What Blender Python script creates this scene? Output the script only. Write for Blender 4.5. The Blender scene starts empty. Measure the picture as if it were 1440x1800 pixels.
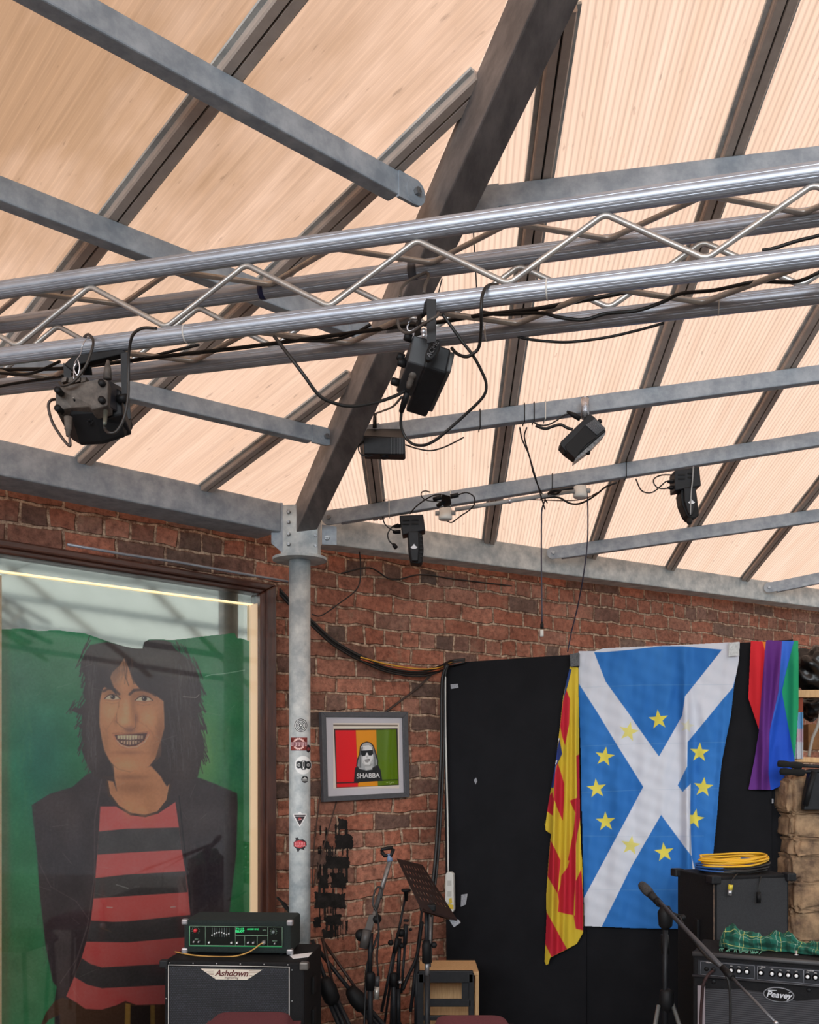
import bpy, bmesh, math, random
import numpy as np
from mathutils import Vector, Matrix, noise as mnoise

random.seed(7)
S = bpy.context.scene
COL = S.collection
F = 1700.0            # focal length in pixels of the 1440 x 1800 frame
HOR = 1340.0          # image row of the horizon (the frame is shifted upwards)
EYE = 1.5

# ------------------------------------------------------------------ camera
cam_d = bpy.data.cameras.new('camera')
cam = bpy.data.objects.new('camera', cam_d); COL.objects.link(cam)
cam.location = (0, 0, EYE); cam.rotation_euler = (math.pi/2, 0, 0)
cam_d.sensor_fit = 'HORIZONTAL'; cam_d.sensor_width = 36.0
cam_d.lens = 36.0*F/1440.0
cam_d.shift_y = (HOR-900.0)/1440.0
cam_d.clip_start = 0.05
S.camera = cam

# ------------------------------------------------------------------ world, light, exposure
W = bpy.data.worlds.new('overcast_sky'); S.world = W; W.use_nodes = True
nt = W.node_tree; nt.nodes.clear()
tc = nt.nodes.new('ShaderNodeTexCoord'); sp = nt.nodes.new('ShaderNodeSeparateXYZ')
mr = nt.nodes.new('ShaderNodeMapRange'); cr = nt.nodes.new('ShaderNodeMix'); cr.data_type = 'RGBA'
bg = nt.nodes.new('ShaderNodeBackground'); wo = nt.nodes.new('ShaderNodeOutputWorld')
nt.links.new(tc.outputs['Generated'], sp.inputs[0]); nt.links.new(sp.outputs['Z'], mr.inputs[0])
mr.inputs[1].default_value = -0.02; mr.inputs[2].default_value = 0.38
nt.links.new(mr.outputs[0], cr.inputs['Factor'])
cr.inputs['A'].default_value = (0.24, 0.25, 0.26, 1); cr.inputs['B'].default_value = (1.0, 1.02, 1.05, 1)
nt.links.new(cr.outputs['Result'], bg.inputs[0]); bg.inputs[1].default_value = 1.25
nt.links.new(bg.outputs[0], wo.inputs[0])

# broad daylight from the open side of the yard behind the photographer, low enough to come in under the roof
sd_ = bpy.data.lights.new('open_side_daylight', 'SUN'); sd_.energy = 3.8; sd_.angle = math.radians(50); sd_.color = (0.86, 0.94, 1.0)
so_ = bpy.data.objects.new('open_side_daylight', sd_); COL.objects.link(so_); so_.location = (0, -6, 5)
so_.rotation_euler = Vector((-0.22, -1.0, 0.17)).to_track_quat('Z', 'Y').to_euler()

S.view_settings.view_transform = 'Standard'; S.view_settings.look = 'None'
S.view_settings.exposure = 0.45; S.view_settings.gamma = 1.0; S.view_settings.use_curve_mapping = False
S.cycles.use_denoising = True
S.cycles.max_bounces = 7; S.cycles.diffuse_bounces = 4; S.cycles.transparent_max_bounces = 10
S.cycles.sample_clamp_indirect = 4.0

# ------------------------------------------------------------------ geometry helpers
def ray(x, y): return Vector(((x-720)/F, 1.0, (HOR-y)/F))
def P(x, y, z):
    r = ray(x, y)*z; return Vector((r.x, r.y, r.z+EYE))
class Plane:
    def __init__(s, p, n): s.p = Vector(p); s.n = Vector(n).normalized()
    def hit(s, x, y, off=0.0):
        """point of the plane, pushed off towards the room, seen at pixel x, y"""
        r = ray(x, y); o = Vector((0, 0, EYE)); q = s.p+s.n*off
        t = (q-o).dot(s.n)/r.dot(s.n)
        return o+r*t
KP = 0.002588
A_ROOF = KP*(455+33+287.3)
def roof_z(X, Y, d=0.0): return EYE+A_ROOF-d+0.147*X-0.169*Y
ROOFN = Vector((0.147, -0.169, -1)).normalized()
def rh(x, y, d=0.0):
    k = (A_ROOF-d)/((HOR-y)-0.147*(x-720)+0.169*F)
    return P(x, y, k*F)
WLD = Vector((1960, F, 0)).normalized(); WRD = Vector((2400, F, 0)).normalized()
CORNER = P(520, HOR, 4.78)
WL = Plane(CORNER, (WLD.y, -WLD.x, 0)); WR = Plane(CORNER, (WRD.y, -WRD.x, 0))
b0 = P(782, HOR, 5.02); b1 = P(1300, HOR, 4.60)
BDD = (b1-b0).normalized(); BD = Plane(b0, (BDD.y, -BDD.x, 0))
if BD.n.y > 0: BD.n = -BD.n

def catmull(pts, n=6):
    pts = [Vector(p) for p in pts]
    if len(pts) < 3: return pts
    q = [pts[0]*2-pts[1]]+pts+[pts[-1]*2-pts[-2]]; out = []
    for i in range(1, len(q)-2):
        for j in range(n):
            t = j/n; a, b, c, d = q[i-1], q[i], q[i+1], q[i+2]
            out.append(0.5*((2*b)+(c-a)*t+(2*a-5*b+4*c-d)*t*t+(3*b-a-3*c+d)*t**3))
    out.append(pts[-1]); return out

class MB:
    def __init__(s): s.v = []; s.f = []; s.sm = []; s.uv = {}
    def add(s, vs, fs, smooth=False):
        o = len(s.v); s.v += [Vector(v) for v in vs]
        for f in fs: s.f.append([i+o for i in f]); s.sm.append(smooth)
        return s
    def para(s, o, a, b, c):
        """box from a corner and its three edge vectors"""
        o, a, b, c = map(Vector, (o, a, b, c))
        if a.cross(b).dot(c) < 0: a, b = b, a
        v = [o, o+a, o+a+b, o+b, o+c, o+a+c, o+a+b+c, o+b+c]
        return s.add(v, [[3, 2, 1, 0], [4, 5, 6, 7], [0, 1, 5, 4], [1, 2, 6, 5], [2, 3, 7, 6], [3, 0, 4, 7]])
    def box(s, c, sz, M=None):
        M = M or Matrix.Identity(3); c = Vector(c)
        a, b, d = [M @ Vector(q) for q in ((sz[0], 0, 0), (0, sz[1], 0), (0, 0, sz[2]))]
        return s.para(c-(a+b+d)/2, a, b, d)
    def prism(s, poly, vec):
        n = len(poly); vec = Vector(vec); poly = [Vector(p) for p in poly]
        nn = Vector((0, 0, 0))
        for i in range(n): nn += (poly[i]-poly[0]).cross(poly[(i+1) % n]-poly[0])
        if nn.dot(vec) > 0: poly = poly[::-1]
        v = poly+[p+vec for p in poly]
        fs = [list(range(n)), [n+i for i in range(n)][::-1]]
        fs += [[i, i+n, (i+1) % n+n, (i+1) % n] for i in range(n)]
        return s.add(v, fs)
    def tube(s, pts, r, n=8, caps=True, smooth=True):
        pts = [Vector(p) for p in pts]; L = len(pts)
        rr = r if isinstance(r, (list, tuple)) else [r]*L
        t0 = (pts[1]-pts[0]).normalized()
        ref = Vector((0, 0, 1)) if abs(t0.z) < 0.9 else Vector((1, 0, 0))
        u = t0.cross(ref).normalized(); vs = []
        for i, p in enumerate(pts):
            t = (pts[min(i+1, L-1)]-pts[max(i-1, 0)])
            t = t.normalized() if t.length > 1e-9 else t0
            u = (u-t*u.dot(t)).normalized(); w = t.cross(u)
            for k in range(n):
                a = 2*math.pi*k/n; vs.append(p+(u*math.cos(a)+w*math.sin(a))*rr[i])
        fs = [[i*n+k, i*n+(k+1) % n, (i+1)*n+(k+1) % n, (i+1)*n+k] for i in range(L-1) for k in range(n)]
        s.add(vs, fs, smooth)
        if caps:
            o = len(s.v)-len(vs)
            s.f += [[o+k for k in range(n)][::-1], [o+(L-1)*n+k for k in range(n)]]; s.sm += [False, False]
        return s
    def cyl(s, a, b, r, r2=None, n=20): return s.tube([a, b], [r, r if r2 is None else r2], n)
    def lathe(s, o, ax, prof, n=24, smooth=True, a0=0.0):
        """prof: (distance along the axis, radius)"""
        ax = Vector(ax).normalized(); o = Vector(o)
        ref = Vector((0, 0, 1)) if abs(ax.z) < 0.9 else Vector((1, 0, 0))
        u = ax.cross(ref).normalized(); w = ax.cross(u); vs = []
        for h, r in prof:
            for k in range(n):
                a = a0+2*math.pi*k/n; vs.append(o+ax*h+(u*math.cos(a)+w*math.sin(a))*max(r, 1e-4))
        L = len(prof)
        fs = [[i*n+k, i*n+(k+1) % n, (i+1)*n+(k+1) % n, (i+1)*n+k] for i in range(L-1) for k in range(n)]
        fs += [[k for k in range(n)][::-1], [(L-1)*n+k for k in range(n)]]
        return s.add(vs, fs, smooth)
    def ball(s, c, r, n=12, sc=(1, 1, 1)):
        c = Vector(c); vs = []; m = n//2
        for i in range(m+1):
            t = math.pi*i/m
            for k in range(n):
                a = 2*math.pi*k/n
                vs.append(c+Vector((r*sc[0]*math.sin(t)*math.cos(a), r*sc[1]*math.sin(t)*math.sin(a), r*sc[2]*math.cos(t))))
        fs = [[i*n+k, (i+1)*n+k, (i+1)*n+(k+1) % n, i*n+(k+1) % n] for i in range(m) for k in range(n)]
        return s.add(vs, fs, True)
    def build(s, name, mat, parent=None, bevel=0.0, uvf=None, origin=None):
        if parent is not None: o = Vector(parent['_o'])
        elif origin is not None: o = Vector(origin)
        else:
            xs = [v.x for v in s.v]; ys = [v.y for v in s.v]; zs = [v.z for v in s.v]
            o = Vector(((min(xs)+max(xs))/2, (min(ys)+max(ys))/2, min(zs)))
        me = bpy.data.meshes.new(name)
        me.from_pydata([v-o for v in s.v], [], s.f)
        me.polygons.foreach_set('use_smooth', s.sm)
        if uvf:
            ul = me.uv_layers.new(name='UVMap')
            for lp in me.loops: ul.data[lp.index].uv = uvf(s.v[lp.vertex_index])
        me.materials.append(mat); me.update()
        ob = bpy.data.objects.new(name, me); COL.objects.link(ob)
        if parent is not None: ob.parent = parent
        else: ob.location = o
        ob['_o'] = tuple(o)
        if bevel:
            m = ob.modifiers.new('bevel', 'BEVEL'); m.width = bevel; m.segments = 2; m.limit_method = 'ANGLE'
        return ob

def tag(o, label, cat, group=None):
    o['label'] = label; o['category'] = cat
    if group: o['group'] = group
    return o
def struct(o): o['kind'] = 'structure'; return o
def thing(name, label, cat, loc, group=None):
    o = bpy.data.objects.new(name, None); COL.objects.link(o)
    o.location = loc; o['_o'] = tuple(loc); o.empty_display_size = 0.1
    return tag(o, label, cat, group)

def lin(c):
    return tuple(((v/255)/12.92 if v/255 <= 0.04045 else ((v/255+0.055)/1.055)**2.4) for v in c)
def mat(name, rgb, rough=0.6, metal=0.0, rgb2=None, scale=20.0, bump=0.0, spec=0.5, stretch=None, coat=0.0, detail=6, bscale=None):
    m = bpy.data.materials.new(name); m.use_nodes = True; t = m.node_tree
    b = t.nodes['Principled BSDF']; c = lin(rgb)
    b.inputs['Base Color'].default_value = (*c, 1); b.inputs['Roughness'].default_value = rough
    b.inputs['Metallic'].default_value = metal; b.inputs['Specular IOR Level'].default_value = spec
    b.inputs['Coat Weight'].default_value = coat
    if rgb2 or bump:
        tcn = t.nodes.new('ShaderNodeTexCoord'); mp = t.nodes.new('ShaderNodeMapping')
        t.links.new(tcn.outputs['Object'], mp.inputs[0])
        if stretch: mp.inputs['Scale'].default_value = stretch
        n = t.nodes.new('ShaderNodeTexNoise'); n.inputs['Scale'].default_value = scale; n.inputs['Detail'].default_value = detail
        n.inputs['Roughness'].default_value = 0.65
        t.links.new(mp.outputs[0], n.inputs['Vector'])
        if rgb2:
            r = t.nodes.new('ShaderNodeValToRGB'); r.color_ramp.elements[0].position = 0.36; r.color_ramp.elements[1].position = 0.66
            r.color_ramp.elements[0].color = (*c, 1); r.color_ramp.elements[1].color = (*lin(rgb2), 1)
            t.links.new(n.outputs['Fac'], r.inputs[0]); t.links.new(r.outputs[0], b.inputs['Base Color'])
        if bump:
            n2 = n
            if bscale:
                n2 = t.nodes.new('ShaderNodeTexNoise'); n2.inputs['Scale'].default_value = bscale; t.links.new(mp.outputs[0], n2.inputs['Vector'])
            bp = t.nodes.new('ShaderNodeBump'); bp.inputs['Strength'].default_value = bump; bp.inputs['Distance'].default_value = 0.01
            t.links.new(n2.outputs['Fac'], bp.inputs['Height']); t.links.new(bp.outputs[0], b.inputs['Normal'])
    return m
def paint_mat(name, rough=0.6, sheen=0.0, bump=0.0, bscale=300):
    m = bpy.data.materials.new(name); m.use_nodes = True; t = m.node_tree; b = t.nodes['Principled BSDF']
    a = t.nodes.new('ShaderNodeAttribute'); a.attribute_name = 'Col'
    t.links.new(a.outputs['Color'], b.inputs['Base Color']); b.inputs['Roughness'].default_value = rough
    b.inputs['Specular IOR Level'].default_value = 0.3
    if bump:
        tcn = t.nodes.new('ShaderNodeTexCoord')
        n = t.nodes.new('ShaderNodeTexNoise'); n.inputs['Scale'].default_value = bscale; t.links.new(tcn.outputs['Object'], n.inputs['Vector'])
        bp = t.nodes.new('ShaderNodeBump'); bp.inputs['Strength'].default_value = bump; bp.inputs['Distance'].default_value = 0.002
        t.links.new(n.outputs['Fac'], bp.inputs['Height']); t.links.new(bp.outputs[0], b.inputs['Normal'])
    return m

# ------------------------------------------------------------------ materials
GALV = mat('galvanised_steel', (132, 142, 152), 0.6, 0.12, (166, 174, 182), 18, 0.05, bscale=60, detail=9)
GALVL = mat('galvanised_steel_pale', (156, 164, 168), 0.6, 0.1, (206, 210, 208), 14, 0.12, bscale=40, detail=10)
HIPM = mat('galvanised_steel_dull', (88, 84, 84), 0.6, 0.1, (124, 118, 116), 18, 0.1, stretch=(1, 0.25, 1))
BOLT = mat('bolt_steel', (120, 122, 124), 0.4, 0.7, (160, 160, 160), 60)
BARM = mat('glazing_bar_brown', (176, 162, 152), 0.6, 0.0, (190, 176, 166), 25)
BARG = mat('glazing_bar_gasket', (26, 24, 24), 0.8)
ALU = mat('truss_aluminium', (150, 154, 164), 0.36, 0.5, (172, 176, 184), 6, 0.04, stretch=(0.3, 6, 6))
ALUB = mat('truss_brace_aluminium', (165, 162, 160), 0.38, 0.65, (196, 190, 182), 20)
BLK = mat('black_powder_coat', (24, 25, 28), 0.5, 0.0, (33, 34, 37), 40, spec=0.28)
BLKM = mat('black_matt_plastic', (15, 15, 17), 0.6, spec=0.3)
CAB = mat('black_cable_rubber', (20, 19, 19), 0.5)
DUST = mat('dusty_black_plastic', (66, 60, 56), 0.7, 0, (104, 95, 88), 30, 0.1)
WHITEP = mat('white_plastic', (214, 214, 208), 0.45)
GREYP = mat('grey_plastic_conduit', (150, 152, 152), 0.5)
CHROME = mat('chrome', (200, 200, 205), 0.28, 0.8)
WOODD = mat('dark_stained_wood', (56, 30, 22), 0.35, 0, (88, 50, 36), 30, 0.15, stretch=(1, 1, 0.12), coat=0.3)
WOODH = mat('dark_stained_wood_rail', (56, 32, 25), 0.35, 0, (92, 56, 44), 30, 0.15, stretch=(0.12, 0.12, 1), coat=0.3)
GOLD = mat('gilt_slip', (240, 206, 160), 0.4, 0.1, (255, 232, 196), 40)
BLACKP = mat('black_painted_board', (14, 14, 18), 0.7, 0, (20, 20, 24), 7, 0.05, spec=0.15)
TOLEX = mat('black_tolex', (16, 16, 18), 0.7, 0, (24, 23, 25), 120, 0.3, bscale=500, spec=0.25)
CARPET = mat('dark_green_black_carpet', (24, 34, 33), 0.95, 0, (38, 50, 48), 200, 0.5, bscale=700)
BURG = mat('burgundy_upholstery', (88, 36, 46), 0.9, 0, (112, 52, 60), 260, 0.5, bscale=600)
PINE = mat('pale_pine', (196, 154, 106), 0.6, 0, (216, 178, 130), 22, 0.06, stretch=(6, 6, 0.5))
FLOORM = mat('stage_floor', (112, 106, 100), 0.8, 0, (132, 126, 120), 6, 0.1)
MIRROR = mat('silvered_mirror', (200, 208, 200), 0.06, 1.0)
STONE = mat('sandstone', (92, 72, 58), 0.9, 0, (178, 146, 112), 9, 1.0, bscale=30, detail=9)
# ------------------------------------------------------------------ node materials for walls and roof
def brick_material(name):
    m = bpy.data.materials.new(name); m.use_nodes = True; t = m.node_tree; N = t.nodes.new; L = t.links.new
    b = t.nodes['Principled BSDF']; b.inputs['Roughness'].default_value = 0.9; b.inputs['Specular IOR Level'].default_value = 0.2
    uv = N('ShaderNodeUVMap')
    n0 = N('ShaderNodeTexNoise'); n0.inputs['Scale'].default_value = 6.5; n0.inputs['Detail'].default_value = 4; L(uv.outputs[0], n0.inputs['Vector'])
    sub = N('ShaderNodeVectorMath'); sub.operation = 'SUBTRACT'; sub.inputs[1].default_value = (0.5, 0.5, 0.5); L(n0.outputs['Color'], sub.inputs[0])
    sc = N('ShaderNodeVectorMath'); sc.operation = 'SCALE'; sc.inputs['Scale'].default_value = 0.045; L(sub.outputs[0], sc.inputs[0])
    ad_ = N('ShaderNodeVectorMath'); ad_.operation = 'ADD'; L(uv.outputs[0], ad_.inputs[0]); L(sc.outputs[0], ad_.inputs[1])
    br = N('ShaderNodeTexBrick'); br.inputs['Scale'].default_value = 1.0
    br.inputs['Brick Width'].default_value = 0.232; br.inputs['Row Height'].default_value = 0.088
    br.inputs['Mortar Size'].default_value = 0.0085; br.inputs['Mortar Smooth'].default_value = 0.5
    br.offset = 0.5; br.offset_frequency = 2; br.squash = 0.5; br.squash_frequency = 4
    br.inputs['Color1'].default_value = (0, 0, 0, 1); br.inputs['Color2'].default_value = (1, 1, 1, 1); br.inputs['Mortar'].default_value = (0.5, 0.5, 0.5, 1)
    L(ad_.outputs[0], br.inputs['Vector'])
    ramp = N('ShaderNodeValToRGB'); e = ramp.color_ramp.elements
    stops = [(0.0, (108, 92, 85)), (0.12, (144, 110, 98)), (0.28, (174, 116, 96)), (0.5, (194, 126, 103)), (0.66, (168, 118, 100)), (0.84, (200, 138, 116)), (1.0, (128, 110, 101))]
    e[0].position, e[0].color = 0.0, (*lin(stops[0][1]), 1); e[1].position, e[1].color = 1.0, (*lin(stops[-1][1]), 1)
    for p_, c_ in stops[1:-1]:
        q = e.new(p_); q.color = (*lin(c_), 1)
    L(br.outputs['Color'], ramp.inputs[0])
    # surface soot and wear over the bricks
    n1 = N('ShaderNodeTexNoise'); n1.inputs['Scale'].default_value = 30; n1.inputs['Detail'].default_value = 8; n1.inputs['Roughness'].default_value = 0.72; L(uv.outputs[0], n1.inputs['Vector'])
    r1 = N('ShaderNodeValToRGB'); r1.color_ramp.elements[0].position = 0.34; r1.color_ramp.elements[0].color = (0.36, 0.34, 0.33, 1)
    r1.color_ramp.elements[1].position = 0.62; r1.color_ramp.elements[1].color = (1.15, 1.1, 1.05, 1); L(n1.outputs['Fac'], r1.inputs[0])
    mul = N('ShaderNodeMix'); mul.data_type = 'RGBA'; mul.blend_type = 'MULTIPLY'; mul.inputs['Factor'].default_value = 0.85
    L(ramp.outputs[0], mul.inputs['A']); L(r1.outputs[0], mul.inputs['B'])
    n3 = N('ShaderNodeTexNoise'); n3.inputs['Scale'].default_value = 3.0; n3.inputs['Detail'].default_value = 5; L(uv.outputs[0], n3.inputs['Vector'])
    r3 = N('ShaderNodeValToRGB'); r3.color_ramp.elements[0].position = 0.35; r3.color_ramp.elements[0].color = (0.72, 0.68, 0.66, 1)
    r3.color_ramp.elements[1].position = 0.6; r3.color_ramp.elements[1].color = (1.05, 1.05, 1.05, 1); L(n3.outputs['Fac'], r3.inputs[0])
    mu2 = N('ShaderNodeMix'); mu2.data_type = 'RGBA'; mu2.blend_type = 'MULTIPLY'; mu2.inputs['Factor'].default_value = 1.0
    L(mul.outputs['Result'], mu2.inputs['A']); L(r3.outputs[0], mu2.inputs['B'])
    # mortar
    mo = N('ShaderNodeValToRGB'); mo.color_ramp.elements[0].position = 0.42; mo.color_ramp.elements[0].color = (*lin((120, 88, 72)), 1)
    mo.color_ramp.elements[1].position = 0.6; mo.color_ramp.elements[1].color = (*lin((212, 184, 158)), 1); L(n1.outputs['Fac'], mo.inputs[0])
    n5 = N('ShaderNodeTexNoise'); n5.inputs['Scale'].default_value = 9; n5.inputs['Detail'].default_value = 9; n5.inputs['Roughness'].default_value = 0.75; L(uv.outputs[0], n5.inputs['Vector'])
    s5 = N('ShaderNodeMapRange'); s5.inputs[1].default_value = 0.56; s5.inputs[2].default_value = 0.70; s5.inputs[3].default_value = 0; s5.inputs[4].default_value = 0.6; L(n5.outputs['Fac'], s5.inputs[0])
    sm = N('ShaderNodeMix'); sm.data_type = 'RGBA'; sm.inputs['B'].default_value = (*lin((150, 128, 108)), 1); L(s5.outputs[0], sm.inputs['Factor']); L(mu2.outputs['Result'], sm.inputs['A'])
    s6 = N('ShaderNodeMapRange'); s6.inputs[1].default_value = 0.30; s6.inputs[2].default_value = 0.44; s6.inputs[3].default_value = 0.75; s6.inputs[4].default_value = 0; L(n5.outputs['Fac'], s6.inputs[0])
    sd = N('ShaderNodeMix'); sd.data_type = 'RGBA'; sd.inputs['B'].default_value = (*lin((62, 46, 40)), 1); L(s6.outputs[0], sd.inputs['Factor']); L(sm.outputs['Result'], sd.inputs['A']); mu2 = sd
    mx = N('ShaderNodeMix'); mx.data_type = 'RGBA'; L(br.outputs['Fac'], mx.inputs['Factor']); L(mu2.outputs['Result'], mx.inputs['A']); L(mo.outputs[0], mx.inputs['B'])
    L(mx.outputs['Result'], b.inputs['Base Color'])
    h = N('ShaderNodeMath'); h.operation = 'MULTIPLY'; h.inputs[1].default_value = -1.3; L(br.outputs['Fac'], h.inputs[0])
    h2 = N('ShaderNodeMath'); h2.operation = 'ADD'; L(h.outputs[0], h2.inputs[0]); L(n1.outputs['Fac'], h2.inputs[1])
    bp = N('ShaderNodeBump'); bp.inputs['Strength'].default_value = 0.9; bp.inputs['Distance'].default_value = 0.012
    L(h2.outputs[0], bp.inputs['Height']); L(bp.outputs[0], b.inputs['Normal'])
    return m
BRICK = brick_material('old_red_brick')

def poly_material(name, tint, tint2, rib, rib_dark, dirt=None, width=0.25, streak=0.9):
    """twin-wall polycarbonate: diffuse daylight through ribs running along v"""
    m = bpy.data.materials.new(name); m.use_nodes = True; t = m.node_tree; N = t.nodes.new; L = t.links.new
    t.nodes.clear(); out = N('ShaderNodeOutputMaterial'); tr = N('ShaderNodeBsdfTranslucent'); gl = N('ShaderNodeBsdfGlossy')
    gl.inputs['Roughness'].default_value = 0.3; mixs = N('ShaderNodeMixShader'); mixs.inputs[0].default_value = 0.03
    L(tr.outputs[0], mixs.inputs[1]); L(gl.outputs[0], mixs.inputs[2]); L(mixs.outputs[0], out.inputs[0])
    uv = N('ShaderNodeUVMap'); sp = N('ShaderNodeSeparateXYZ'); L(uv.outputs[0], sp.inputs[0])
    mp = N('ShaderNodeMapping'); mp.inputs['Scale'].default_value = (9, 0.7, 1); L(uv.outputs[0], mp.inputs[0])
    n1 = N('ShaderNodeTexNoise'); n1.inputs['Scale'].default_value = 1.6; n1.inputs['Detail'].default_value = 6; L(mp.outputs[0], n1.inputs['Vector'])
    c1 = N('ShaderNodeValToRGB'); c1.color_ramp.elements[0].position = 0.3; c1.color_ramp.elements[0].color = (*tint2, 1)
    c1.color_ramp.elements[1].position = 0.66; c1.color_ramp.elements[1].color = (*tint, 1); L(n1.outputs['Fac'], c1.inputs[0])
    d = N('ShaderNodeMath'); d.operation = 'DIVIDE'; d.inputs[1].default_value = rib; L(sp.outputs['X'], d.inputs[0])
    fr = N('ShaderNodeMath'); fr.operation = 'FRACT'; L(d.outputs[0], fr.inputs[0])
    pp = N('ShaderNodeMath'); pp.operation = 'PINGPONG'; pp.inputs[1].default_value = 0.5; L(fr.outputs[0], pp.inputs[0])
    rr = N('ShaderNodeMapRange'); rr.inputs[1].default_value = 0.0; rr.inputs[2].default_value = width; rr.inputs[3].default_value = rib_dark; rr.inputs[4].default_value = 1.0
    L(pp.outputs[0], rr.inputs[0])
    mu = N('ShaderNodeVectorMath'); mu.operation = 'SCALE'; L(c1.outputs[0], mu.inputs[0]); L(rr.outputs[0], mu.inputs['Scale'])
    # specks of grime that hang in the flutes
    mp2 = N('ShaderNodeMapping'); mp2.inputs['Scale'].default_value = (60, 14, 1); L(uv.outputs[0], mp2.inputs[0])
    n2 = N('ShaderNodeTexNoise'); n2.inputs['Scale'].default_value = 1.0; n2.inputs['Detail'].default_value = 3; L(mp2.outputs[0], n2.inputs['Vector'])
    s2 = N('ShaderNodeMapRange'); s2.inputs[1].default_value = 0.66; s2.inputs[2].default_value = 0.74; s2.inputs[3].default_value = 1.0; s2.inputs[4].default_value = 0.72; L(n2.outputs['Fac'], s2.inputs[0])
    mu2 = N('ShaderNodeVectorMath'); mu2.operation = 'SCALE'; L(mu.outputs[0], mu2.inputs[0]); L(s2.outputs[0], mu2.inputs['Scale'])
    mp4 = N('ShaderNodeMapping'); mp4.inputs['Scale'].default_value = (70, 1.6, 1); L(uv.outputs[0], mp4.inputs[0])
    n4 = N('ShaderNodeTexNoise'); n4.inputs['Scale'].default_value = 1.0; n4.inputs['Detail'].default_value = 5; n4.inputs['Roughness'].default_value = 0.7; L(mp4.outputs[0], n4.inputs['Vector'])
    s4 = N('ShaderNodeMapRange'); s4.inputs[1].default_value = 0.34; s4.inputs[2].default_value = 0.62; s4.inputs[3].default_value = streak; s4.inputs[4].default_value = 1.04; L(n4.outputs['Fac'], s4.inputs[0])
    mu3 = N('ShaderNodeVectorMath'); mu3.operation = 'SCALE'; L(mu2.outputs[0], mu3.inputs[0]); L(s4.outputs[0], mu3.inputs['Scale'])
    res = mu3.outputs[0]
    if dirt:
        # leaf dirt gathered on one corner of the sheets: centre and radius in uv
        cx, cy, r0, r1 = dirt
        vs = N('ShaderNodeVectorMath'); vs.operation = 'DISTANCE'; vs.inputs[1].default_value = (cx, cy, 0); L(uv.outputs[0], vs.inputs[0])
        n3 = N('ShaderNodeTexNoise'); n3.inputs['Scale'].default_value = 4; n3.inputs['Detail'].default_value = 7
        mp3 = N('ShaderNodeMapping'); mp3.inputs['Scale'].default_value = (3, 1, 1); L(uv.outputs[0], mp3.inputs[0]); L(mp3.outputs[0], n3.inputs['Vector'])
        w = N('ShaderNodeMath'); w.operation = 'MULTIPLY_ADD'; w.inputs[1].default_value = 1.1; L(n3.outputs['Fac'], w.inputs[0]); L(vs.outputs['Value'], w.inputs[2])
        mr_ = N('ShaderNodeMapRange'); mr_.inputs[1].default_value = r0; mr_.inputs[2].default_value = r1; mr_.inputs[3].default_value = 1; mr_.inputs[4].default_value = 0; L(w.outputs[0], mr_.inputs[0])
        dm = N('ShaderNodeMix'); dm.data_type = 'RGBA'; dm.blend_type = 'MULTIPLY'; L(mr_.outputs[0], dm.inputs['Factor']); L(res, dm.inputs['A']); dm.inputs['B'].default_value = (0.60, 0.54, 0.44, 1)
        res = dm.outputs['Result']
    L(res, tr.inputs['Color'])
    return m

# ------------------------------------------------------------------ structure
def wall(name, d, n0, n1_, extra_top=0.0):
    p0 = CORNER+d*n0; p1 = CORNER+d*n1_; mb = MB()
    def top(p): return roof_z(p.x, p.y)+extra_top
    nrm = WL.n if d is WLD else WR.n
    a, b = Vector((p0.x, p0.y, 0)), Vector((p1.x, p1.y, 0))
    mb.prism([a, b, Vector((b.x, b.y, top(p1))), Vector((a.x, a.y, top(p0)))], -nrm*0.22)
    return struct(mb.build(name, BRICK, uvf=lambda v: (((v-CORNER).dot(d)), v.z), origin=(CORNER.x, CORNER.y, 0)))
wall('wall_left', WLD, -4.6, 0.0)
wall('wall_right', WRD, 0.0, 5.2)
struct(MB().box((1, -2.75, 1.05), (12, 0.2, 2.1)).build('wall_light_block', mat('dark_light_block', (92, 84, 80), 0.9), origin=(1, -2.75, 0)))  # unseen wall added behind the camera to block low daylight
struct(MB().box((0, 2.5, -0.03), (14, 13, 0.06)).build('floor', FLOORM, origin=(0, 2.5, 0)))

H0 = rh(519, 885); HD = Vector((-547, F, 0)).normalized()         # foot of the hip and the way it runs down
EL = Vector((1954, F, 0)).normalized(); ER = Vector((2425, F, 0)).normalized()
def on_roof(p, d=0.0): return Vector((p.x, p.y, roof_z(p.x, p.y, d)))
BLD = Vector((-1690, F, 0)).normalized(); BRD = Vector((70, F, 0)).normalized()  # plan direction of the glazing bars
outL = Vector((-EL.y, EL.x, 0)); outR = Vector((-ER.y, ER.x, 0))
H0x = H0+HD*0.75; Hn = H0-HD*7.2
def uvL(v):
    q = v-H0; a = Vector((BLD.y, -BLD.x, 0)); return (q.dot(a), q.dot(BLD))
def uvR(v):
    q = v-H0; a = Vector((BRD.y, -BRD.x, 0)); return (q.dot(a), q.dot(BRD))
_d = uvL(rh(40, 120))
POLYL = poly_material('peach_polycarbonate_fine', (0.60, 0.395, 0.285), (0.54, 0.345, 0.24), 0.0125, 1.10, dirt=(_d[0], _d[1], 0.75, 1.6), width=0.12, streak=0.86)
POLYR = poly_material('peach_polycarbonate_broad', (0.68, 0.465, 0.35), (0.62, 0.41, 0.295), 0.0175, 0.74, width=0.3)
POLYW = poly_material('clear_polycarbonate', (0.62, 0.62, 0.58), (0.5, 0.5, 0.47), 0.018, 0.8)
CLEAR = bpy.data.materials.new('clear_outer_skin'); CLEAR.use_nodes = True; CLEAR.node_tree.nodes.clear()
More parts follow.
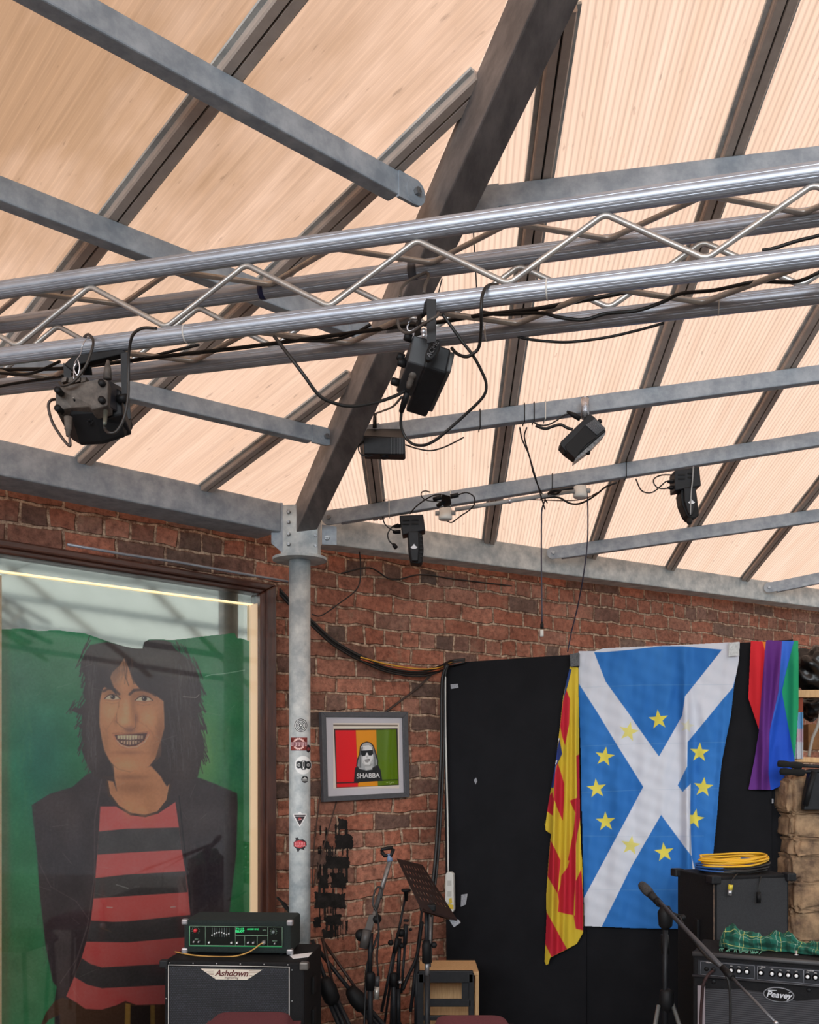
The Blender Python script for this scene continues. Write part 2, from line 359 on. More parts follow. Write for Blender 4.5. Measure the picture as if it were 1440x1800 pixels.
_o = CLEAR.node_tree.nodes.new('ShaderNodeOutputMaterial'); _t = CLEAR.node_tree.nodes.new('ShaderNodeBsdfTransparent'); CLEAR.node_tree.links.new(_t.outputs[0], _o.inputs[0])
def clear_top(ob):
    # the lower skin diffuses the daylight, the outer skin is clear
    ob.data.materials.append(CLEAR)
    for p in ob.data.polygons:
        if p.normal.z > -0.5: p.material_index = 1
    return ob
def sheet(name, pts, m, uvf):
    return clear_top(struct(MB().prism([on_roof(p) for p in pts], (0, 0, 0.012)).build(name, m, uvf=uvf)))
sheet('ceiling', [H0x, H0-EL*4.6+outL*0.7, Vector((-4.6, -2.2, 0)), Hn], POLYL, uvL)
RG0 = H0+ER*6.0+outR*0.9; RG1 = Vector((3.0, Hn.y, 0))
sheet('ceiling_right', [H0x, Hn, RG1, RG0], POLYR, uvR)
# beyond the ridge on the right the roof falls away again
g0, g1 = on_roof(RG0), on_roof(RG1)
mb = MB().prism([g0, g1, g1+Vector((5, 0, -1.15)), g0+Vector((5, 0, -1.15))], (0, 0, 0.012))
clear_top(struct(mb.build('ceiling_back', POLYW, uvf=lambda v: (v.y, v.x))))

def rafter(mb, p0, p1, w, h, side=1):
    """RHS: p0-p1 is the near top edge, width goes away to the side, height down"""
    d = (p1-p0); a = Vector((-d.y, d.x, 0)).normalized()*w*side
    return mb.para(p0, d, a, Vector((0, 0, -h)))

# glazing bars, with a gasket groove down the middle
def glazing_bar(p0, p1, label, up=True):
    d = (p1-p0); a = Vector((-d.y, d.x, 0)).normalized(); a = a - ROOFN*a.dot(ROOFN); a.normalize(); w = 0.058
    t = thing('glazing_bar', label, 'glazing bar', p0, 'glazing bars under the roof sheets')
    q = p0+ROOFN*0.002
    prof = [(-w/2, 0), (-w/2, 0.022), (-w/2+0.004, 0.026), (-0.003, 0.026), (-0.003, 0.018), (0.003, 0.018), (0.003, 0.026), (w/2-0.004, 0.026), (w/2, 0.022), (w/2, 0)]
    MB().prism([q+a*x+ROOFN*y for x, y in prof], d).build('rail', BARM, t)
    MB().prism([q+a*x+ROOFN*y for x, y in [(-0.003, 0.017), (0.003, 0.017), (0.003, 0.0195), (-0.003, 0.0195)]], d).build('gasket', BARG, t)
    for s_ in (-1, 1):
        MB().prism([q+a*s_*x+ROOFN*y for x, y in [(w/2, 0), (w/2+0.012, 0), (w/2+0.012, 0.007), (w/2, 0.007)]], d).build('edge_trim', GALVL, t)
    return t
# where each left bar meets the hip it stops
def hip_x(p, d):
    M = Matrix(((d.x, HD.x), (d.y, HD.y))); r = M.inverted() @ Vector((H0.x-p.x, H0.y-p.y)); return r[0]
def bar_from(x0, y0, x1, y1, ext, label):
    """(x0,y0) low end at the eave, (x1,y1) farther up; ext metres on past it"""
    a, b = rh(x0, y0), rh(x1, y1); d = (b-a).normalized(); L_ = (b-a).length+ext; s_ = hip_x(a, d)
    if 0 < s_ < L_-.2: L_ = s_-0.13/max(.2, abs(d.cross(HD).z))
    return glazing_bar(a, a+d*L_, label)
bar_from(-40, 690, 495, 0, 1.2, 'long glazing bar crossing the upper left of the roof')
for (x0, y0, x1, y1, lb) in ((148, 805, 830, 148, 'glazing bar rising from above the left eave beam to the middle of the hip rafter'),
                             (361, 855, 614, 662, 'short glazing bar between the eave and the low part of the hip rafter, left side')):
    a, b = rh(x0, y0), rh(x1, y1); d = (b-a).normalized(); s_ = hip_x(a, d)
    glazing_bar(a, a+d*(s_+0.035), lb)
for (x0, y0, x1, y1, ext, lb) in ((665, 905, 646, 752, 0, 'shortest glazing bar on the right slope, next to the foot of the hip rafter'),
        (859, 953, 970, 150, 1.6, 'glazing bar right of the hip rafter, second on the right slope'),
        (1038, 978, 1375, 0, 0.8, 'glazing bar in the middle of the right slope'),
        (1177, 998, 1440, 545, 1.5, 'glazing bar passing behind the moving head light on the right'),
        (1307, 1018, 1440, 849, 2.0, 'glazing bar nearest the right end of the eave beam')):
    bar_from(x0, y0, x1, y1, ext, lb)
for j in range(7):
    a = g0.lerp(g1, 0.06+0.14*j)-Vector((0, 0, .03)); d = Vector((5, 0, -1.15))
    struct(MB().para(a, d, (0, .07, 0), (0, 0, -.03)).build('trim_%d' % (j+1), BARM))
for j in range(4):
    a = g0+Vector((5, 0, -1.15))*(.2+.22*j)-Vector((0, 0, .062)); struct(MB().para(a, g1-g0, (.06, 0, 0), (0, 0, -.07)).build('trim_%d' % (j+8), GALV))

# purlins
def lug(mb, p, d, side=1, r=0.034):
    """hinge plate and bolt fixing the end of a purlin"""
    d = d.normalized(); a = Vector((-d.y, d.x, 0)).normalized()*side
    c = p+Vector((0, 0, -0.034))
    mb.lathe(c-a*0.004, a, [(0, r), (0.01, r)], 24, smooth=False)
    mb.para(c-a*0.003+Vector((0, 0, -r)), d*0.06, Vector((0, 0, 2*r)), a*0.01)
    return c-a*0.004, a
def purlin(x0, y0, x1, y1, label, ext=1.0, h=0.062, w=0.045, lugend=True, d_=0.032, side=1):
    p0, p1 = rh(x0, y0, d_), rh(x1, y1, d_); d = (p1-p0).normalized()
    t = thing('roof_purlin', label, 'roof beam', p0, 'galvanised purlins under the roof')
    st = p0+d*0.055 if lugend else p0
    rafter(MB(), st, p1+d*ext, w, h, side).build('box_section', GALV, t, bevel=0.004)
    if lugend:
        mb = MB(); c, a = lug(mb, p0, d, side); mb.build('end_plate', GALV, t)
        MB().lathe(c-a*0.012, a, [(0, 0.010), (0.012, 0.010)], 6, smooth=False).build('bolt', BOLT, t)
    return p0, p1, d
# left slope (their near end is out of view on the left, they end at the hip)
purlin(730, 316, 175, 0, 'galvanised purlin crossing the top left to the hip rafter', 2.0, side=-1)
purlin(640, 562, 0, 307, 'galvanised purlin on the left running down behind the truss', 1.5, side=-1)
purlin(572, 752, 0, 612, 'lowest purlin of the left slope, behind the black light', 1.0, side=-1)
# right slope
purlin(838, 328, 1440, 255, 'upper purlin of the right slope, just above the truss')
Q2 = purlin(640, 748, 1440, 640.6, 'purlin of the right slope carrying the tilted black light', h=0.064)
Q3 = purlin(578, 897, 1440, 757, 'purlin of the right slope carrying the two white junction boxes', h=0.066)
purlin(972, 961, 1440, 894, 'purlin of the right slope starting halfway along the eave beam', h=0.07)
purlin(1352, 1024, 1440, 1006, 'lowest purlin at the right edge, starting near the end of the eave beam', h=0.075)

# eave beams: top edge on the roof plane
def eave(x0, y0, x1, y1, h, w, label, e0, e1, m):
    a, b = rh(x0, y0, 0.004), rh(x1, y1, 0.004); d = (b-a).normalized()
    a2, b2 = a-d*e0, b+d*e1
    t = thing('eave_beam', label, 'roof beam', a2)
    rafter(MB(), a2, b2, w, h, 1).build('box_section', m, t, bevel=0.006)
    return t, a2, b2, d
eL, eLa, eLb, eLd = eave(0, 772, 494, 884, 0.132, 0.19, 'galvanised eave beam running above the framed painting', 1.5, 0.0, GALV)
eR, eRa, eRb, eRd = eave(574, 906, 1312, 1016, 0.135, 0.13, 'pale galvanised eave beam along the top of the right brick wall', 0.0, 2.2, GALVL)

# hip rafter
hp = thing('hip_rafter', 'large galvanised hip rafter rising from the column head to the top of the picture', 'roof beam', P(533, 945, 4.40))
hb0 = rh(517, 890, 0.005); hd = Vector((-HD.x, -HD.y, 0)); hdir = Vector((hd.x, hd.y, 0.147*hd.x-0.169*hd.y))
sd = Vector((hd.y, -hd.x, 0)).normalized()
if sd.x < 0: sd = -sd
MB().para(hb0-hdir*0.02, hdir*7.0, sd*0.088, Vector((0, 0, -0.142))).build('box_section', HIPM, hp, bevel=0.005)
for q, x, y in ((0.0, 750, 350), (0.0, 577, 770)):
    pass

# column with its head
cz = 4.40; cx = P(527, HOR, cz).x
ct = thing('steel_column', 'round galvanised steel column covered in stickers in front of the brick wall', 'column', (cx, cz, 0))
ctop = P(527, 985, cz).z
MB().cyl((cx, cz, 0), (cx, cz, ctop), 0.0488, n=40).build('shaft', GALVL, ct)
MB().lathe((cx, cz, ctop-0.002), (0, 0, 1), [(0, 0.123), (0.012, 0.123)], 40, smooth=False).build('cap_plate', GALVL, ct)
hz0 = ctop+0.010; M = Matrix.Rotation(math.radians(-8), 3, 'Z'); hh = P(527, 888, cz).z-hz0
MB().box((cx+0.0, cz+0.05, hz0+hh/2), (0.16, 0.12, hh), M).build('head_box', GALVL, ct, bevel=0.003)
MB().box((cx+0.0, cz-0.015, hz0+hh/2+0.004), (0.172, 0.01, hh-0.01), M).build('face_plate', GALVL, ct, bevel=0.002)
for bx, bz in ((497, 899), (497, 917), (497, 938), (497, 956), (558, 941), (558, 959)):
    q = P(bx+10 if bx < 520 else bx-3, bz, cz-0.03)
    MB().lathe(q, (0, 1, 0), [(-0.004, 0.007), (0.0, 0.009), (0.012, 0.009)], 6, smooth=False).build('bolt', BOLT, ct)
# angle cleats tying the eave beams to the head
for nm, pts, bl in (('cleat', [(477, 880), (497, 884), (497, 972), (477, 955)], [(486, 901), (486, 928)]), ('cleat', [(566, 922), (592, 926), (592, 958), (566, 957)], [(575, 945)])):
    mb = MB().prism([P(x, y, cz-0.01) for x, y in pts], (0, 0.012, 0)); mb.build(nm, GALV, ct)
    for x, y in bl: MB().lathe(P(x, y, cz-0.014), (0, 1, 0), [(-0.014, 0.006), (-0.006, 0.006), (-0.006, 0.012), (0.004, 0.012)], 6, smooth=False).build('bolt', BOLT, ct)

# ------------------------------------------------------------------ the lighting truss
TU = Vector((0.967, -0.253, 0)).normalized(); TB = Vector((0.253, 0.967, 0)).normalized()
TO = Vector((0, 2.57, EYE+1.211)); TA = 0.2
def tr(j, s_):
    """chord 1 upper front, 2 upper back, 3 lower front, 4 lower back"""
    return TO+TU*s_+(Vector((0, 0, TA)) if j in (1, 2) else Vector((0, 0, 0)))+(TB*TA if j in (2, 4) else Vector((0, 0, 0)))
tt = thing('lighting_truss', 'aluminium box truss with four tubes hanging across the room', 'truss', TO)
def ribbed_tube(a, b, r):
    # extruded aluminium tube with fine drawn ridges along it
    d = (b-a).normalized(); u = d.cross(Vector((0, 0, 1))).normalized(); w = d.cross(u); n = 120; mb = MB()
    ring = [r-(0.0007 if (k % 5 == 0) and (k % 30) > 8 else 0.0) for k in range(n)]
    vs = [p+(u*math.cos(2*math.pi*k/n)+w*math.sin(2*math.pi*k/n))*ring[k] for p in (a, b) for k in range(n)]
    mb.add(vs, [[k, (k+1) % n, (k+1) % n+n, k+n] for k in range(n)], False); mb.f += [[k for k in range(n)][::-1], [n+k for k in range(n)]]; mb.sm += [False, False]
    return mb
for j in (1, 2, 3, 4): ribbed_tube(tr(j, -1.98), tr(j, 3.2), 0.0252).build('chord', ALU, tt)
def zigzag(ja, jb, pa, pb):
    pts = []; inw = 0.027
    for n in range(-4, 6):
        for (j, o, ph) in ((jb, ja, pb), (ja, jb, pa)):
            s_ = ph+0.49*n; a = tr(j, s_); b = tr(o, s_); pts.append((s_, a+(b-a).normalized()*inw))
    pts.sort(key=lambda q: q[0]); P_ = [q[1] for q in pts]; out = []
    for i, p in enumerate(P_):
        if i in (0, len(P_)-1): out.append(p); continue
        u, v = (P_[i-1]-p).normalized(), (P_[i+1]-p).normalized()
        for q in (0.024, 0.012): out.append(p+u*q)
        out.append(p+(u+v)*0.004)
        for q in (0.012, 0.024): out.append(p+v*q)
    MB().tube(out, 0.0078, 10).build('bracing', ALUB, tt)
    return pts
zigzag(1, 3, 0.02, -0.226); zigzag(3, 4, 0.02, -0.226); zigzag(2, 1, 0.02, -0.226); zigzag(4, 2, 0.02, -0.226)
def at_truss(j, x):
    Xp = (x-720)/F; o = tr(j, 0); s_ = (o.y*Xp-o.x)/(TU.x-TU.y*Xp); return tr(j, s_), s_
# ------------------------------------------------------------------ painting by numbers: pigment laid on a fine mesh
class Art:
    """colour field over a rectangle of picture coordinates"""
    def __init__(s, x0, y0, x1, y1, step, bg):
        s.x0, s.y0, s.st = x0, y0, step
        s.w, s.h = int((x1-x0)/step)+1, int((y1-y0)/step)+1
        s.X, s.Y = np.meshgrid(x0+np.arange(s.w)*step, y0+np.arange(s.h)*step)
        s.a = np.empty((s.h, s.w, 3)); s.a[:] = bg
        s.rs = np.random.RandomState(3)
    def _win(s, pts, pad):
        xs = [p[0] for p in pts]; ys = [p[1] for p in pts]
        i0 = max(0, int((min(xs)-pad-s.x0)/s.st)); i1 = min(s.w, int((max(xs)+pad-s.x0)/s.st)+2)
        j0 = max(0, int((min(ys)-pad-s.y0)/s.st)); j1 = min(s.h, int((max(ys)+pad-s.y0)/s.st)+2)
        return slice(j0, max(j1, j0)), slice(i0, max(i1, i0))
    def poly(s, pts, col, soft=1.0, al=1.0):
        w = s._win(pts, soft+1); X, Y = s.X[w], s.Y[w]
        if X.size == 0: return
        ins = np.zeros(X.shape, bool); dm = np.full(X.shape, 1e9); n = len(pts)
        for i in range(n):
            ax, ay = pts[i]; bx, by = pts[(i+1) % n]
            if ay != by:
                c = ((ay > Y) != (by > Y)) & (X < (bx-ax)*(Y-ay)/(by-ay)+ax); ins ^= c
            dx, dy = bx-ax, by-ay; L = dx*dx+dy*dy or 1e-9
            t = np.clip(((X-ax)*dx+(Y-ay)*dy)/L, 0, 1); dm = np.minimum(dm, (X-ax-t*dx)**2+(Y-ay-t*dy)**2)
        sd = np.sqrt(dm)*np.where(ins, 1, -1)
        k = (np.clip(0.5+sd/max(soft, 0.3), 0, 1)*al)[..., None]
        s.a[w] = s.a[w]*(1-k)+np.array(col)*k
    def line(s, pts, wd, col, al=1.0, soft=0.8):
        for i in range(len(pts)-1):
            (ax, ay), (bx, by) = pts[i], pts[i+1]
            w = s._win([pts[i], pts[i+1]], wd+soft); X, Y = s.X[w], s.Y[w]
            if X.size == 0: continue
            dx, dy = bx-ax, by-ay; L = dx*dx+dy*dy or 1e-9
            t = np.clip(((X-ax)*dx+(Y-ay)*dy)/L, 0, 1); d = np.sqrt((X-ax-t*dx)**2+(Y-ay-t*dy)**2)
            k = (np.clip(0.5+(wd/2-d)/soft, 0, 1)*al)[..., None]
            s.a[w] = s.a[w]*(1-k)+np.array(col)*k
    def blob(s, x, y, rx, ry, col, al=0.5, rot=0.0, p=2.0):
        w = s._win([(x-2.2*max(rx, ry), y-2.2*max(rx, ry)), (x+2.2*max(rx, ry), y+2.2*max(rx, ry))], 1); X, Y = s.X[w]-x, s.Y[w]-y
        if X.size == 0: return
        c, q = math.cos(rot), math.sin(rot); U, V = (X*c+Y*q)/rx, (-X*q+Y*c)/ry
        k = (np.exp(-(U*U+V*V)**(p/2))*al)[..., None]
        s.a[w] = s.a[w]*(1-k)+np.array(col)*k
    def disc(s, x, y, rx, ry, col, al=1.0, soft=0.8):
        s.poly([(x+rx*math.cos(t*math.pi/16), y+ry*math.sin(t*math.pi/16)) for t in range(32)], col, soft, al)
    def noise(s, cell, amp, stretch=(1, 1), tint=(1, 1, 1)):
        gh, gw = int(s.h*s.st/cell/stretch[1])+3, int(s.w*s.st/cell/stretch[0])+3
        g = s.rs.rand(gh, gw)*2-1
        u = (s.X-s.x0)/cell/stretch[0]; v = (s.Y-s.y0)/cell/stretch[1]
        i, j = u.astype(int), v.astype(int); fu, fv = u-i, v-j; fu = fu*fu*(3-2*fu); fv = fv*fv*(3-2*fv)
        z = (g[j, i]*(1-fu)+g[j, i+1]*fu)*(1-fv)+(g[j+1, i]*(1-fu)+g[j+1, i+1]*fu)*fv
        s.a = s.a+z[..., None]*amp*np.array(tint)
    gain = 1.0; sat = 1.0
    def linear(s):
        c = np.clip(s.a, 0, 255)/255.0
        c = np.where(c <= 0.04045, c/12.92, ((c+0.055)/1.055)**2.4)*s.gain
        g = c.mean(-1, keepdims=True); return np.clip(g+(c-g)*s.sat, 0.001, .9)
def cloth(name, art, fn, m, parent=None, keep=None, thick=0.0, origin=None):
    """a sheet whose points come from fn(x, y) and whose colour comes from art"""
    h, w = art.h, art.w; X, Y = art.X, art.Y
    pts = fn(X, Y).reshape(-1, 3)                     # numpy in, numpy out
    idx = np.arange(h*w).reshape(h, w)
    q = np.stack([idx[1:, :-1], idx[1:, 1:], idx[:-1, 1:], idx[:-1, :-1]], -1).reshape(-1, 4)
    if keep is not None:
        kk = keep(X, Y); kf = (kk[1:, :-1] & kk[1:, 1:] & kk[:-1, 1:] & kk[:-1, :-1]).reshape(-1); q = q[kf]
        used = np.unique(q); mp = -np.ones(h*w, int); mp[used] = np.arange(len(used)); q = mp[q]; pts = pts[used]
        cols = art.linear().reshape(-1, 3)[used]
    else: cols = art.linear().reshape(-1, 3)
    if parent is not None: o = np.array(parent['_o'])
    elif origin is not None: o = np.array(origin)
    else: o = np.array([pts[:, 0].mean(), pts[:, 1].mean(), pts[:, 2].min()])
    me = bpy.data.meshes.new(name); me.vertices.add(len(pts)); me.vertices.foreach_set('co', (pts-o).astype(np.float32).ravel())
    me.loops.add(len(q)*4); me.loops.foreach_set('vertex_index', q.astype(np.int32).ravel())
    me.polygons.add(len(q)); me.polygons.foreach_set('loop_start', np.arange(len(q), dtype=np.int32)*4)
    me.polygons.foreach_set('use_smooth', np.ones(len(q), bool))
    me.update(calc_edges=True); me.validate()
    ca = me.color_attributes.new('Col', 'FLOAT_COLOR', 'POINT')
    ca.data.foreach_set('color', np.concatenate([cols, np.ones((len(cols), 1))], 1).astype(np.float32).ravel())
    me.materials.append(m)
    ob = bpy.data.objects.new(name, me); COL.objects.link(ob)
    if parent is not None: ob.parent = parent
    else: ob.location = o
    ob['_o'] = tuple(float(c) for c in o)
    if thick:
        md = ob.modifiers.new('thickness', 'SOLIDIFY'); md.thickness = thick; md.offset = 0
    return ob
def on_plane(pl, off):
    """vectorised plane.hit, off may be an array"""
    def fn(X, Y):
        R = np.stack([(X-720)/F, np.ones_like(X, float), (HOR-Y)/F], -1); n = np.array(pl.n); p = np.array(pl.p)
        of = off(X, Y) if callable(off) else off
        t = (np.dot(p-np.array([0, 0, EYE]), n)+of)/(R @ n)
        return R*t[..., None]+np.array([0, 0, EYE])
    return fn
def text(s, name, mat_, o, xd, yd, size, parent, depth=0.0006, wide=1.0, align='CENTER', shear=0.0, bold=0.0):
    c = bpy.data.curves.new(name, 'FONT'); c.body = s; c.size = size; c.align_x = align; c.align_y = 'CENTER'; c.extrude = depth; c.shear = shear; c.offset = bold
    tmp = bpy.data.objects.new('tmp', c); COL.objects.link(tmp)
    dg = bpy.context.evaluated_depsgraph_get(); me = bpy.data.meshes.new_from_object(tmp.evaluated_get(dg))
    bpy.data.objects.remove(tmp)
    xd, yd = Vector(xd).normalized(), Vector(yd).normalized(); zd = xd.cross(yd)
    M = Matrix((xd*wide, yd, zd)).transposed().to_4x4(); M.translation = Vector(o)-Vector(parent['_o'])
    me.transform(M); me.name = name
    me.materials.clear(); me.materials.append(mat_)
    ob = bpy.data.objects.new(name, me); COL.objects.link(ob); ob.parent = parent; return ob

def frame_members(pl, outer, inner, off0, off1, m, parent, name='frame_rail', mats=None, bevel=0.003):
    """four mitred rails between two quads given in pixels"""
    for i in range(4):
        j = (i+1) % 4
        f = [pl.hit(*outer[i], off1), pl.hit(*outer[j], off1), pl.hit(*inner[j], off1), pl.hit(*inner[i], off1)]
        MB().prism(f, -pl.n*(off1-off0)).build(name, mats[i] if mats else m, parent, bevel=bevel)

# ------------------------------------------------------------------ large framed painting
pb = WL.hit(240, 1790, 0.0)
pt = thing('framed_painting', 'large glazed portrait of a grinning dark-haired person in a striped top', 'painting', (pb.x, pb.y, 0.6))
LX = -40
oTL, oTR, oBR, oBL = (LX, 939), (487, 1028), (487, 2120), (LX, 2330)
def sub(q, dx, dy): return (q[0]+dx, q[1]+dy)
m1 = [(LX, 939), (487, 1028), (487, 2100), (LX, 2330)]
m2 = [(LX+18, 957), (470, 1036), (470, 2080), (LX+18, 2300)]
m3 = [(LX+36, 972), (459, 1043), (459, 2060), (LX+36, 2280)]
frame_members(WL, m1, m2, 0.0, 0.075, WOODD, pt, 'frame_moulding', [WOODH, WOODD, WOODH, WOODD], 0.008)
frame_members(WL, m2, m3, 0.0, 0.060, WOODD, pt, 'inner_moulding', [WOODH, WOODD, WOODH, WOODD], 0.008)
# silvered backing that shows where the canvas has slumped
MB().prism([WL.hit(x, y, 0.012) for x, y in ((-10, 968), (462, 1040), (462, 2080), (-10, 2290))], -WL.n*0.008).build('mirror_backing', MIRROR, pt)
g1_ = [(LX, 998), (456, 1067), (456, 2070), (LX, 2290)]
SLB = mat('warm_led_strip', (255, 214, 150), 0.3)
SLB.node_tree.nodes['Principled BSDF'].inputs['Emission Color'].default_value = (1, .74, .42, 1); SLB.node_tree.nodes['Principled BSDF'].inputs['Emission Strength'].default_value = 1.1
GILTGLOW = mat('glowing_gilt_slip', (240, 206, 160), 0.5)  # gilt slip material; the light it catches is put in as emission
GILTGLOW.node_tree.nodes['Principled BSDF'].inputs['Emission Color'].default_value = (1, .72, .46, 1); GILTGLOW.node_tree.nodes['Principled BSDF'].inputs['Emission Strength'].default_value = .34
# gilt slip: wide on the right, its brightness put in as glow; thin bead along the top
MB().prism([WL.hit(x, y, 0.03) for x, y in ((441, 1063), (456, 1060), (456, 2000), (441, 2000))], -WL.n*0.015).build('lit_slip', GILTGLOW, pt, bevel=0.003)
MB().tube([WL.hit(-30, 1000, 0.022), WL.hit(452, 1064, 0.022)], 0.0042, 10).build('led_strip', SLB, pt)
MB().prism([WL.hit(x, y, 0.02) for x, y in ((-8, 1010), (3, 1012), (3, 2200), (-8, 2200))], -WL.n*0.01).build('gilt_slip', GOLD, pt)

A_ = Art(2, 1096, 444, 1900, 1.0, (38, 108, 68))
A_.noise(120, 16, tint=(0.5, 1, 0.8)); A_.noise(50, 10, tint=(0.7, 1, 1))
for x, y, rx, ry, c, al in ((70, 1330, 60, 120, (20, 92, 80), .8), (110, 1180, 90, 60, (70, 112, 84), .6), (360, 1330, 28, 90, (92, 130, 70), .8),
        (420, 1350, 20, 60, (40, 104, 90), .7), (410, 1500, 40, 160, (50, 102, 62), .8), (30, 1700, 60, 130, (62, 92, 62), .8), (60, 1600, 70, 60, (46, 98, 66), .6),
        (430, 1180, 40, 60, (72, 104, 84), .6), (30, 1200, 40, 60, (66, 104, 88), .5), (8, 1500, 10, 500, (84, 82, 60), .7)):
    A_.blob(x, y, rx, ry, c, al)
z5 = lambda L: [(120+a/5.538, 1130+b/5.538) for a, b in L]
z6 = lambda L: [(a/3.13, 1380+b/3.13) for a, b in L]
# jacket and striped top
JK = (50, 41, 43)
A_.poly(z6([(175, 110), (270, 50), (400, 10), (480, -62), (560, -80), (940, -80), (1000, -60), (1110, -35), (1200, 0), (1305, 45), (1308, 110), (1300, 380), (1278, 560), (1262, 700), (1262, 1320), (300, 1320), (300, 1190), (312, 1110), (290, 1080), (250, 880), (235, 740), (215, 560), (205, 380), (182, 190)]), JK, 2)
for pts, al in (([(220, 200), (480, 215), (500, 560), (420, 900), (300, 1000)], .35), ([(1060, 300), (1280, 250), (1250, 600), (1100, 680)], .4)):
    A_.poly(z6(pts), (28, 26, 34), 30, al)
A_.blob(115, 1440, 40, 60, (74, 62, 60), .5); A_.blob(350, 1440, 40, 40, (66, 56, 56), .5); A_.blob(120, 1650, 30, 60, (60, 50, 50), .5)
A_.line(z6([(560, -40), (520, 200), (520, 500), (480, 780), (400, 1040)]), 2, (84, 72, 70), .5)
A_.line(z6([(985, 60), (1010, 300), (1045, 600), (1050, 720)]), 2, (20, 18, 22), .7)
A_.line(z6([(200, 400), (280, 560), (420, 640), (490, 740)]), 1.2, (90, 80, 78), .45); A_.line(z6([(330, 1090), (420, 960), (480, 780)]), 2, (90, 80, 80), .4)
PK = (190, 84, 80)
shirt = z6([(552, 118), (640, 118), (700, 150), (780, 175), (880, 150), (965, 94), (985, 235), (1000, 360), (1020, 475), (1035, 590), (1050, 740), (1070, 900), (1080, 1200), (905, 1206), (750, 1210), (690, 1188), (640, 1212), (560, 1236), (470, 1232), (365, 1162), (408, 1058), (450, 950), (475, 862), (500, 745), (515, 620), (525, 510), (535, 380), (545, 252)])
A_.poly(shirt, PK, 1.2)
for b in ([(543, 255), (700, 240), (985, 233), (1001, 356), (700, 372), (535, 383)], [(525, 512), (700, 492), (1020, 474), (1032, 590), (700, 612), (515, 624)],
          [(500, 745), (620, 752), (700, 750), (1049, 714), (1062, 834), (700, 866), (474, 862)], [(450, 952), (500, 985), (560, 1003), (1075, 975), (1080, 1092), (560, 1118), (480, 1098), (408, 1055)]):
    A_.poly(z6(b), (58, 55, 55), 1.2)
for x, y, rx, ry in ((215, 1760, 14, 8), (170, 1680, 8, 18), (300, 1700, 30, 14), (180, 1600, 6, 40), (320, 1600, 8, 60)): A_.blob(x, y, rx, ry, (120, 46, 46), .25)
A_.noise(26, 5); A_.line(z6([(640, 548), (705, 568)]), 1.4, (130, 130, 128), .7)
A_.line(z6([(590, 672), (618, 674)]), 1.6, (230, 170, 160), .8); A_.line(z6([(940, 672), (965, 670)]), 1.6, (230, 170, 160), .8)
# trousers and stool under the hem
A_.poly(z6([(300, 1190), (345, 1168), (420, 1195), (470, 1234), (560, 1238), (640, 1214), (690, 1190), (750, 1212), (905, 1208), (1080, 1205), (1080, 1600), (330, 1600), (330, 1262), (270, 1290), (240, 1330), (225, 1320), (255, 1250)]), (66, 46, 34), 2)
A_.poly(z6([(690, 1200), (718, 1205), (712, 1600), (678, 1600)]), (140, 108, 56), 1.5); A_.poly(z6([(828, 1210), (852, 1210), (855, 1600), (828, 1600)]), (120, 92, 50), 1.5)
A_.poly(z6([(720, 1215), (826, 1215), (826, 1600), (716, 1600)]), (40, 30, 26), 2)
# neck
SK = (164, 116, 84)
A_.poly(z6([(585, -60), (592, 20), (600, 60), (650, 115), (720, 155), (800, 165), (870, 145), (920, 80), (935, 0), (930, -60), (900, -240), (600, -240)]), SK, 2)
A_.line(z6([(588, -20), (600, 50), (650, 118), (720, 160), (800, 170), (870, 150), (922, 84), (938, 0)]), 4.2, (58, 44, 40), 1)
A_.blob(235, 1385, 34, 12, (128, 86, 58), .75); A_.blob(262, 1410, 14, 30, (150, 104, 70), .5); A_.blob(226, 1420, 10, 16, (180, 130, 90), .5); A_.blob(250, 1425, 8, 10, (182, 132, 92), .5)
# hair behind
HR = (50, 40, 40)
hair = z5([(215, 20), (170, 80), (120, 200), (130, 260), (160, 330), (165, 400), (140, 490), (170, 560), (120, 640), (60, 625), (25, 655), (100, 690), (132, 700), (130, 780), (92, 812), (130, 830), (128, 900), (150, 980), (128, 1040), (160, 1130), (200, 1220), (245, 1290), (330, 1330), (440, 1350), (472, 1440), (450, 1320), (440, 1190), (480, 1226), (600, 1256), (780, 1204), (905, 1170), (915, 1330), (962, 1400), (1000, 1340), (1255, 1325), (1285, 1200), (1300, 1130), (1330, 1130), (1315, 1080), (1332, 1020), (1310, 900), (1290, 850), (1345, 850), (1290, 780), (1262, 690), (1305, 660), (1270, 600), (1300, 500), (1290, 440), (1275, 330), (1235, 230), (1190, 170), (1100, 105), (1045, 60), (1000, -5), (930, -25), (850, -30), (745, -22), (735, 40), (600, 40), (480, 15), (380, -10)])
A_.poly(hair, HR, 2.2)
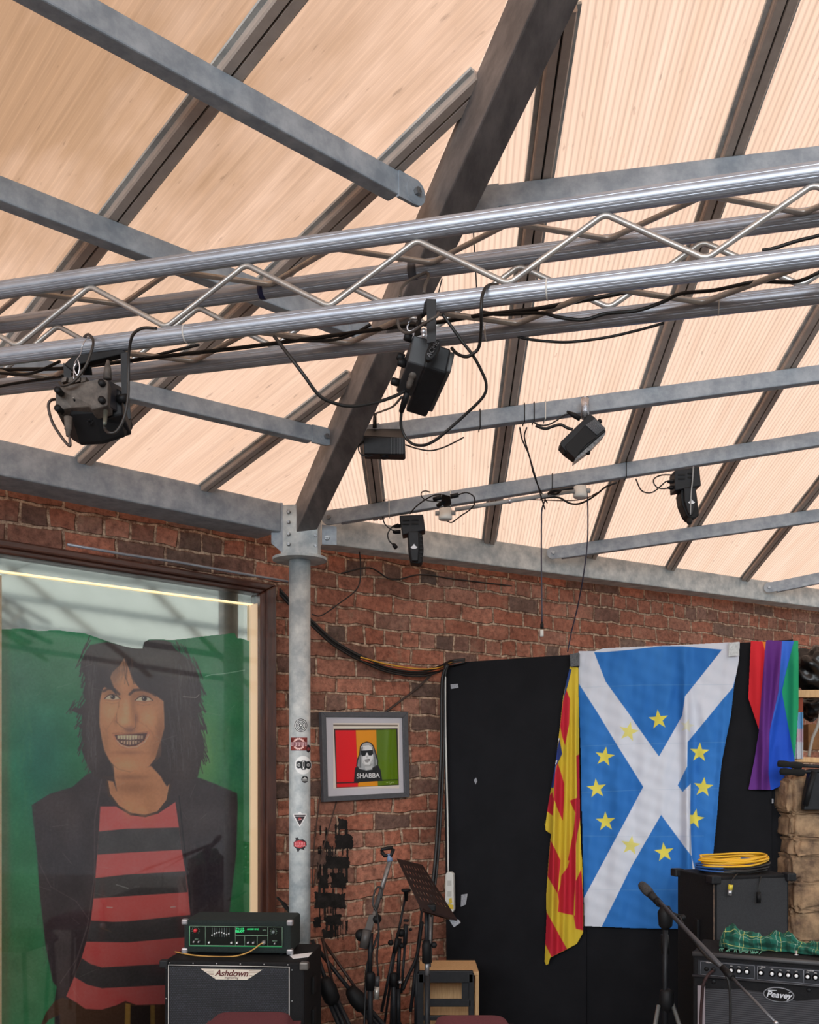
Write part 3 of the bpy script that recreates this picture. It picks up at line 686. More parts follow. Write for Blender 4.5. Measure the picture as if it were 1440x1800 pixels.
# face
face = z5([(545, 150), (500, 220), (425, 290), (400, 370), (340, 440), (306, 560), (300, 780), (318, 920), (350, 1040), (400, 1150), (480, 1225), (600, 1256), (700, 1245), (790, 1200), (850, 1120), (880, 1010), (905, 940), (935, 830), (935, 700), (930, 570), (840, 500), (700, 450), (640, 380), (600, 270)])
A_.poly(face, SK, 1.6)
for x, y, rx, ry, c, al in ((195, 1250, 16, 22, (188, 140, 102), .6), (262, 1262, 16, 16, (186, 138, 100), .6), (222, 1345, 22, 10, (184, 136, 98), .7), (216, 1195, 12, 18, (180, 132, 94), .6),
        (283, 1290, 9, 34, (120, 80, 56), .65), (272, 1318, 10, 20, (126, 84, 58), .5), (185, 1310, 8, 30, (140, 98, 68), .5), (230, 1366, 30, 5, (116, 78, 54), .6),
        (234, 1240, 6, 30, (128, 88, 62), .6), (222, 1250, 7, 24, (194, 148, 110), .6), (218, 1268, 10, 9, (188, 142, 104), .7), (196, 1220, 16, 8, (112, 76, 54), .55), (252, 1222, 20, 10, (108, 72, 54), .6),
        (228, 1283, 10, 6, (108, 76, 66), .8), (240, 1263, 4, 10, (110, 74, 56), .6), (203, 1268, 4, 8, (128, 88, 64), .5), (226, 1323, 26, 4, (130, 86, 62), .6)):
    A_.blob(x, y, rx, ry, c, al)
# cheek folds
A_.line(z5([(470, 700), (420, 780), (370, 850), (390, 930)]), 1.6, (140, 98, 72), .4, 2.5); A_.line(z5([(680, 760), (760, 810), (820, 880), (850, 960)]), 1.6, (136, 92, 68), .45, 2.5); A_.line(z5([(850, 810), (885, 900), (890, 970)]), 1.6, (128, 86, 64), .45, 2.5)
# mouth and teeth
A_.poly(z5([(425, 885), (460, 888), (600, 882), (740, 880), (805, 855), (790, 900), (740, 975), (660, 1030), (580, 1035), (500, 1010), (455, 950)]), (160, 108, 82), 2)
A_.poly(z5([(450, 895), (600, 890), (770, 878), (740, 950), (660, 1002), (580, 1008), (510, 985), (470, 940)]), (74, 48, 44), 1)
for i in range(9):
    x = 492+i*28; w_ = 12.5; top = 898+abs(i-4)*1; bot = 944-abs(i-4)*2
    A_.poly(z5([(x-w_, top), (x+w_, top), (x+w_-2, bot), (x-w_+2, bot)]), (186, 164, 136), .8, .95 if i < 7 else .6)
    A_.poly(z5([(x-w_+3, 954), (x+w_-2, 952), (x+w_-4, 992-abs(i-4)**2*2.2), (x-w_+5, 992-abs(i-4)**2*2.2)]), (172, 148, 122), .8, .9 if i < 7 else .5)
A_.line(z5([(470, 950), (520, 1000), (590, 1020), (670, 1012), (745, 965), (785, 895)]), 1.8, (198, 146, 118), .8)
A_.line(z5([(430, 880), (520, 878), (600, 884), (700, 876), (770, 868)]), 1.2, (108, 70, 56), .7)
# nose
A_.line(z5([(470, 690), (470, 770), (510, 810), (560, 840), (620, 850), (655, 820), (655, 700)]), 1.4, (110, 74, 56), .6)
A_.line(z5([(500, 500), (490, 620), (470, 700)]), 1.6, (132, 92, 66), .6, 2)
# eyes
for cx_, cy_, k in ((428, 530, 1.0), (735, 545, 1.12)):
    A_.poly(z5([(cx_-72*k, cy_+16), (cx_-40*k, cy_-14), (cx_, cy_-26), (cx_+50*k, cy_-8), (cx_+70*k, cy_+14), (cx_+10, cy_+24)]), (176, 158, 134), 1)
    A_.disc(*z5([(cx_+6, cy_-2)])[0], 4.2*k, 4.0*k, (64, 44, 36)); A_.disc(*z5([(cx_+6, cy_-4)])[0], 2*k, 2*k, (22, 16, 14))
    A_.disc(*z5([(cx_-2, cy_-8)])[0], .9, .9, (220, 210, 196))
    A_.line(z5([(cx_-75*k, cy_+14), (cx_-40*k, cy_-18), (cx_, cy_-30), (cx_+50*k, cy_-12), (cx_+78*k, cy_+16)]), 1.7, (58, 38, 32), .9)
    A_.line(z5([(cx_-60*k, cy_+24), (cx_, cy_+34), (cx_+60*k, cy_+24)]), 1.2, (136, 92, 68), .7); A_.line(z5([(cx_-60*k, cy_+50), (cx_, cy_+64), (cx_+60*k, cy_+52)]), 1.2, (132, 92, 68), .5)
A_.line(z5([(345, 470), (390, 445), (450, 455), (495, 500)]), 4.2, (62, 44, 38), .85, 2); A_.line(z5([(600, 500), (640, 462), (720, 455), (800, 478), (850, 510)]), 4.6, (62, 44, 38), .85, 2)
# fringe over the forehead
A_.poly(z5([(480, 60), (545, 120), (500, 215), (430, 280), (405, 330), (430, 400), (460, 470), (480, 520), (420, 455), (350, 430), (320, 470), (300, 620), (302, 800), (330, 960), (352, 1060), (410, 1160), (440, 1300), (300, 1300), (200, 1000), (180, 500), (220, 100)]), HR, 2)
A_.poly(z5([(540, 100), (600, 250), (640, 360), (700, 440), (830, 490), (930, 565), (940, 830), (905, 960), (905, 1100), (860, 1150), (800, 1190), (900, 1300), (960, 1390), (1100, 1300), (1200, 700), (1100, 200), (800, 60)]), HR, 2)
A_.line(z5([(545, 130), (570, 250), (560, 340), (590, 420)]), 1.2, (70, 50, 44), .8); A_.line(z5([(535, 160), (555, 300), (550, 400)]), .9, (84, 60, 50), .8); A_.line(z5([(560, 150), (610, 300), (640, 400)]), 1.4, (60, 44, 40), .8)
for i in range(170):      # wisps breaking the outline of the hair
    e = hair[A_.rs.randint(len(hair))]; e2 = hair[(hair.index(e)+1) % len(hair)]; u_ = A_.rs.rand(); x, y = e[0]+(e2[0]-e[0])*u_, e[1]+(e2[1]-e[1])*u_
    if y > 1362 or y < 1135 or 192 < x < 296: continue
    sg = -1 if x < 235 else 1; L_ = 8+A_.rs.rand()*16
    A_.line([(x-sg*4, y-L_), (x+sg*(1+A_.rs.rand()*2), y-L_*.3), (x+sg*(3+A_.rs.rand()*6), y+L_*.3)], 1.5, HR, .75)
for i in range(60):      # loose strands over the brow and cheeks
    x = 455+A_.rs.rand()*180; y = 200+A_.rs.rand()*120; A_.line(z5([(x, y-60), (x+4, y), (x+A_.rs.rand()*26-8, y+60)]), .6, (96, 70, 56), .22)
for (p0_, p1_) in (((306, 470), (300, 900)), ((925, 560), (905, 1080))):
    for i in range(26):
        u_ = A_.rs.rand(); x, y = p0_[0]+(p1_[0]-p0_[0])*u_, p0_[1]+(p1_[1]-p0_[1])*u_; A_.line(z5([(x, y-40), (x+(7 if x < 600 else -8)*A_.rs.rand(), y), (x, y+40)]), 1.4, HR, .0)
for x, y, rx, ry in ((185, 1165, 30, 12), (200, 1180, 14, 30), (270, 1160, 36, 14), (310, 1200, 24, 40), (330, 1290, 16, 60), (160, 1250, 12, 60), (320, 1360, 20, 30), (165, 1330, 14, 30)):
    A_.blob(x, y, rx, ry, (74, 62, 58), .45)
for i in range(260):
    side_ = A_.rs.rand() < .45
    if side_: x, y = 185+A_.rs.rand()*95, 100+A_.rs.rand()*1050; dx = -25+A_.rs.rand()*20
    else: x, y = 960+A_.rs.rand()*300, 150+A_.rs.rand()*1000; dx = 5+A_.rs.rand()*40
    c = 46+A_.rs.rand()*44; L_ = 80+A_.rs.rand()*130
    A_.line(z5([(x, y), (x+dx*.6, y+L_*.5), (x+dx*.4, y+L_)]), 1.1, (c+4, c-4, c-4), .4)
# broad dry brushwork over the jacket and the ground
for i in range(160):
    x, y = 25+A_.rs.rand()*105, 1400+A_.rs.rand()*330
    if i % 2: x = 330+A_.rs.rand()*75
    c = 34+A_.rs.rand()*40; L_ = 15+A_.rs.rand()*35
    if x < 68+max(0, (y-1640)*.35) or x > 412: continue
    A_.line([(x, y), (x+4*(A_.rs.rand()-.5), y+L_*.5), (x+6*(A_.rs.rand()-.5), y+L_)], 2.5, (c+4, c-3, c-3), .13, 2)
for i in range(260):
    x, y = 4+A_.rs.rand()*56, 1110+A_.rs.rand()*600
    if i % 2: x, y = 372+A_.rs.rand()*68, 1130+A_.rs.rand()*250
    k = A_.rs.rand(); A_.line([(x, y), (x+14*(A_.rs.rand()-.5), y+10+20*A_.rs.rand())], 4, (40+30*k, 96+28*k, 66+16*k), .14, 3)
# scuffs in the varnish
A_.line([(361, 1189), (372, 1186), (395, 1184), (430, 1178)], 1.1, (150, 180, 160), .8); A_.line([(322, 1225), (345, 1226), (350, 1221)], 1.0, (140, 130, 124), .8)
for i in range(26):
    x, y = 10+A_.rs.rand()*420, 1130+A_.rs.rand()*640; a = A_.rs.rand()*6.28; L_ = 8+A_.rs.rand()*40
    A_.line([(x, y), (x+L_*math.cos(a), y+L_*math.sin(a)*.5)], .8, (150, 145, 136), .22)
A_.noise(3, 3.0); A_.noise(1.5, 2.5)
A_.gain = 2.35; A_.sat = 1.04
TOPX = np.array([2, 40, 70, 100, 150, 190, 220, 240, 252, 255, 262, 280, 300, 330, 360, 400, 409, 413, 417, 425, 444], float)
TOPY = np.array([1106, 1104, 1109, 1107, 1113, 1127, 1136, 1140, 1140, 1128, 1124, 1123, 1125, 1122, 1118, 1114, 1112, 1113, 1121, 1122, 1128], float)
CANV = paint_mat('oil_on_canvas', 0.6, bump=0.06, bscale=300)
cloth('canvas', A_, on_plane(WL, lambda X, Y: 0.018+0.003*np.sin(X/37)*np.sin(Y/90)), CANV, pt, keep=lambda X, Y: Y >= np.interp(X, TOPX, TOPY))
# the glazing in front of it
GLS = bpy.data.materials.new('picture_glass'); GLS.use_nodes = True; t = GLS.node_tree; t.nodes.clear()
o_ = t.nodes.new('ShaderNodeOutputMaterial'); tp = t.nodes.new('ShaderNodeBsdfTransparent'); gl = t.nodes.new('ShaderNodeBsdfGlossy'); mx = t.nodes.new('ShaderNodeMixShader')
lw = t.nodes.new('ShaderNodeFresnel'); lw.inputs['IOR'].default_value = 1.5
gl.inputs['Roughness'].default_value = 0.03; t.links.new(lw.outputs[0], mx.inputs[0]); t.links.new(tp.outputs[0], mx.inputs[1]); t.links.new(gl.outputs[0], mx.inputs[2]); t.links.new(mx.outputs[0], o_.inputs[0])
GLS2 = GLS.copy(); GLS2.node_tree.nodes['Fresnel'].inputs['IOR'].default_value = 1.22
MB().prism([WL.hit(x, y, 0.040) for x, y in ((-6, 970), (460, 1043), (460, 2080), (-6, 2290))], -WL.n*0.004).build('glass', GLS, pt)
# timber rail and thin pipe above the frame
MB().tube([WL.hit(118, 957, 0.09), WL.hit(222, 975, 0.09), WL.hit(312, 988, 0.09), WL.hit(417, 1007, 0.09), WL.hit(506, 1022, 0.09)], 0.006, 10).build('conduit', ALU, None)
tag(bpy.data.objects['conduit'], 'thin metal conduit running along the top of the painting frame', 'pipe')

# ------------------------------------------------------------------ small framed print
z3 = lambda L: [(540+a/5.538, 1220+b/5.538) for a, b in L]
fp = WR.hit(645, 1410, 0.0)
ft = thing('framed_print', 'small grey framed print of a long-haired figure in sunglasses on red, orange and green', 'picture', fp)
O_ = z3([(140, 172), (982, 172), (1002, 1004), (163, 1052)]); I_ = z3([(186, 222), (938, 228), (954, 960), (206, 998)])
GREYF = mat('slate_grey_frame', (74, 74, 78), 0.45, 0, (84, 84, 88), 60)
frame_members(WR, O_, I_, 0.004, 0.034, GREYF, ft, 'frame_rail', bevel=0.002)
MB().prism([WR.hit(x, y, 0.020) for x, y in z3([(180, 216), (944, 222), (960, 966), (200, 1004)])], -WR.n*0.012).build('mount_board', mat('mount_white', (214, 208, 212), 0.8), ft)
B_ = Art(586, 1271, 702, 1386, 0.25, (226, 214, 204))
q3 = lambda L: z3(L)
B_.poly(q3([(250, 296), (884, 300), (884, 314), (250, 312)]), (120, 108, 96)); B_.poly(q3([(250, 312), (884, 314), (880, 335), (262, 340)]), (236, 220, 206))
B_.poly(q3([(262, 338), (880, 334), (893, 886), (284, 914)]), (40, 36, 30))
B_.poly(q3([(274, 352), (474, 352), (496, 902), (290, 908)]), (222, 40, 52)); B_.poly(q3([(474, 352), (674, 350), (690, 892), (496, 902)]), (246, 152, 24)); B_.poly(q3([(674, 350), (868, 344), (886, 880), (690, 892)]), (92, 118, 28))
B_.poly(q3([(760, 350), (800, 350), (770, 830), (750, 834)]), (120, 146, 84), 8, .5)
B_.line(q3([(290, 866), (500, 860)]), 2.2, (60, 22, 24)); B_.line(q3([(690, 842), (880, 834)]), 1.8, (44, 60, 20))
B_.poly(q3([(468, 716), (560, 690), (690, 690), (715, 740), (732, 845), (455, 862)]), (26, 24, 26)); 
hp_ = [(582, 462), (540, 474), (515, 505), (505, 590), (484, 640), (478, 700), (500, 740), (560, 752), (640, 735), (690, 700), (694, 650), (680, 600), (668, 560), (650, 505), (620, 472)]
B_.poly(q3(hp_), (30, 28, 28)); B_.poly(q3([(582, 472), (545, 484), (524, 510), (516, 590), (496, 640), (490, 700), (510, 730), (570, 742), (630, 722), (680, 692), (684, 650), (668, 600), (656, 560), (640, 510), (614, 480)]), (176, 176, 176))
B_.poly(q3([(545, 505), (600, 498), (634, 520), (642, 600), (636, 670), (600, 702), (560, 700), (535, 660), (530, 590)]), (226, 224, 222)); B_.poly(q3([(560, 700), (600, 704), (630, 690), (636, 735), (570, 745)]), (200, 198, 196))
for i in range(16):
    sx = 500+A_.rs.rand()*45 if i % 2 else 645+A_.rs.rand()*34
    B_.line(q3([(sx+(20 if i % 2 else -20), 520), (sx, 620), (sx-4, 715)]), .5, (60, 60, 60), .7)
B_.poly(q3([(522, 552), (640, 546), (642, 580), (628, 598), (600, 598), (588, 570), (576, 572), (566, 600), (538, 604), (526, 584)]), (18, 18, 20))
B_.poly(q3([(560, 640), (606, 632), (612, 650), (588, 668), (566, 662)]), (150, 146, 144), 1); B_.line(q3([(562, 640), (610, 634)]), .8, (50, 48, 48)); B_.line(q3([(584, 600), (582, 622), (596, 624)]), .6, (110, 108, 106)); B_.poly(q3([(545, 650), (560, 690), (610, 690), (636, 640), (620, 700), (560, 704)]), (120, 118, 116), 3, .6)
for (x, y) in ((770, 862), (790, 858), (812, 864), (832, 860), (800, 874)): B_.line(q3([(x, y), (x+14, y-3), (x+8, y+6)]), .5, (206, 206, 180), .9)
B_.gain = 1.15; B_.sat = 1.12
cloth('print', B_, on_plane(WR, 0.0215), paint_mat('printed_paper', 0.5), ft)
TXW = mat('lettering_white', (232, 228, 226), 0.6)
q0, q1 = WR.hit(*q3([(484, 800)])[0], 0.0222), WR.hit(*q3([(704, 793)])[0], 0.0222); wv = q1-q0
text('SHABBA', 'lettering', TXW, (q0+q1)/2, wv, (0, 0, 1), 0.036, ft, 0.0003, wide=wv.length/0.036/3.55, bold=0.0006)
MB().prism([WR.hit(x, y, 0.027) for x, y in z3([(184, 220), (940, 226), (956, 962), (204, 1000)])], -WR.n*0.002).build('glass', GLS2, ft)

# ------------------------------------------------------------------ stickers on the column
def on_col(X, Y):
    """front of the shaft seen at that pixel"""
    R = 0.0494; rx = (X-720)/F; rz = (HOR-Y)/F
    a = rx*rx+1; b = -2*(rx*cx+cz); c = cx*cx+cz*cz-R*R
    t_ = (-b-np.sqrt(np.maximum(b*b-4*a*c, 0)))/(2*a)
    return np.stack([rx*t_, t_, EYE+rz*t_], -1)
STK = paint_mat('sticker_vinyl', 0.4)
def sticker(art, label, keep=None):
    tag(cloth('sticker', art, on_col, STK, keep=keep), label, 'sticker', 'stickers on the steel column')
zs = lambda x, y: (480+x/6, 1220+y/6)
a = Art(515.8, 1261, 541.5, 1288.5, .3, (40, 42, 46)); c0 = zs(294, 330)
for r_, c_ in ((13, (232, 232, 228)), (12, (50, 52, 56)), (10.6, (226, 226, 222)), (9.2, (50, 52, 56)), (7.8, (226, 226, 222)), (6.4, (50, 52, 56)), (5, (226, 226, 222)), (3.8, (56, 58, 60)), (1.8, (226, 226, 222))): a.disc(c0[0], c0[1], r_*.97, r_, c_)
sticker(a, 'round black and white sticker of concentric rings, topmost on the column', lambda X, Y: ((X-c0[0])/12.6)**2+((Y-c0[1])/13)**2 < 1)
a = Art(511.2, 1296.3, 540.5, 1319.5, .3, (120, 44, 38)); a.noise(5, 26)
for k in range(18):
    t_ = k*math.pi/9; a.disc(525.5+9.6*math.cos(t_), 1307.5+9.6*math.sin(t_), 1.3, 1.3, (236, 200, 190))
a.disc(525.5, 1307.5, 9.6, 9.6, (236, 196, 188)); a.disc(525.5, 1307.5, 7.4, 7.4, (110, 50, 50)); a.poly([(512, 1304), (540, 1304), (540, 1312), (512, 1312)], (120, 60, 66))
for k, ch in enumerate('OVERDRIVE'):
    x = 512.4+k*3.05
    a.line([(x, 1305.2), (x, 1311)], .8, (238, 206, 204)); a.line([(x, 1305.3), (x+1.8, 1305.3)], .7, (238, 206, 204))
    if k % 2 == 0: a.line([(x, 1311), (x+1.8, 1311)], .7, (238, 206, 204)); a.line([(x+1.8, 1305.3), (x+1.8, 1311)], .7, (238, 206, 204))
    else: a.line([(x, 1308), (x+1.6, 1308)], .6, (238, 206, 204))
sticker(a, 'rectangular red sticker with a pale cog, second from the top of the column')
a = Art(538, 1309, 547, 1324, .3, (36, 28, 30)); a.disc(542.5, 1316.5, 2.2, 3, (150, 60, 60))
sticker(a, 'small round dark red sticker on the edge of the column beside the cog sticker', lambda X, Y: ((X-542)/4)**2+((Y-1316)/7)**2 < 1)
a = Art(517, 1327.5, 547.6, 1362.5, .3, (236, 236, 234)); c3 = (533, 1345)
a.poly([(521, 1340), (525, 1337.5), (530, 1339), (531, 1337), (536.5, 1337), (538, 1339), (543, 1338), (547, 1341), (547, 1349), (543, 1352), (538, 1350), (537, 1353), (531, 1353), (529, 1350), (524, 1351), (521, 1348)], (34, 36, 38))
a.line([(533.6, 1339), (533.6, 1348)], 3.2, (236, 236, 234)); a.line([(533.6, 1340), (533.6, 1347)], 1.4, (34, 36, 38)); a.disc(533.6, 1350.5, 1.6, 1.6, (236, 236, 234))
for x in (525.5, 542): a.disc(x, 1344.8, 2.6, 2.8, (236, 236, 234)); a.disc(x, 1344.8, 1.7, 1.9, (34, 36, 38)); a.disc(x, 1344.8, .7, .8, (236, 236, 234))
sticker(a, 'large round white sticker with a black exclamation mark emblem', lambda X, Y: ((X-c3[0])/14.8)**2+((Y-c3[1])/16.5)**2 < 1)
a = Art(529, 1363, 543, 1377.5, .3, (38, 38, 40)); a.poly([(531, 1370.4), (541, 1370.4), (539, 1368), (537.6, 1368), (537.6, 1366), (534.4, 1366), (534.4, 1368), (533, 1368)], (190, 190, 188)); a.line([(531.4, 1372.6), (540.6, 1372.6)], .9, (190, 190, 188))
sticker(a, 'small round black sticker under the white exclamation sticker', lambda X, Y: ((X-536)/6.2)**2+((Y-1370)/6.4)**2 < 1)
tri = [(515, 1430.5), (524, 1429.5), (525, 1427), (529, 1427), (530.5, 1429.5), (539.5, 1430.5), (539.5, 1434), (527, 1454.5), (515, 1434)]
a = Art(514, 1426, 540.5, 1455.5, .3, (232, 230, 228)); a.poly([(517, 1432.5), (537.6, 1432.5), (527, 1451)], (46, 36, 40)); a.disc(527, 1439.5, 3, 2.6, (170, 60, 60)); a.line([(518, 1434.8), (536, 1434.8)], 1.2, (210, 206, 204)); a.line([(524, 1442), (531, 1440)], .8, (214, 210, 210))
def inpoly(pts):
    def k(X, Y):
        ins = np.zeros(X.shape, bool)
        for i in range(len(pts)):
            ax, ay = pts[i]; bx, by = pts[(i+1) % len(pts)]
            if ay != by: ins ^= ((ay > Y) != (by > Y)) & (X < (bx-ax)*(Y-ay)/(by-ay)+ax)
        return ins
    return k
sticker(a, 'triangular black and white sticker pointing down, lower on the column', inpoly(tri))
sp_ = [(519, 1472.5), (524, 1472), (526, 1475.5), (533, 1475), (539, 1480), (539.5, 1486), (535, 1492), (536, 1494.5), (528, 1492.5), (524, 1499), (520, 1491), (516, 1488), (516, 1480.5), (520, 1477)]
a = Art(515, 1471, 541, 1500, .3, (44, 40, 44)); a.poly([(517, 1480), (526, 1477), (537, 1480), (538, 1487), (527, 1491), (517, 1488)], (196, 60, 68))
for k in range(7): a.line([(519+k*2.7, 1481), (519+k*2.7, 1484)], 1, (240, 190, 190)); a.line([(519+k*2.7, 1485.4), (520.6+k*2.7, 1488)], .9, (240, 190, 190))
sticker(a, 'jagged red and black sticker, lowest on the column', inpoly(sp_))
# ------------------------------------------------------------------ black boards behind the stage
def bpoly(L, off): return [BD.hit(x, y, off) for x, y in L]
for lb, L, _of in (('wide black painted board standing against the bricks, left of the blue and white flag', [(780, 1166), (1030, 1149), (1031, 1866), (786, 1862)], 0.0),
              ('black painted board behind the blue and white flag', [(1020, 1150), (1357, 1126), (1357, 1900), (1021, 1866)], -.0185),
              ('narrow black painted board on the right, behind the rainbow flag', [(1349, 1127), (1394, 1124), (1392, 1900), (1349, 1898)], -.037)):
    q = bpoly(L, _of)
    for p in (q[2], q[3]): p.z = 0.0
    tag(MB().prism(q, -BD.n*0.018).build('black_board', BLACKP, bevel=0.001), lb, 'board')
# scraps of paper and paint left on the boards
SCR = mat('paper_scrap', (170, 172, 178), 0.8, 0, (110, 112, 118), 300)
for L, lb in (([(792, 1203), (805, 1202), (806, 1209), (793, 1211)], 'small white scrap of paper at the top left of the black board'),
              ([(833, 1371), (837, 1367), (839, 1373), (836, 1379)], 'tiny white scrap stuck halfway up the black board'),
              ([(811, 1573), (822, 1571), (819, 1590), (810, 1594)], 'grey torn sticker on the black board beside the power strip'),
              ([(1357, 1404), (1360, 1404), (1360, 1412), (1357, 1412)], 'white scrap at the seam under the rainbow flag')):
    tag(MB().prism(bpoly(L, 0.0025), -BD.n*0.002).build('paper_scrap', SCR), lb, 'sticker')
for x, y in ((822, 1188), (818, 1210), (806, 1638), (803, 1667), (1052, 1695), (1052, 1699)):
    pass

# ------------------------------------------------------------------ flags
zf = lambda L: [(900+a/2.667, 1100+b/2.667) for a, b in L]
zg = lambda L: [(900+a/2.667, 1400+b/2.667) for a, b in L]
FLG = paint_mat('flag_cloth', 0.8, bump=0.25, bscale=900)
BL = (44, 112, 186); WH = (206, 210, 220); YE = (222, 208, 84)
flag_out = zf([(313, 117), (385, 118), (430, 105), (620, 96), (800, 89), (1000, 78), (1070, 76), (1066, 160), (1043, 280), (1028, 420), (1008, 520), (985, 640), (972, 760), (962, 900), (945, 1067)])+zg([(945, 290), (930, 420), (900, 520), (860, 622), (780, 622), (560, 618), (340, 608), (332, 300), (328, 60)])+zf([(326, 900), (322, 600), (312, 300)])
C_ = Art(1015, 1124, 1304, 1640, .6, BL); C_.noise(60, 7, (0.5, 2.2)); C_.noise(14, 5, (0.6, 2))
C_.poly(zf([(300, 60), (1080, 60), (1075, 92), (985, 112), (800, 96), (700, 96), (560, 112), (430, 124), (385, 124), (300, 130)]), WH)
C_.poly(zf([(300, 110), (385, 122), (440, 262), (540, 400), (630, 530), (690, 612), (800, 420), (812, 330), (876, 250), (985, 112), (1090, 80), (1060, 200), (1036, 290), (960, 380), (880, 478), (824, 545), (822, 660), (778, 748), (836, 826), (838, 1000), (845, 1110), (700, 886), (450, 1300), (420, 1420), (300, 1500), (330, 1290), (450, 1067), (616, 755), (500, 570), (400, 405), (312, 268)]), WH)
C_.poly(zg([(330, 500), (594, 0), (700, 86), (560, 330), (418, 618), (330, 618)]), WH)
C_.poly(zg([(700, 86), (838, -60), (836, 100), (842, 280)]), WH); C_.poly(zf([(836, 820), (840, 1100), (832, 1062), (834, 830)]), (150, 156, 168))
C_.poly(zf([(838, 820), (900, 860), (960, 900), (950, 1067), (846, 1100)]), BL, 1)
C_.poly(zg([(700, 88), (560, 330), (420, 620), (860, 640), (850, 290)]), BL); C_.poly(zg([(842, 282), (860, 350), (848, 350)]), WH)
def star(art, x, y, r, col, rot=0.0, al=1.0):
    art.poly([(x+(r if k % 2 == 0 else r*.40)*math.sin(rot+k*math.pi/5), y-(r if k % 2 == 0 else r*.40)*math.cos(rot+k*math.pi/5)) for k in range(10)], col, .8, al)
for (x, y), rot, al in ((zf([(688, 440)])[0], -.1, 1), (zf([(548, 497)])[0], .2, .75), (zf([(435, 614)])[0], .15, 1), (zf([(880, 594)])[0], .05, 1), (zf([(397, 763)])[0], -.1, 1), (zf([(898, 757)])[0], .1, 1),
                        (zf([(440, 918)])[0], -.05, 1), (zf([(856, 905)])[0], .2, 1), (zg([(557, 230)])[0], .15, .75), (zg([(714, 262)])[0], -.1, 1)):
    star(C_, x, y, 18, YE, rot, al)
C_.poly(zf([(818, 860), (835, 860), (835, 950), (818, 950)]), WH)
star(C_, *zf([(822, 470)])[0], 13, (214, 208, 150), .2, .45)
for yy in (270, 545, 762): C_.line(zf([(320, yy+20), (600, yy+8), (1040, yy+(6 if yy < 500 else 0))]), .8, (150, 170, 190), .35)
for yy in (185, 435): C_.line(zg([(330, yy), (600, yy+4), (900, yy)]), .8, (150, 170, 190), .35)
def folds(ls, base):
    def off(X, Y):
        o = np.full(X.shape, base, float)
        for x0, y0, x1, y1, wd, am, fa in ls:      # ridge from (x0,y0) to (x1,y1)
            dx, dy = x1-x0, y1-y0; L = math.hypot(dx, dy); t_ = ((X-x0)*dx+(Y-y0)*dy)/L/L
            d = ((X-x0)*dy-(Y-y0)*dx)/L; e = np.clip(t_*fa+0.15, 0, 1)*np.clip((1.15-t_)*4, 0, 1)
            o = o+am*np.exp(-(d/wd)**2)*e
        return o
    return off
fo = folds([(1095, 1120, 1085, 1640, 16, .02, 3), (1128, 1120, 1140, 1640, 14, .016, 3), (1168, 1130, 1160, 1640, 18, .022, 2), (1204, 1130, 1212, 1640, 9, .05, 4), (1245, 1150, 1236, 1600, 16, .02, 3), (1280, 1150, 1258, 1500, 9, .022, 2),
            (1040, 1140, 1036, 1640, 12, .012, 3), (1200, 1135, 1150, 1300, 12, .012, 3), (1200, 1135, 1250, 1300, 10, .012, 3), (1062, 1300, 1110, 1500, 14, .01, 2)], 0.012)
fo2 = lambda X, Y: fo(X, Y)+0.002*np.sin(X*.31+Y*.07)*np.sin(Y*.05)+0.0012*np.sin(X*.11-Y*.23)
fl = cloth('hanging_flag', C_, on_plane(BD, fo2), FLG, keep=inpoly(flag_out), thick=0.001)
tag(fl, 'blue flag with a white diagonal cross and ring of yellow stars', 'flag')

RE = (186, 34, 52); YL = (206, 178, 52)
E_ = Art(955, 1168, 1032, 1700, .5, YL); E_.noise(30, 6, (0.5, 3))
out_e = zf([(272, 190), (312, 196), (314, 400), (316, 620), (320, 900), (326, 1067)])+zg([(330, 300), (336, 560), (334, 640), (305, 692), (262, 715), (180, 757), (172, 786), (160, 792), (153, 775), (157, 680), (162, 560), (160, 470), (170, 320), (180, 200), (184, 178), (158, 160), (154, 130), (162, 60)])+zf([(155, 950), (165, 868), (183, 760), (205, 640), (222, 500), (240, 330), (262, 230)])
for L in ([(256, 300), (272, 345), (268, 460), (250, 560), (236, 520), (226, 470), (240, 350)], [(214, 640), (246, 742), (238, 912), (210, 850), (198, 800), (200, 700)], [(170, 780), (198, 812), (192, 890), (163, 868)],
          [(302, 610), (320, 600), (322, 900), (306, 980), (290, 1100), (262, 1100), (290, 960), (306, 800)]): E_.poly(zf(L), RE)
for L in ([(160, 20), (190, -20), (198, 30), (190, 70)], [(196, 10), (240, 110), (246, -20), (200, -40)], [(182, 205), (228, 300), (214, 455), (168, 375)], [(272, 20), (322, 0), (320, 100), (300, 180), (262, 330), (215, 455), (228, 540), (290, 556), (300, 620), (334, 628), (334, 480), (326, 350), (296, 560), (286, 556), (300, 400), (300, 200), (316, 110), (290, 60)],
          [(162, 540), (258, 715), (186, 752), (156, 690)], [(298, 400), (326, 340), (334, 540), (322, 560), (306, 520), (296, 560)]): E_.poly(zg(L), RE)
E_.poly(zg([(232, 372), (262, 330), (300, 180), (296, 380), (290, 556), (262, 552), (216, 540)]), RE, 1, .95)
E_.poly(zf([(264, 200), (280, 205), (262, 280), (240, 350), (250, 290)]), (36, 62, 120)); E_.poly(zf([(222, 530), (236, 600), (206, 660), (196, 760), (178, 758), (200, 640)]), (38, 56, 126)); E_.poly(zf([(214, 520), (224, 530), (216, 545)]), (220, 220, 224)); E_.poly(zf([(200, 625), (214, 632), (206, 650), (196, 648)]), (220, 220, 224))
fe = folds([(984, 1180, 966, 1690, 7, .035, 4), (1000, 1180, 990, 1690, 6, .03, 4), (1012, 1180, 1012, 1600, 5, .04, 4), (1022, 1180, 1026, 1640, 5, .02, 4), (975, 1300, 972, 1690, 5, .02, 3)], 0.03)
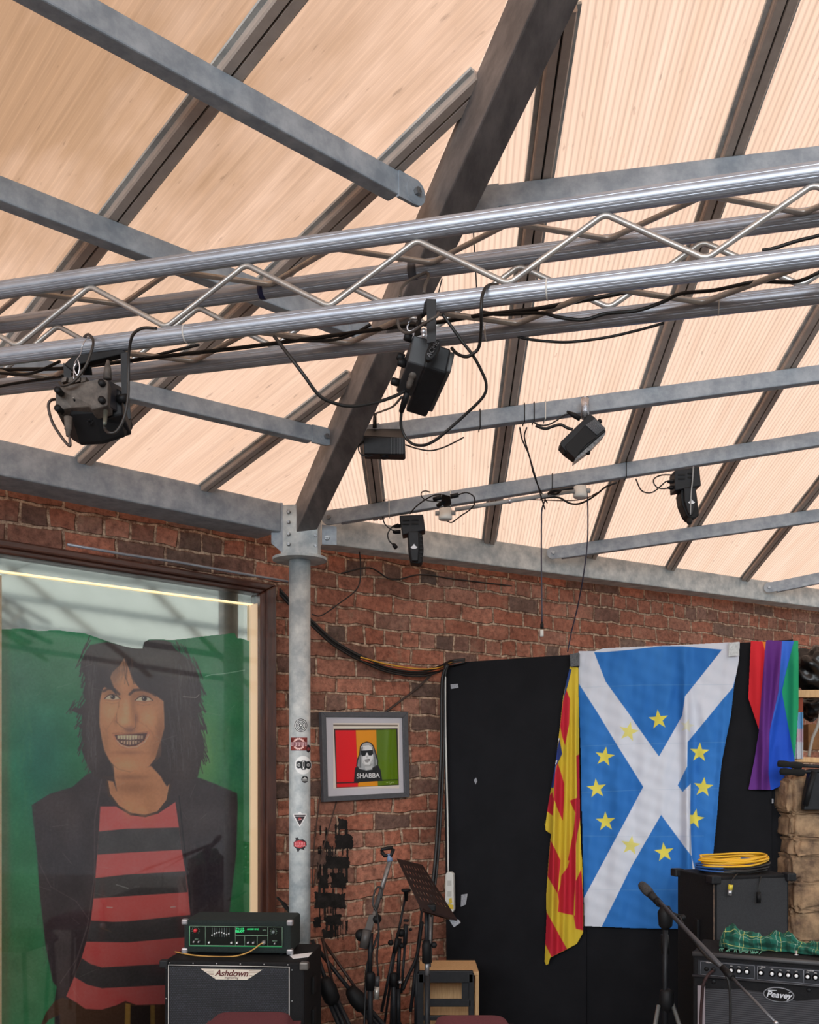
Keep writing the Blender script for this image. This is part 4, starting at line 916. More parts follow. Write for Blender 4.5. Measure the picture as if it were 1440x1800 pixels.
tag(cloth('hanging_flag', E_, on_plane(BD, fe), FLG, keep=inpoly(out_e), thick=0.001), 'red and yellow striped flag hanging in narrow folds left of the blue flag', 'flag')

R_ = Art(1310, 1122, 1408, 1392, .5, (30, 80, 190))
R_.poly(zf([(1100, 60), (1188, 60), (1180, 350), (1162, 495), (1100, 350)]), (206, 38, 48)); R_.poly(zf([(1170, 60), (1195, 60), (1188, 120)]), (226, 130, 50))
R_.poly(zf([(1192, 60), (1270, 60), (1252, 300), (1208, 500), (1203, 690), (1216, 790), (1100, 790), (1138, 620), (1158, 490), (1172, 300)]), (98, 46, 128))
R_.poly(zf([(1268, 60), (1328, 60), (1272, 260), (1240, 390), (1210, 490), (1250, 310)]), (54, 104, 206)); R_.poly(zf([(1326, 60), (1350, 60), (1350, 380), (1328, 640), (1302, 500), (1266, 310), (1280, 240)]), (28, 150, 100))
R_.noise(30, 5, (0.6, 3))
out_r = zf([(1120, 70), (1190, 74), (1196, 67), (1270, 70), (1344, 70), (1345, 380), (1326, 640), (1300, 700), (1282, 742), (1222, 770), (1108, 768), (1138, 620), (1158, 490), (1135, 420), (1108, 340)])
fr_ = folds([(1330, 1125, 1334, 1300, 9, .02, 3), (1347, 1125, 1340, 1390, 7, .045, 4), (1376, 1125, 1352, 1320, 7, .03, 4), (1398, 1125, 1396, 1330, 9, .035, 4), (1370, 1280, 1376, 1390, 12, .02, 3)], 0.012)
tag(cloth('hanging_flag', R_, on_plane(BD, fr_), FLG, keep=inpoly(out_r), thick=0.001), 'rainbow flag bunched and hanging at the top right of the black board', 'flag')
TAPE = mat('gaffer_tape', (56, 58, 62), 0.6, 0, (90, 92, 94), 200); TAPES = mat('silver_tape', (150, 150, 148), 0.45, 0.2, (184, 184, 182), 90)
tag(MB().prism(bpoly([(1002, 1150), (1017, 1147), (1017, 1170), (1003, 1172)], 0.062), -BD.n*0.06).build('tape_strip', TAPE), 'dark grey tape holding the top of the red and yellow flag', 'tape')
tag(MB().prism(bpoly([(1281, 1130), (1300, 1128), (1299, 1152), (1281, 1154)], 0.040), -BD.n*0.002).build('tape_strip', TAPES), 'silver tape on the right top corner of the blue and white flag', 'tape')

# ------------------------------------------------------------------ power strip on its cord
t = thing('power_strip', 'white power strip hanging by its cord at the left edge of the black board', 'power strip', BD.hit(790, 1604, 0.03))
MB().prism(bpoly([(783, 1537), (786, 1533), (793, 1533), (797, 1537), (798, 1600), (794, 1606), (786, 1606), (782, 1600)], 0.055), -BD.n*0.035).build('body', WHITEP, t, bevel=0.004)
for yy in (1548, 1567, 1586): MB().prism(bpoly([(786.5, yy), (793.5, yy), (793.5, yy+9), (786.5, yy+9)], 0.0565), -BD.n*0.002).build('socket', mat('socket_grey', (186, 186, 180), 0.5), t)  # sockets a little greyer than the body
for L in ([(783, 1592), (790, 1589), (797, 1591), (797, 1598), (783, 1598)], [(789, 1580), (794, 1578), (795, 1587), (790, 1589)]): MB().prism(bpoly(L, 0.0575), -BD.n*0.002).build('sticker_patch', mat('yellow_tape', (214, 186, 60), 0.5), t)
def cable(label, pts, r=0.0035, m=None, name='cable', group=None, n=8, origin=None):
    return tag(MB().tube(catmull(pts), r, n).build(name, m or CAB), label, 'cable', group)
PP = lambda L, z: [P(x, y, z) for x, y in L]
def PL(L): return [P(x, y, z) for x, y, z in L]
cable('white cord running down the left edge of the black board to the power strip', [BD.hit(x, y, 0.04) for x, y in ((783, 1180), (783, 1260), (785, 1350), (787, 1440), (788, 1534))], 0.0045, WHITEP)

# ------------------------------------------------------------------ cables on the brick wall
def wr(L, off): return [WR.hit(x, y, off) for x, y in L]
base = [(492, 1040), (520, 1070), (546, 1093), (579, 1124), (606, 1142), (634, 1157), (683, 1177), (735, 1184), (770, 1177), (790, 1166), (818, 1161)]
COLS = [(CAB, 'black'), (CAB, 'black'), (mat('yellow_cable', (204, 150, 50), 0.5), 'orange-yellow'), (CAB, 'black'), (mat('orange_cable', (170, 84, 50), 0.5), 'dull red'), (CAB, 'black')]
for i, (m_, cn) in enumerate(COLS):
    if m_ is not CAB: base_ = base[5:]
    else: base_ = base
    L = [(x, y+(i-2.5)*1.9+(-9*math.sin(max(0, min(1, (x-630)/150))*math.pi) if m_ is not CAB else 0)) for x, y in base_]
    q = [WR.hit(x, y, 0.035 + 0.006*(i % 3)) for x, y in L]
    q[-1] = P(818, 1161+(i-2.5)*1.2, 4.97); q[-2] = P(792, 1166+(i-2.5)*1.6, 4.99)
    cable(cn+' cable in the bundle sagging across the bricks to the black board' if m_ is not CAB else ('uppermost', 'second', '', 'third', '', 'lowest')[i]+' black cable of the bundle sagging across the bricks to the black board', q, 0.0055 if m_ is CAB else 0.004, m_, group='cables sagging across the brick wall')
cable('thin black wire dropping from a purlin and curving back to the column', PL([(636, 917, 4.75), (631, 954, 4.76), (634, 995, 4.80), (629, 1033, 4.80), (596, 1061, 4.76), (565, 1082, 4.72), (549, 1080, 4.62)]), 0.0032)
cable('flat dark cable slanting down from the bundle to behind the small framed print', wr([(770, 1175), (735, 1208), (700, 1235), (672, 1256)], 0.012), 0.006, mat('brown_black_cable', (62, 48, 42), 0.6))
for i, L in enumerate(([(566, 1372), (560, 1420), (552, 1490), (549, 1560)], [(592, 1408), (580, 1450), (566, 1500), (551, 1560)])):
    cable('thin brown wire hanging below the %s corner of the small framed print' % ('left', 'lower left')[i] if i == 0 else 'second thin brown wire slanting from under the framed print to the column', wr(L, 0.01), 0.0035, mat('brown_wire', (70, 48, 38), 0.7))
for i, (dx, r_) in enumerate(((0, 0.008), (5, 0.006))):
    cable(('thick black cable running down the wall beside the board to the music stand', 'thinner black cable beside the thick one at the edge of the board')[i], PL([(786+dx*.3, 1168, 4.97), (777+dx, 1200, 4.98), (776+dx, 1300, 4.97), (772+dx, 1400, 4.93), (766+dx, 1500, 4.86), (756+dx, 1600, 4.78), (752+dx, 1700, 4.7)]), r_)
cable('thin black wire sagging along the top of the right brick wall under the eave beam', wr([(600, 1008), (650, 998), (690, 1019), (740, 1010), (800, 1018), (900, 1030)], 0.012), 0.004)

# black paint that ran down the bricks below the print: a ragged crust a millimetre off the wall
D_ = Art(546, 1428, 626, 1690, .5, (24, 20, 18)); D_.noise(8, 14); D_.noise(2, 8)
_n = Art(546, 1428, 626, 1690, .5, (0, 0, 0)); _n.noise(11, 1.0); _n.noise(4, .7); _n.noise(1.6, .5); _nz = _n.a[..., 0]
_k = np.full(_nz.shape, -3.0)
for (x0, y0, x1, y1) in ((594, 1438, 613, 1460), (588, 1466, 622, 1495), (566, 1476, 582, 1494), (572, 1503, 616, 1527), (561, 1538, 579, 1562), (581, 1534, 608, 1562), (552, 1568, 608, 1597), (571, 1606, 602, 1627), (551, 1610, 566, 1631), (566, 1634, 588, 1652)):
    dx = np.minimum(_n.X-x0, x1-_n.X); dy = np.minimum(_n.Y-y0, y1-_n.Y); _k = np.maximum(_k, np.minimum(np.minimum(dx, dy)/3.5, 1.4)-.3)
rs = random.Random(5)
for i in range(60):
    x = rs.uniform(554, 612); y = rs.choice((1462, 1497, 1528, 1563, 1598, 1628)); L = rs.uniform(5, 26)*(1 if y > 1500 else .4); w_ = rs.uniform(.6, 1.5)
    dd = np.maximum(np.abs(_n.X-x)/w_, np.abs(_n.Y-(y+L/2-4))/(L/2+4)); _k = np.maximum(_k, (1.35-dd)*1.2)
_m = _k+_nz*.55 > 0.05
tag(cloth('paint_drips', D_, on_plane(WR, 0.0035), paint_mat('black_paint_crust', 0.7, bump=.5, bscale=80), keep=lambda X, Y: _m), 'black paint drips down the bricks under the small framed print', 'stain')

# ------------------------------------------------------------------ right edge: stone pillar, shelf and clutter behind it
def rock(c, sz, seed):
    mb = MB(); mb.ball((0, 0, 0), 1.0, 72); out = []
    for v in mb.v:
        s_ = Vector([math.copysign(abs(q)**0.34, q) for q in v])
        n_ = mnoise.fractal(v*2.2+Vector((seed, 0, 0)), .8, 2.1, 6); n2 = mnoise.turbulence(v*3+Vector((seed, 2, 0)), 4, True)
        s_ = s_*(0.95+0.16*n_-.05*n2); out.append(Vector(c)+Vector((s_.x*sz[0]/2, s_.y*sz[1]/2, s_.z*sz[2]/2)))
    mb.v = out; return mb
z_ = 4.42
t = thing('stone_pillar', 'rough sandstone pillar at the right edge, in front of the black boards', 'pillar', (P(1440, 1340, z_).x, z_, 0))
for i, (x0, x1, y0, y1, dy) in enumerate(((1384, 1462, 1362, 1432, 0), (1390, 1470, 1428, 1476, .02), (1393, 1475, 1472, 1508, 0), (1390, 1470, 1500, 1556, .01), (1392, 1480, 1548, 1606, 0), (1389, 1475, 1598, 1664, .015), (1390, 1480, 1655, 1760, 0), (1390, 1480, 1750, 1860, 0), (1390, 1480, 1850, 1916, 0))):
    a, b = P(x0, y1, z_), P(x1, y0, z_)
    rock(((a.x+b.x)/2, z_+.12+dy, (a.z+b.z)/2), (b.x-a.x, .26, (b.z-a.z)*1.06), i*3.1).build('stone_block', STONE, t)
def lump(name, c, sz, m, seed, amp=.3, n=36, parent=None, fr=1.5):
    mb = MB(); mb.ball((0, 0, 0), 1.0, n)
    mb.v = [Vector(c)+Vector((v.x*sz[0], v.y*sz[1], v.z*sz[2]))*(1+amp*mnoise.fractal(v*fr+Vector((seed, seed, 0)), 1.0, 2.1, 4)) for v in mb.v]
    return mb.build(name, m, parent)
BAG = mat('black_bin_bag', (9, 9, 11), 0.32, spec=0.5, bump=0.6, bscale=18)
tag(lump('bin_bag', P(1432, 1178, 5.0), (.12, .1, .11), BAG, 3.0, .35, fr=2.2), 'shiny black bin bag on the shelf at the top right', 'bag')
tag(lump('bin_bag', P(1438, 1240, 5.0), (.10, .1, .07), BAG, 8.0, .35, fr=2.2), 'lower black bin bag behind the timber batten', 'bag')
tag(MB().para(P(1398, 1226, 4.76), P(1560, 1224, 4.76)-P(1398, 1226, 4.76), (0, .05, 0), (0, 0, .036)).build('timber_batten', PINE, bevel=0.002), 'pale timber batten sticking out right of the rainbow flag', 'timber')
tag(MB().para(P(1396, 1339, 4.6), P(1560, 1345, 4.6)-P(1396, 1339, 4.6), (0, .16, 0), (0, 0, .024)).build('timber_plank', PINE, bevel=0.002), 'pale timber plank lying above the stone pillar', 'timber')
tag(MB().para(P(1399, 1262, 4.78), P(1412, 1262, 4.78)-P(1399, 1262, 4.78), (0, .03, 0), P(1399, 1226, 4.78)-P(1399, 1262, 4.78)).build('terracotta_post', mat('terracotta', (140, 66, 44), 0.8)), 'short terracotta post just below the timber batten', 'post')
T_ = Art(1394, 1252, 1412, 1334, .5, (210, 210, 214)); T_.poly([(1390, 1250), (1415, 1250), (1415, 1281), (1390, 1281)], (126, 176, 214)); T_.poly([(1390, 1281), (1415, 1281), (1415, 1304), (1390, 1304)], (206, 176, 188))
tag(cloth('hanging_flag', T_, on_plane(BD, lambda X, Y: -0.05+0.01*np.sin(X*.7)), FLG, thick=0.001), 'narrow strip of a pale blue, pink and white flag beside the rainbow flag', 'flag')
CARD = mat('brown_cardboard', (116, 78, 46), 0.85, 0, (136, 96, 60), 30)
tag(MB().box(P(1440, 1296, 4.95), (.16, .12, .13)).build('cardboard_box', CARD, bevel=.003), 'brown cardboard box on the shelf at the right edge', 'box')
cable('grey hose curving over the clutter at the right edge', PL([(1445, 1240, 4.7), (1438, 1275, 4.7), (1428, 1300, 4.7), (1422, 1330, 4.7)]), 0.008, mat('grey_hose', (150, 146, 138), 0.6), 'hose')
# folded black stand lying on the pillar
t = thing('folded_stand', 'folded black stand with foam grips lying on the stone pillar', 'stand', P(1410, 1425, 4.38))
for x0, y0, x1, y1 in ((1367, 1342, 1408, 1346), (1371, 1356, 1410, 1358)):
    MB().lathe(P(x0, y0, 4.36), P(x1, y1, 4.36)-P(x0, y0, 4.36), [(0, .006), (.004, .015), (.03, .017), (.055, .013), (.08, .017), (.108, .015), (.112, .006)], 16).build('foam_grip', mat('foam_grip', (16, 16, 16), 0.95), t)
MB().tube(PP([(1408, 1346), (1470, 1348)], 4.36), .008).build('tube', BLK, t); MB().tube(PP([(1408, 1357), (1470, 1354)], 4.36), .008).build('tube', BLK, t)
MB().prism(PP([(1426, 1352), (1462, 1350), (1462, 1424), (1414, 1424), (1416, 1398)], 4.36), (0, .04, 0)).build('bracket', BLK, t, bevel=.005)
MB().tube(PP([(1432, 1356), (1424, 1385), (1416, 1416)], 4.345), .013).build('arm', BLKM, t)

# ------------------------------------------------------------------ speaker cabinet with coiled cables, right
def yaw_box(o, a, w, b, d, z0, h):
    o, a, b = Vector(o), Vector(a).normalized(), Vector(b).normalized()
    return MB().para((o.x, o.y, z0), a*w, b*d, (0, 0, h))
cab_t = P(1255, 1541, 3.95); cab_b = P(1255, 1664, 3.95)
ca, cb = Vector((.96, .28, 0)), Vector((-.28, .96, 0))
o2 = Vector((cab_t.x, cab_t.y, 0))
t = thing('speaker_cabinet', 'grey-black speaker cabinet with black corners carrying the coiled cables', 'speaker', (o2.x, o2.y, 0))
ctz = cab_t.z; cbz = 0.02
yaw_box(o2, ca, .361, cb, .273, cbz, ctz-cbz).build('body', TOLEX, t, bevel=.006)
FRM = mat('scuffed_wood_edge', (96, 78, 64), 0.8, 0, (60, 52, 48), 60)
MB().tube([Vector((o2.x, o2.y-.001, cbz+.35)), Vector((o2.x, o2.y-.001, ctz-.03))], .003, 6).build('edge_strip', FRM, t)
yaw_box(o2+ca*.012-cb*.004, ca, .337, cb, .004, ctz-.34, .325).build('side_panel', mat('side_panel_tolex', (36, 37, 40), 0.75, 0, (46, 47, 50), 150, .3, bscale=500), t)
for p in (o2, o2+ca*.361, o2+cb*.273):
    MB().box((p.x, p.y, ctz-.012), (.045, .045, .034), Matrix.Rotation(math.atan2(.28, .96), 3, 'Z')).build('corner_cap', BLK, t, bevel=.006)
for zz in (ctz-.2, ctz-.38): yaw_box(o2+cb*.10-ca*.012, ca, .014, cb, .03, zz-.09, .10).build('handle', BLKM, t, bevel=.004)
cc = o2+ca*.17+cb*.12
def coil(label, m, r, rx, ry, n, zoff, seed, jit=.008, rot=.28, off=(0, 0)):
    rr = random.Random(seed); pts = []
    for i in range(n*14+1):
        a = 2*math.pi*i/14+seed; k = 1+rr.uniform(-.05, .05)+.05*math.sin(i*.37); x, y = rx*k*math.cos(a), ry*k*math.sin(a)
        q = ca*x+cb*y; pts.append(Vector((cc.x+off[0]+q.x, cc.y+off[1]+q.y, ctz+r*1.2+zoff+ (i/(n*14.0))*r*2.2*min(n, 5)*.55+.006*math.sin(a*.5+seed)+max(0, .012*math.cos(a)))))
    return cable(label, pts, r, m, 'coiled_cable', n=7)
coil('blue cable coiled on the speaker cabinet under the yellow one', mat('blue_cable', (36, 84, 150), 0.45), .0042, .125, .09, 4, .012, 2, off=(-.03, 0))
coil('black cable coiled at the bottom of the heap on the speaker cabinet', CAB, .0045, .145, .10, 5, 0, 1, off=(.01, 0))
coil('bright yellow cable coiled on top of the speaker cabinet', mat('bright_yellow_cable', (226, 172, 36), 0.45), .0045, .15, .085, 5, .034, 3, off=(.005, -.01))
YC = mat('yellow_sleeve', (214, 192, 60), .5)
t = thing('xlr_plug', 'silver plug with a yellow sleeve dangling over the front of the speaker cabinet', 'plug', P(1282, 1574, 3.93))
MB().tube(catmull(PL([(1298, 1534, 4.02), (1292, 1541, 3.94), (1286, 1550, 3.93), (1285, 1558, 3.93)])), .003).build('lead', CAB, t)
MB().cyl(P(1285, 1555, 3.93), P(1283.5, 1564, 3.93), .0095).build('sleeve', YC, t); MB().cyl(P(1283.5, 1564, 3.93), P(1282.5, 1574, 3.93), .0085).build('shell', CHROME, t)
t = thing('jack_plug', 'black plug dangling over the front of the speaker cabinet, right of the yellow-sleeved one', 'plug', P(1334, 1588, 3.97))
MB().tube(catmull(PL([(1337, 1536, 4.06), (1337, 1545, 3.99), (1334, 1560, 3.98), (1334, 1570, 3.98)])), .003).build('lead', CAB, t); MB().cyl(P(1334, 1568, 3.975), P(1334, 1587, 3.975), .009).build('shell', BLKM, t)

# ------------------------------------------------------------------ guitar combo amplifier at the right edge
pa = Vector((.392, -.175, 0)).normalized(); pbk = Vector((.175, .392, 0)).normalized()
po = P(1218, 1672, 3.6); po0 = Vector((po.x, po.y, 0)); ptz = po.z
t = thing('combo_amplifier', 'black guitar combo amplifier with a row of knobs and an oval badge', 'amplifier', po0)
def pface(u, v, off=0.0): return Vector((po0.x, po0.y, 0))+pa*u-pbk*off+Vector((0, 0, ptz-v))
Wd = .62
yaw_box(po0, pa, Wd, pbk, .28, .30, ptz-.30).build('body', TOLEX, t, bevel=.008)
MB().tube([pface(0, .008, .004), pface(Wd, .008, .004)], .009, 12).build('top_edge', mat('edge_rubber', (66, 66, 68), .5), t)
MB().prism([pface(.02, .03, .004), pface(Wd-.02, .03, .004), pface(Wd-.02, .085, .008), pface(.02, .085, .008)], pbk*.01).build('control_panel', mat('panel_black', (12, 13, 22), .35), t)
MB().tube([pface(.0, .088, .01), pface(Wd, .088, .01)], .004, 8).build('panel_lip', mat('panel_lip', (52, 52, 56), .4), t)
LNM = mat('panel_line_grey', (140, 142, 150), .5)
def rect(u0, v0, u1, v1, parent, off=.0095, w=.0008):
    mb = MB()
    for (a, b, c, d) in ((u0, v0, u1, v0), (u1, v0, u1, v1), (u1, v1, u0, v1), (u0, v1, u0, v0)): mb.tube([pface(a, b, off), pface(c, d, off)], w, 4)
    return mb.build('panel_outline', LNM, parent)
rect(.03, .034, .218, .082, t); rect(.228, .034, .382, .082, t); rect(.384, .034, .44, .082, t); rect(.442, .034, .60, .082, t)
KW = mat('knob_cap_white', (236, 238, 240), .3)
for u in (.138, .165, .192, .240, .278, .305, .332, .359, .396, .422):
    k = MB().lathe(pface(u, .058, .008), -pbk, [(0, .0115), (.010, .009), (.014, .006)], 16).build('knob', BLKM, t)
    MB().lathe(pface(u, .056, .008), -pbk, [(.008, .007), (.0165, .0055)], 14).build('knob_cap', KW, k)
    text('VOL', 'lettering', TXW, pface(u, .042, .0095), pa, (0, 0, 1), .005, t)
for u in (.05, .075): MB().lathe(pface(u, .060, .008), -pbk, [(0, .008), (.004, .008)], 12).build('input_jack', BLKM, t)
for u, s_ in ((.060, 'CLEAN'), (.248, 'LEAD'), (.405, 'MASTER')): text(s_, 'lettering', TXW, pface(u, .0355, .0095), pa, (0, 0, 1), .0065, t)
text('BANDIT', 'lettering', TXW, pface(.500, .047, .0095), pa, (0, 0, 1), .016, t, bold=.0004); text('112', 'lettering', TXW, pface(.495, .066, .0095), pa, (0, 0, 1), .026, t, bold=.001)
gr = bpy.data.materials.new('woven_grille'); gr.use_nodes = True; g = gr.node_tree; b_ = g.nodes['Principled BSDF']; b_.inputs['Roughness'].default_value = .7
tcn = g.nodes.new('ShaderNodeTexCoord'); mpn = g.nodes.new('ShaderNodeMapping'); mpn.inputs['Rotation'].default_value = (0, 0, math.atan2(.175, .392)); g.links.new(tcn.outputs['Object'], mpn.inputs[0])
brn = g.nodes.new('ShaderNodeTexWave'); brn.inputs['Scale'].default_value = 40; brn.bands_direction = 'Z'; brn.inputs['Distortion'].default_value = 3; brn.inputs['Detail Scale'].default_value = 60; g.links.new(mpn.outputs[0], brn.inputs[0])
rp = g.nodes.new('ShaderNodeValToRGB'); rp.color_ramp.elements[0].color = (.008, .008, .01, 1); rp.color_ramp.elements[1].color = (.055, .055, .065, 1); g.links.new(brn.outputs['Fac'], rp.inputs[0]); g.links.new(rp.outputs[0], b_.inputs['Base Color'])
MB().prism([pface(.045, .135, .004), pface(.16, .125, .004), pface(.24, .128, .004), pface(.36, .15, .004), pface(.46, .128, .004), pface(.58, .13, .004), pface(.58, .45, .004), pface(.045, .45, .004)], pbk*.004).build('grille_cloth', gr, t)
MB().prism([pface(.018, .125, .005), pface(.045, .125, .005), pface(.045, .45, .005), pface(.018, .45, .005)], pbk*.004).build('grey_edge_tape', mat('grey_edge_tape', (150, 140, 146), .7), t)
c5 = pface(.300, .130, .012); ell = lambda rx, ry, off: [c5+pa*rx*math.cos(q*math.pi/20)+Vector((0, 0, ry*math.sin(q*math.pi/20)))-pbk*off for q in range(40)]
bdg = MB().prism(ell(.052, .027, 0), pbk*.008).build('oval_badge', mat('badge_silver', (150, 152, 158), .35, .5), t)
MB().prism(ell(.0485, .0238, .001), pbk*.002).build('badge_field', mat('badge_black', (10, 10, 12), .3), bdg)
LGM = mat('badge_lettering', (206, 208, 214), .4)
def pl2(u, v, off=.0135): return c5+pa*u+Vector((0, 0, v))-pbk*(off-.012)
lg = MB()
def stroke(pts, w): 
    for i in range(len(pts)-1):
        a, b = pl2(*pts[i], .0145), pl2(*pts[i+1], .0145); d = (b-a).normalized(); nn = d.cross(pbk).normalized()*w
        lg.prism([a-nn, b-nn*.4, b+nn*.4, a+nn], pbk*.0008)
stroke([(-.036, .013), (-.006, .015)], .0018)
stroke([(.034, .010), (.040, .014)], .0012); LG_ = lg.build('swoosh', LGM, bdg); text('Peavey', 'lettering', LGM, pl2(0, -.001, .0145), pa, (0, 0, 1), .030, bdg, shear=.3, bold=.0006)
for u in (.075, .40): MB().lathe(pface(u, .105, .004), -pbk, [(0, .008), (.004, .007)], 14).build('screw', BLK, t)
MB().lathe(P(1400, 1679, 3.52), (0, 0, 1), [(0, .008), (.003, .008), (.004, .003), (.016, .003)], 12).build('top_bolt', CHROME, t)

# tartan scarf crumpled on the amplifier
tm = bpy.data.materials.new('green_tartan'); tm.use_nodes = True; g = tm.node_tree; b_ = g.nodes['Principled BSDF']; b_.inputs['Roughness'].default_value = .9
tcn = g.nodes.new('ShaderNodeUVMap'); sx = g.nodes.new('ShaderNodeSeparateXYZ'); g.links.new(tcn.outputs[0], sx.inputs[0])
col = None
for ax, fq in (('X', 1/.11), ('Y', 1/.10)):
    for wdt, c_, ph in ((.16, (.002, .03, .018, 1), .3), (.022, (.55, .55, .16, 1), .62), (.016, (.36, .50, .40, 1), .80)):
        a = g.nodes.new('ShaderNodeMath'); a.operation = 'MULTIPLY_ADD'; a.inputs[1].default_value = fq; a.inputs[2].default_value = ph; g.links.new(sx.outputs[ax], a.inputs[0])
        f_ = g.nodes.new('ShaderNodeMath'); f_.operation = 'FRACT'; g.links.new(a.outputs[0], f_.inputs[0]); c2 = g.nodes.new('ShaderNodeMath'); c2.operation = 'LESS_THAN'; c2.inputs[1].default_value = wdt*1.6; g.links.new(f_.outputs[0], c2.inputs[0])
        m6 = g.nodes.new('ShaderNodeMath'); m6.operation = 'MULTIPLY'; m6.inputs[1].default_value = .6; g.links.new(c2.outputs[0], m6.inputs[0])
        mx = g.nodes.new('ShaderNodeMix'); mx.data_type = 'RGBA'; g.links.new(m6.outputs[0], mx.inputs['Factor'])
        if col is None: mx.inputs['A'].default_value = (.006, .11, .075, 1)
        else: g.links.new(col, mx.inputs['A'])
        mx.inputs['B'].default_value = c_; col = mx.outputs['Result']
g.links.new(col, b_.inputs['Base Color'])
sc0 = pface(.17, 0, -.14); NU, NV = 110, 44; mb = MB(); uvs = {}
vs = []
for i in range(NU):
    for j in range(NV):
        u, v = i/(NU-1), j/(NV-1); x = .02+u*.52; ang = v*math.pi
        tw = .5+.25*math.sin(u*7)+.1*math.sin(u*17)
        hgt = (.058+.006*math.sin(u*5+.6)+.010*math.sin(u*15+1))*min(1, (u*9)**.5+.25); wid = (.075+.02*math.sin(u*6+2))*min(1, (u*8)**.5+.2)
        n_ = mnoise.fractal(Vector((u*6, v*2.2, 3.3)), 1, 2, 4); n2 = abs(mnoise.noise(Vector((u*10+v*4, v*5-u*3, 7))))
        r_ = max(.55, min(1.35, 1+.45*n_-.8*n2+.10*math.sin(v*19+u*9)))
        p = sc0+pa*(x-.11)+pbk*(-math.cos(ang)*wid*r_)+Vector((0, 0, max(.004, math.sin(ang)*hgt*r_+.004)))
        vs.append(p); uvs[(round(p.x, 5), round(p.y, 5), round(p.z, 5))] = (u*.9+.02*n_, v*.35+u*.1)
mb.add(vs, [[i*NV+j, (i+1)*NV+j, (i+1)*NV+j+1, i*NV+j+1] for i in range(NU-1) for j in range(NV-1)], True)
sc_t = thing('tartan_scarf', 'crumpled green tartan scarf lying on the guitar amplifier', 'scarf', pface(.35, 0, -.12))
mb.build('cloth', tm, sc_t, uvf=lambda v: uvs.get((round(v.x, 5), round(v.y, 5), round(v.z, 5)), (0, 0)))
mb = MB(); rr = random.Random(4)
for i in range(18):
    a = pface(.10+.008*i+rr.uniform(-.004, .004), -.008, -.055); mb.tube(catmull([a, a-pbk*.015+pa*rr.uniform(-.008, .008), a-pbk*.03+pa*rr.uniform(-.015, .015)+Vector((0, 0, -.004))]), .0016, 5)
mb.build('fringe', mat('scarf_fringe', (92, 146, 124), .9), sc_t)
# ------------------------------------------------------------------ bass stack on the left
sa = Vector((.997, -.081, 0)); sb = Vector((.081, .997, 0))
so = Vector((-.408, 3.75, 0))-sa*.556; sz = EYE-.776
t = thing('bass_cabinet', 'large black bass speaker cabinet with a winged logo badge, left of the column', 'speaker', so)
def sface(u, v, off=0.0): return so+sa*u-sb*off+Vector((0, 0, sz-v))
yaw_box(so, sa, .556, sb, .385, .06, sz-.06).build('body', TOLEX, t, bevel=.008)
VIN = bpy.data.materials.new('black_basket_grille'); VIN.use_nodes = True; g = VIN.node_tree; b_ = g.nodes['Principled BSDF']; b_.inputs['Roughness'].default_value = .5
tcn = g.nodes.new('ShaderNodeUVMap'); bk = g.nodes.new('ShaderNodeTexBrick'); bk.inputs['Scale'].default_value = 1; bk.inputs['Brick Width'].default_value = .010; bk.inputs['Row Height'].default_value = .007; bk.inputs['Mortar Size'].default_value = .0012
bk.inputs['Color1'].default_value = (.016, .017, .024, 1); bk.inputs['Color2'].default_value = (.03, .032, .045, 1); bk.inputs['Mortar'].default_value = (.001, .001, .001, 1); g.links.new(tcn.outputs[0], bk.inputs[0]); g.links.new(bk.outputs['Color'], b_.inputs['Base Color'])
bp = g.nodes.new('ShaderNodeBump'); bp.invert = True; bp.inputs['Distance'].default_value = .003; g.links.new(bk.outputs['Fac'], bp.inputs['Height']); g.links.new(bp.outputs[0], b_.inputs['Normal'])
MB().prism([sface(.022, .024, .004), sface(.494, .024, .004), sface(.494, .62, .004), sface(.022, .62, .004)], sb*.004).build('grille', VIN, t, uvf=lambda v: ((v-so).dot(sa), v.z))
mb = MB()
for a, b, c, d in ((.018, .018, .498, .018), (.498, .018, .498, .62), (.018, .62, .018, .018)): mb.tube([sface(a, b, .005), sface(c, d, .005)], .0016, 6)
mb.build('white_piping', mat('white_piping', (206, 204, 200), .6), t)
rv = MB()
for u, v in [(.022+.094*i, .010) for i in range(6)]+[(.008, .03+.12*i) for i in range(5)]+[(.508, .03+.12*i) for i in range(5)]: rv.ball(sface(u, v, .002), .0028, 8)
rv.build('screw_heads', CHROME, t)
# badge: winged trapezoid
uc = .27
def bx(L, off): return [sface(uc+a, .030+b, off) for a, b in L]
bad = MB().prism(bx([(-.122, 0), (.122, 0), (.062, .040), (-.062, .040)], .0075), sb*.003).build('logo_badge', mat('badge_cream', (222, 212, 196), .5), t)
mb = MB()
for k in range(6):
    y = .0045+.0058*k; xo = .122-.0015*k*6.5
    for s_ in (-1, 1): mb.prism(bx([(s_*(xo-.008), y), (s_*.070, y), (s_*.070, y+.0012), (s_*(xo-.010), y+.0012)], .0082), sb*.0008)
mb.build('wing_lines', mat('badge_brown', (120, 64, 48), .6), bad)
text('Ashdown', 'lettering', mat('script_dark_red', (92, 30, 26), .5), sface(uc, .046, .0086), sa, (0, 0, 1), .034, bad, shear=.35, bold=.0007)
text('engineering', 'lettering', mat('script_dark_red_small', (92, 30, 26), .5), sface(uc, .0625, .0086), sa, (0, 0, 1), .012, bad, shear=.2)
for u in (0, .556):
    for (q, nm) in ((so+sa*u, 'corner'),): MB().box((q.x, q.y+.004, sz-.014), (.034, .034, .03), Matrix.Rotation(-.081, 3, 'Z')).build('corner_cap', BLK if u == 0 else mat('worn_steel_corner', (120, 116, 112), .4, .7), t, bevel=.005)
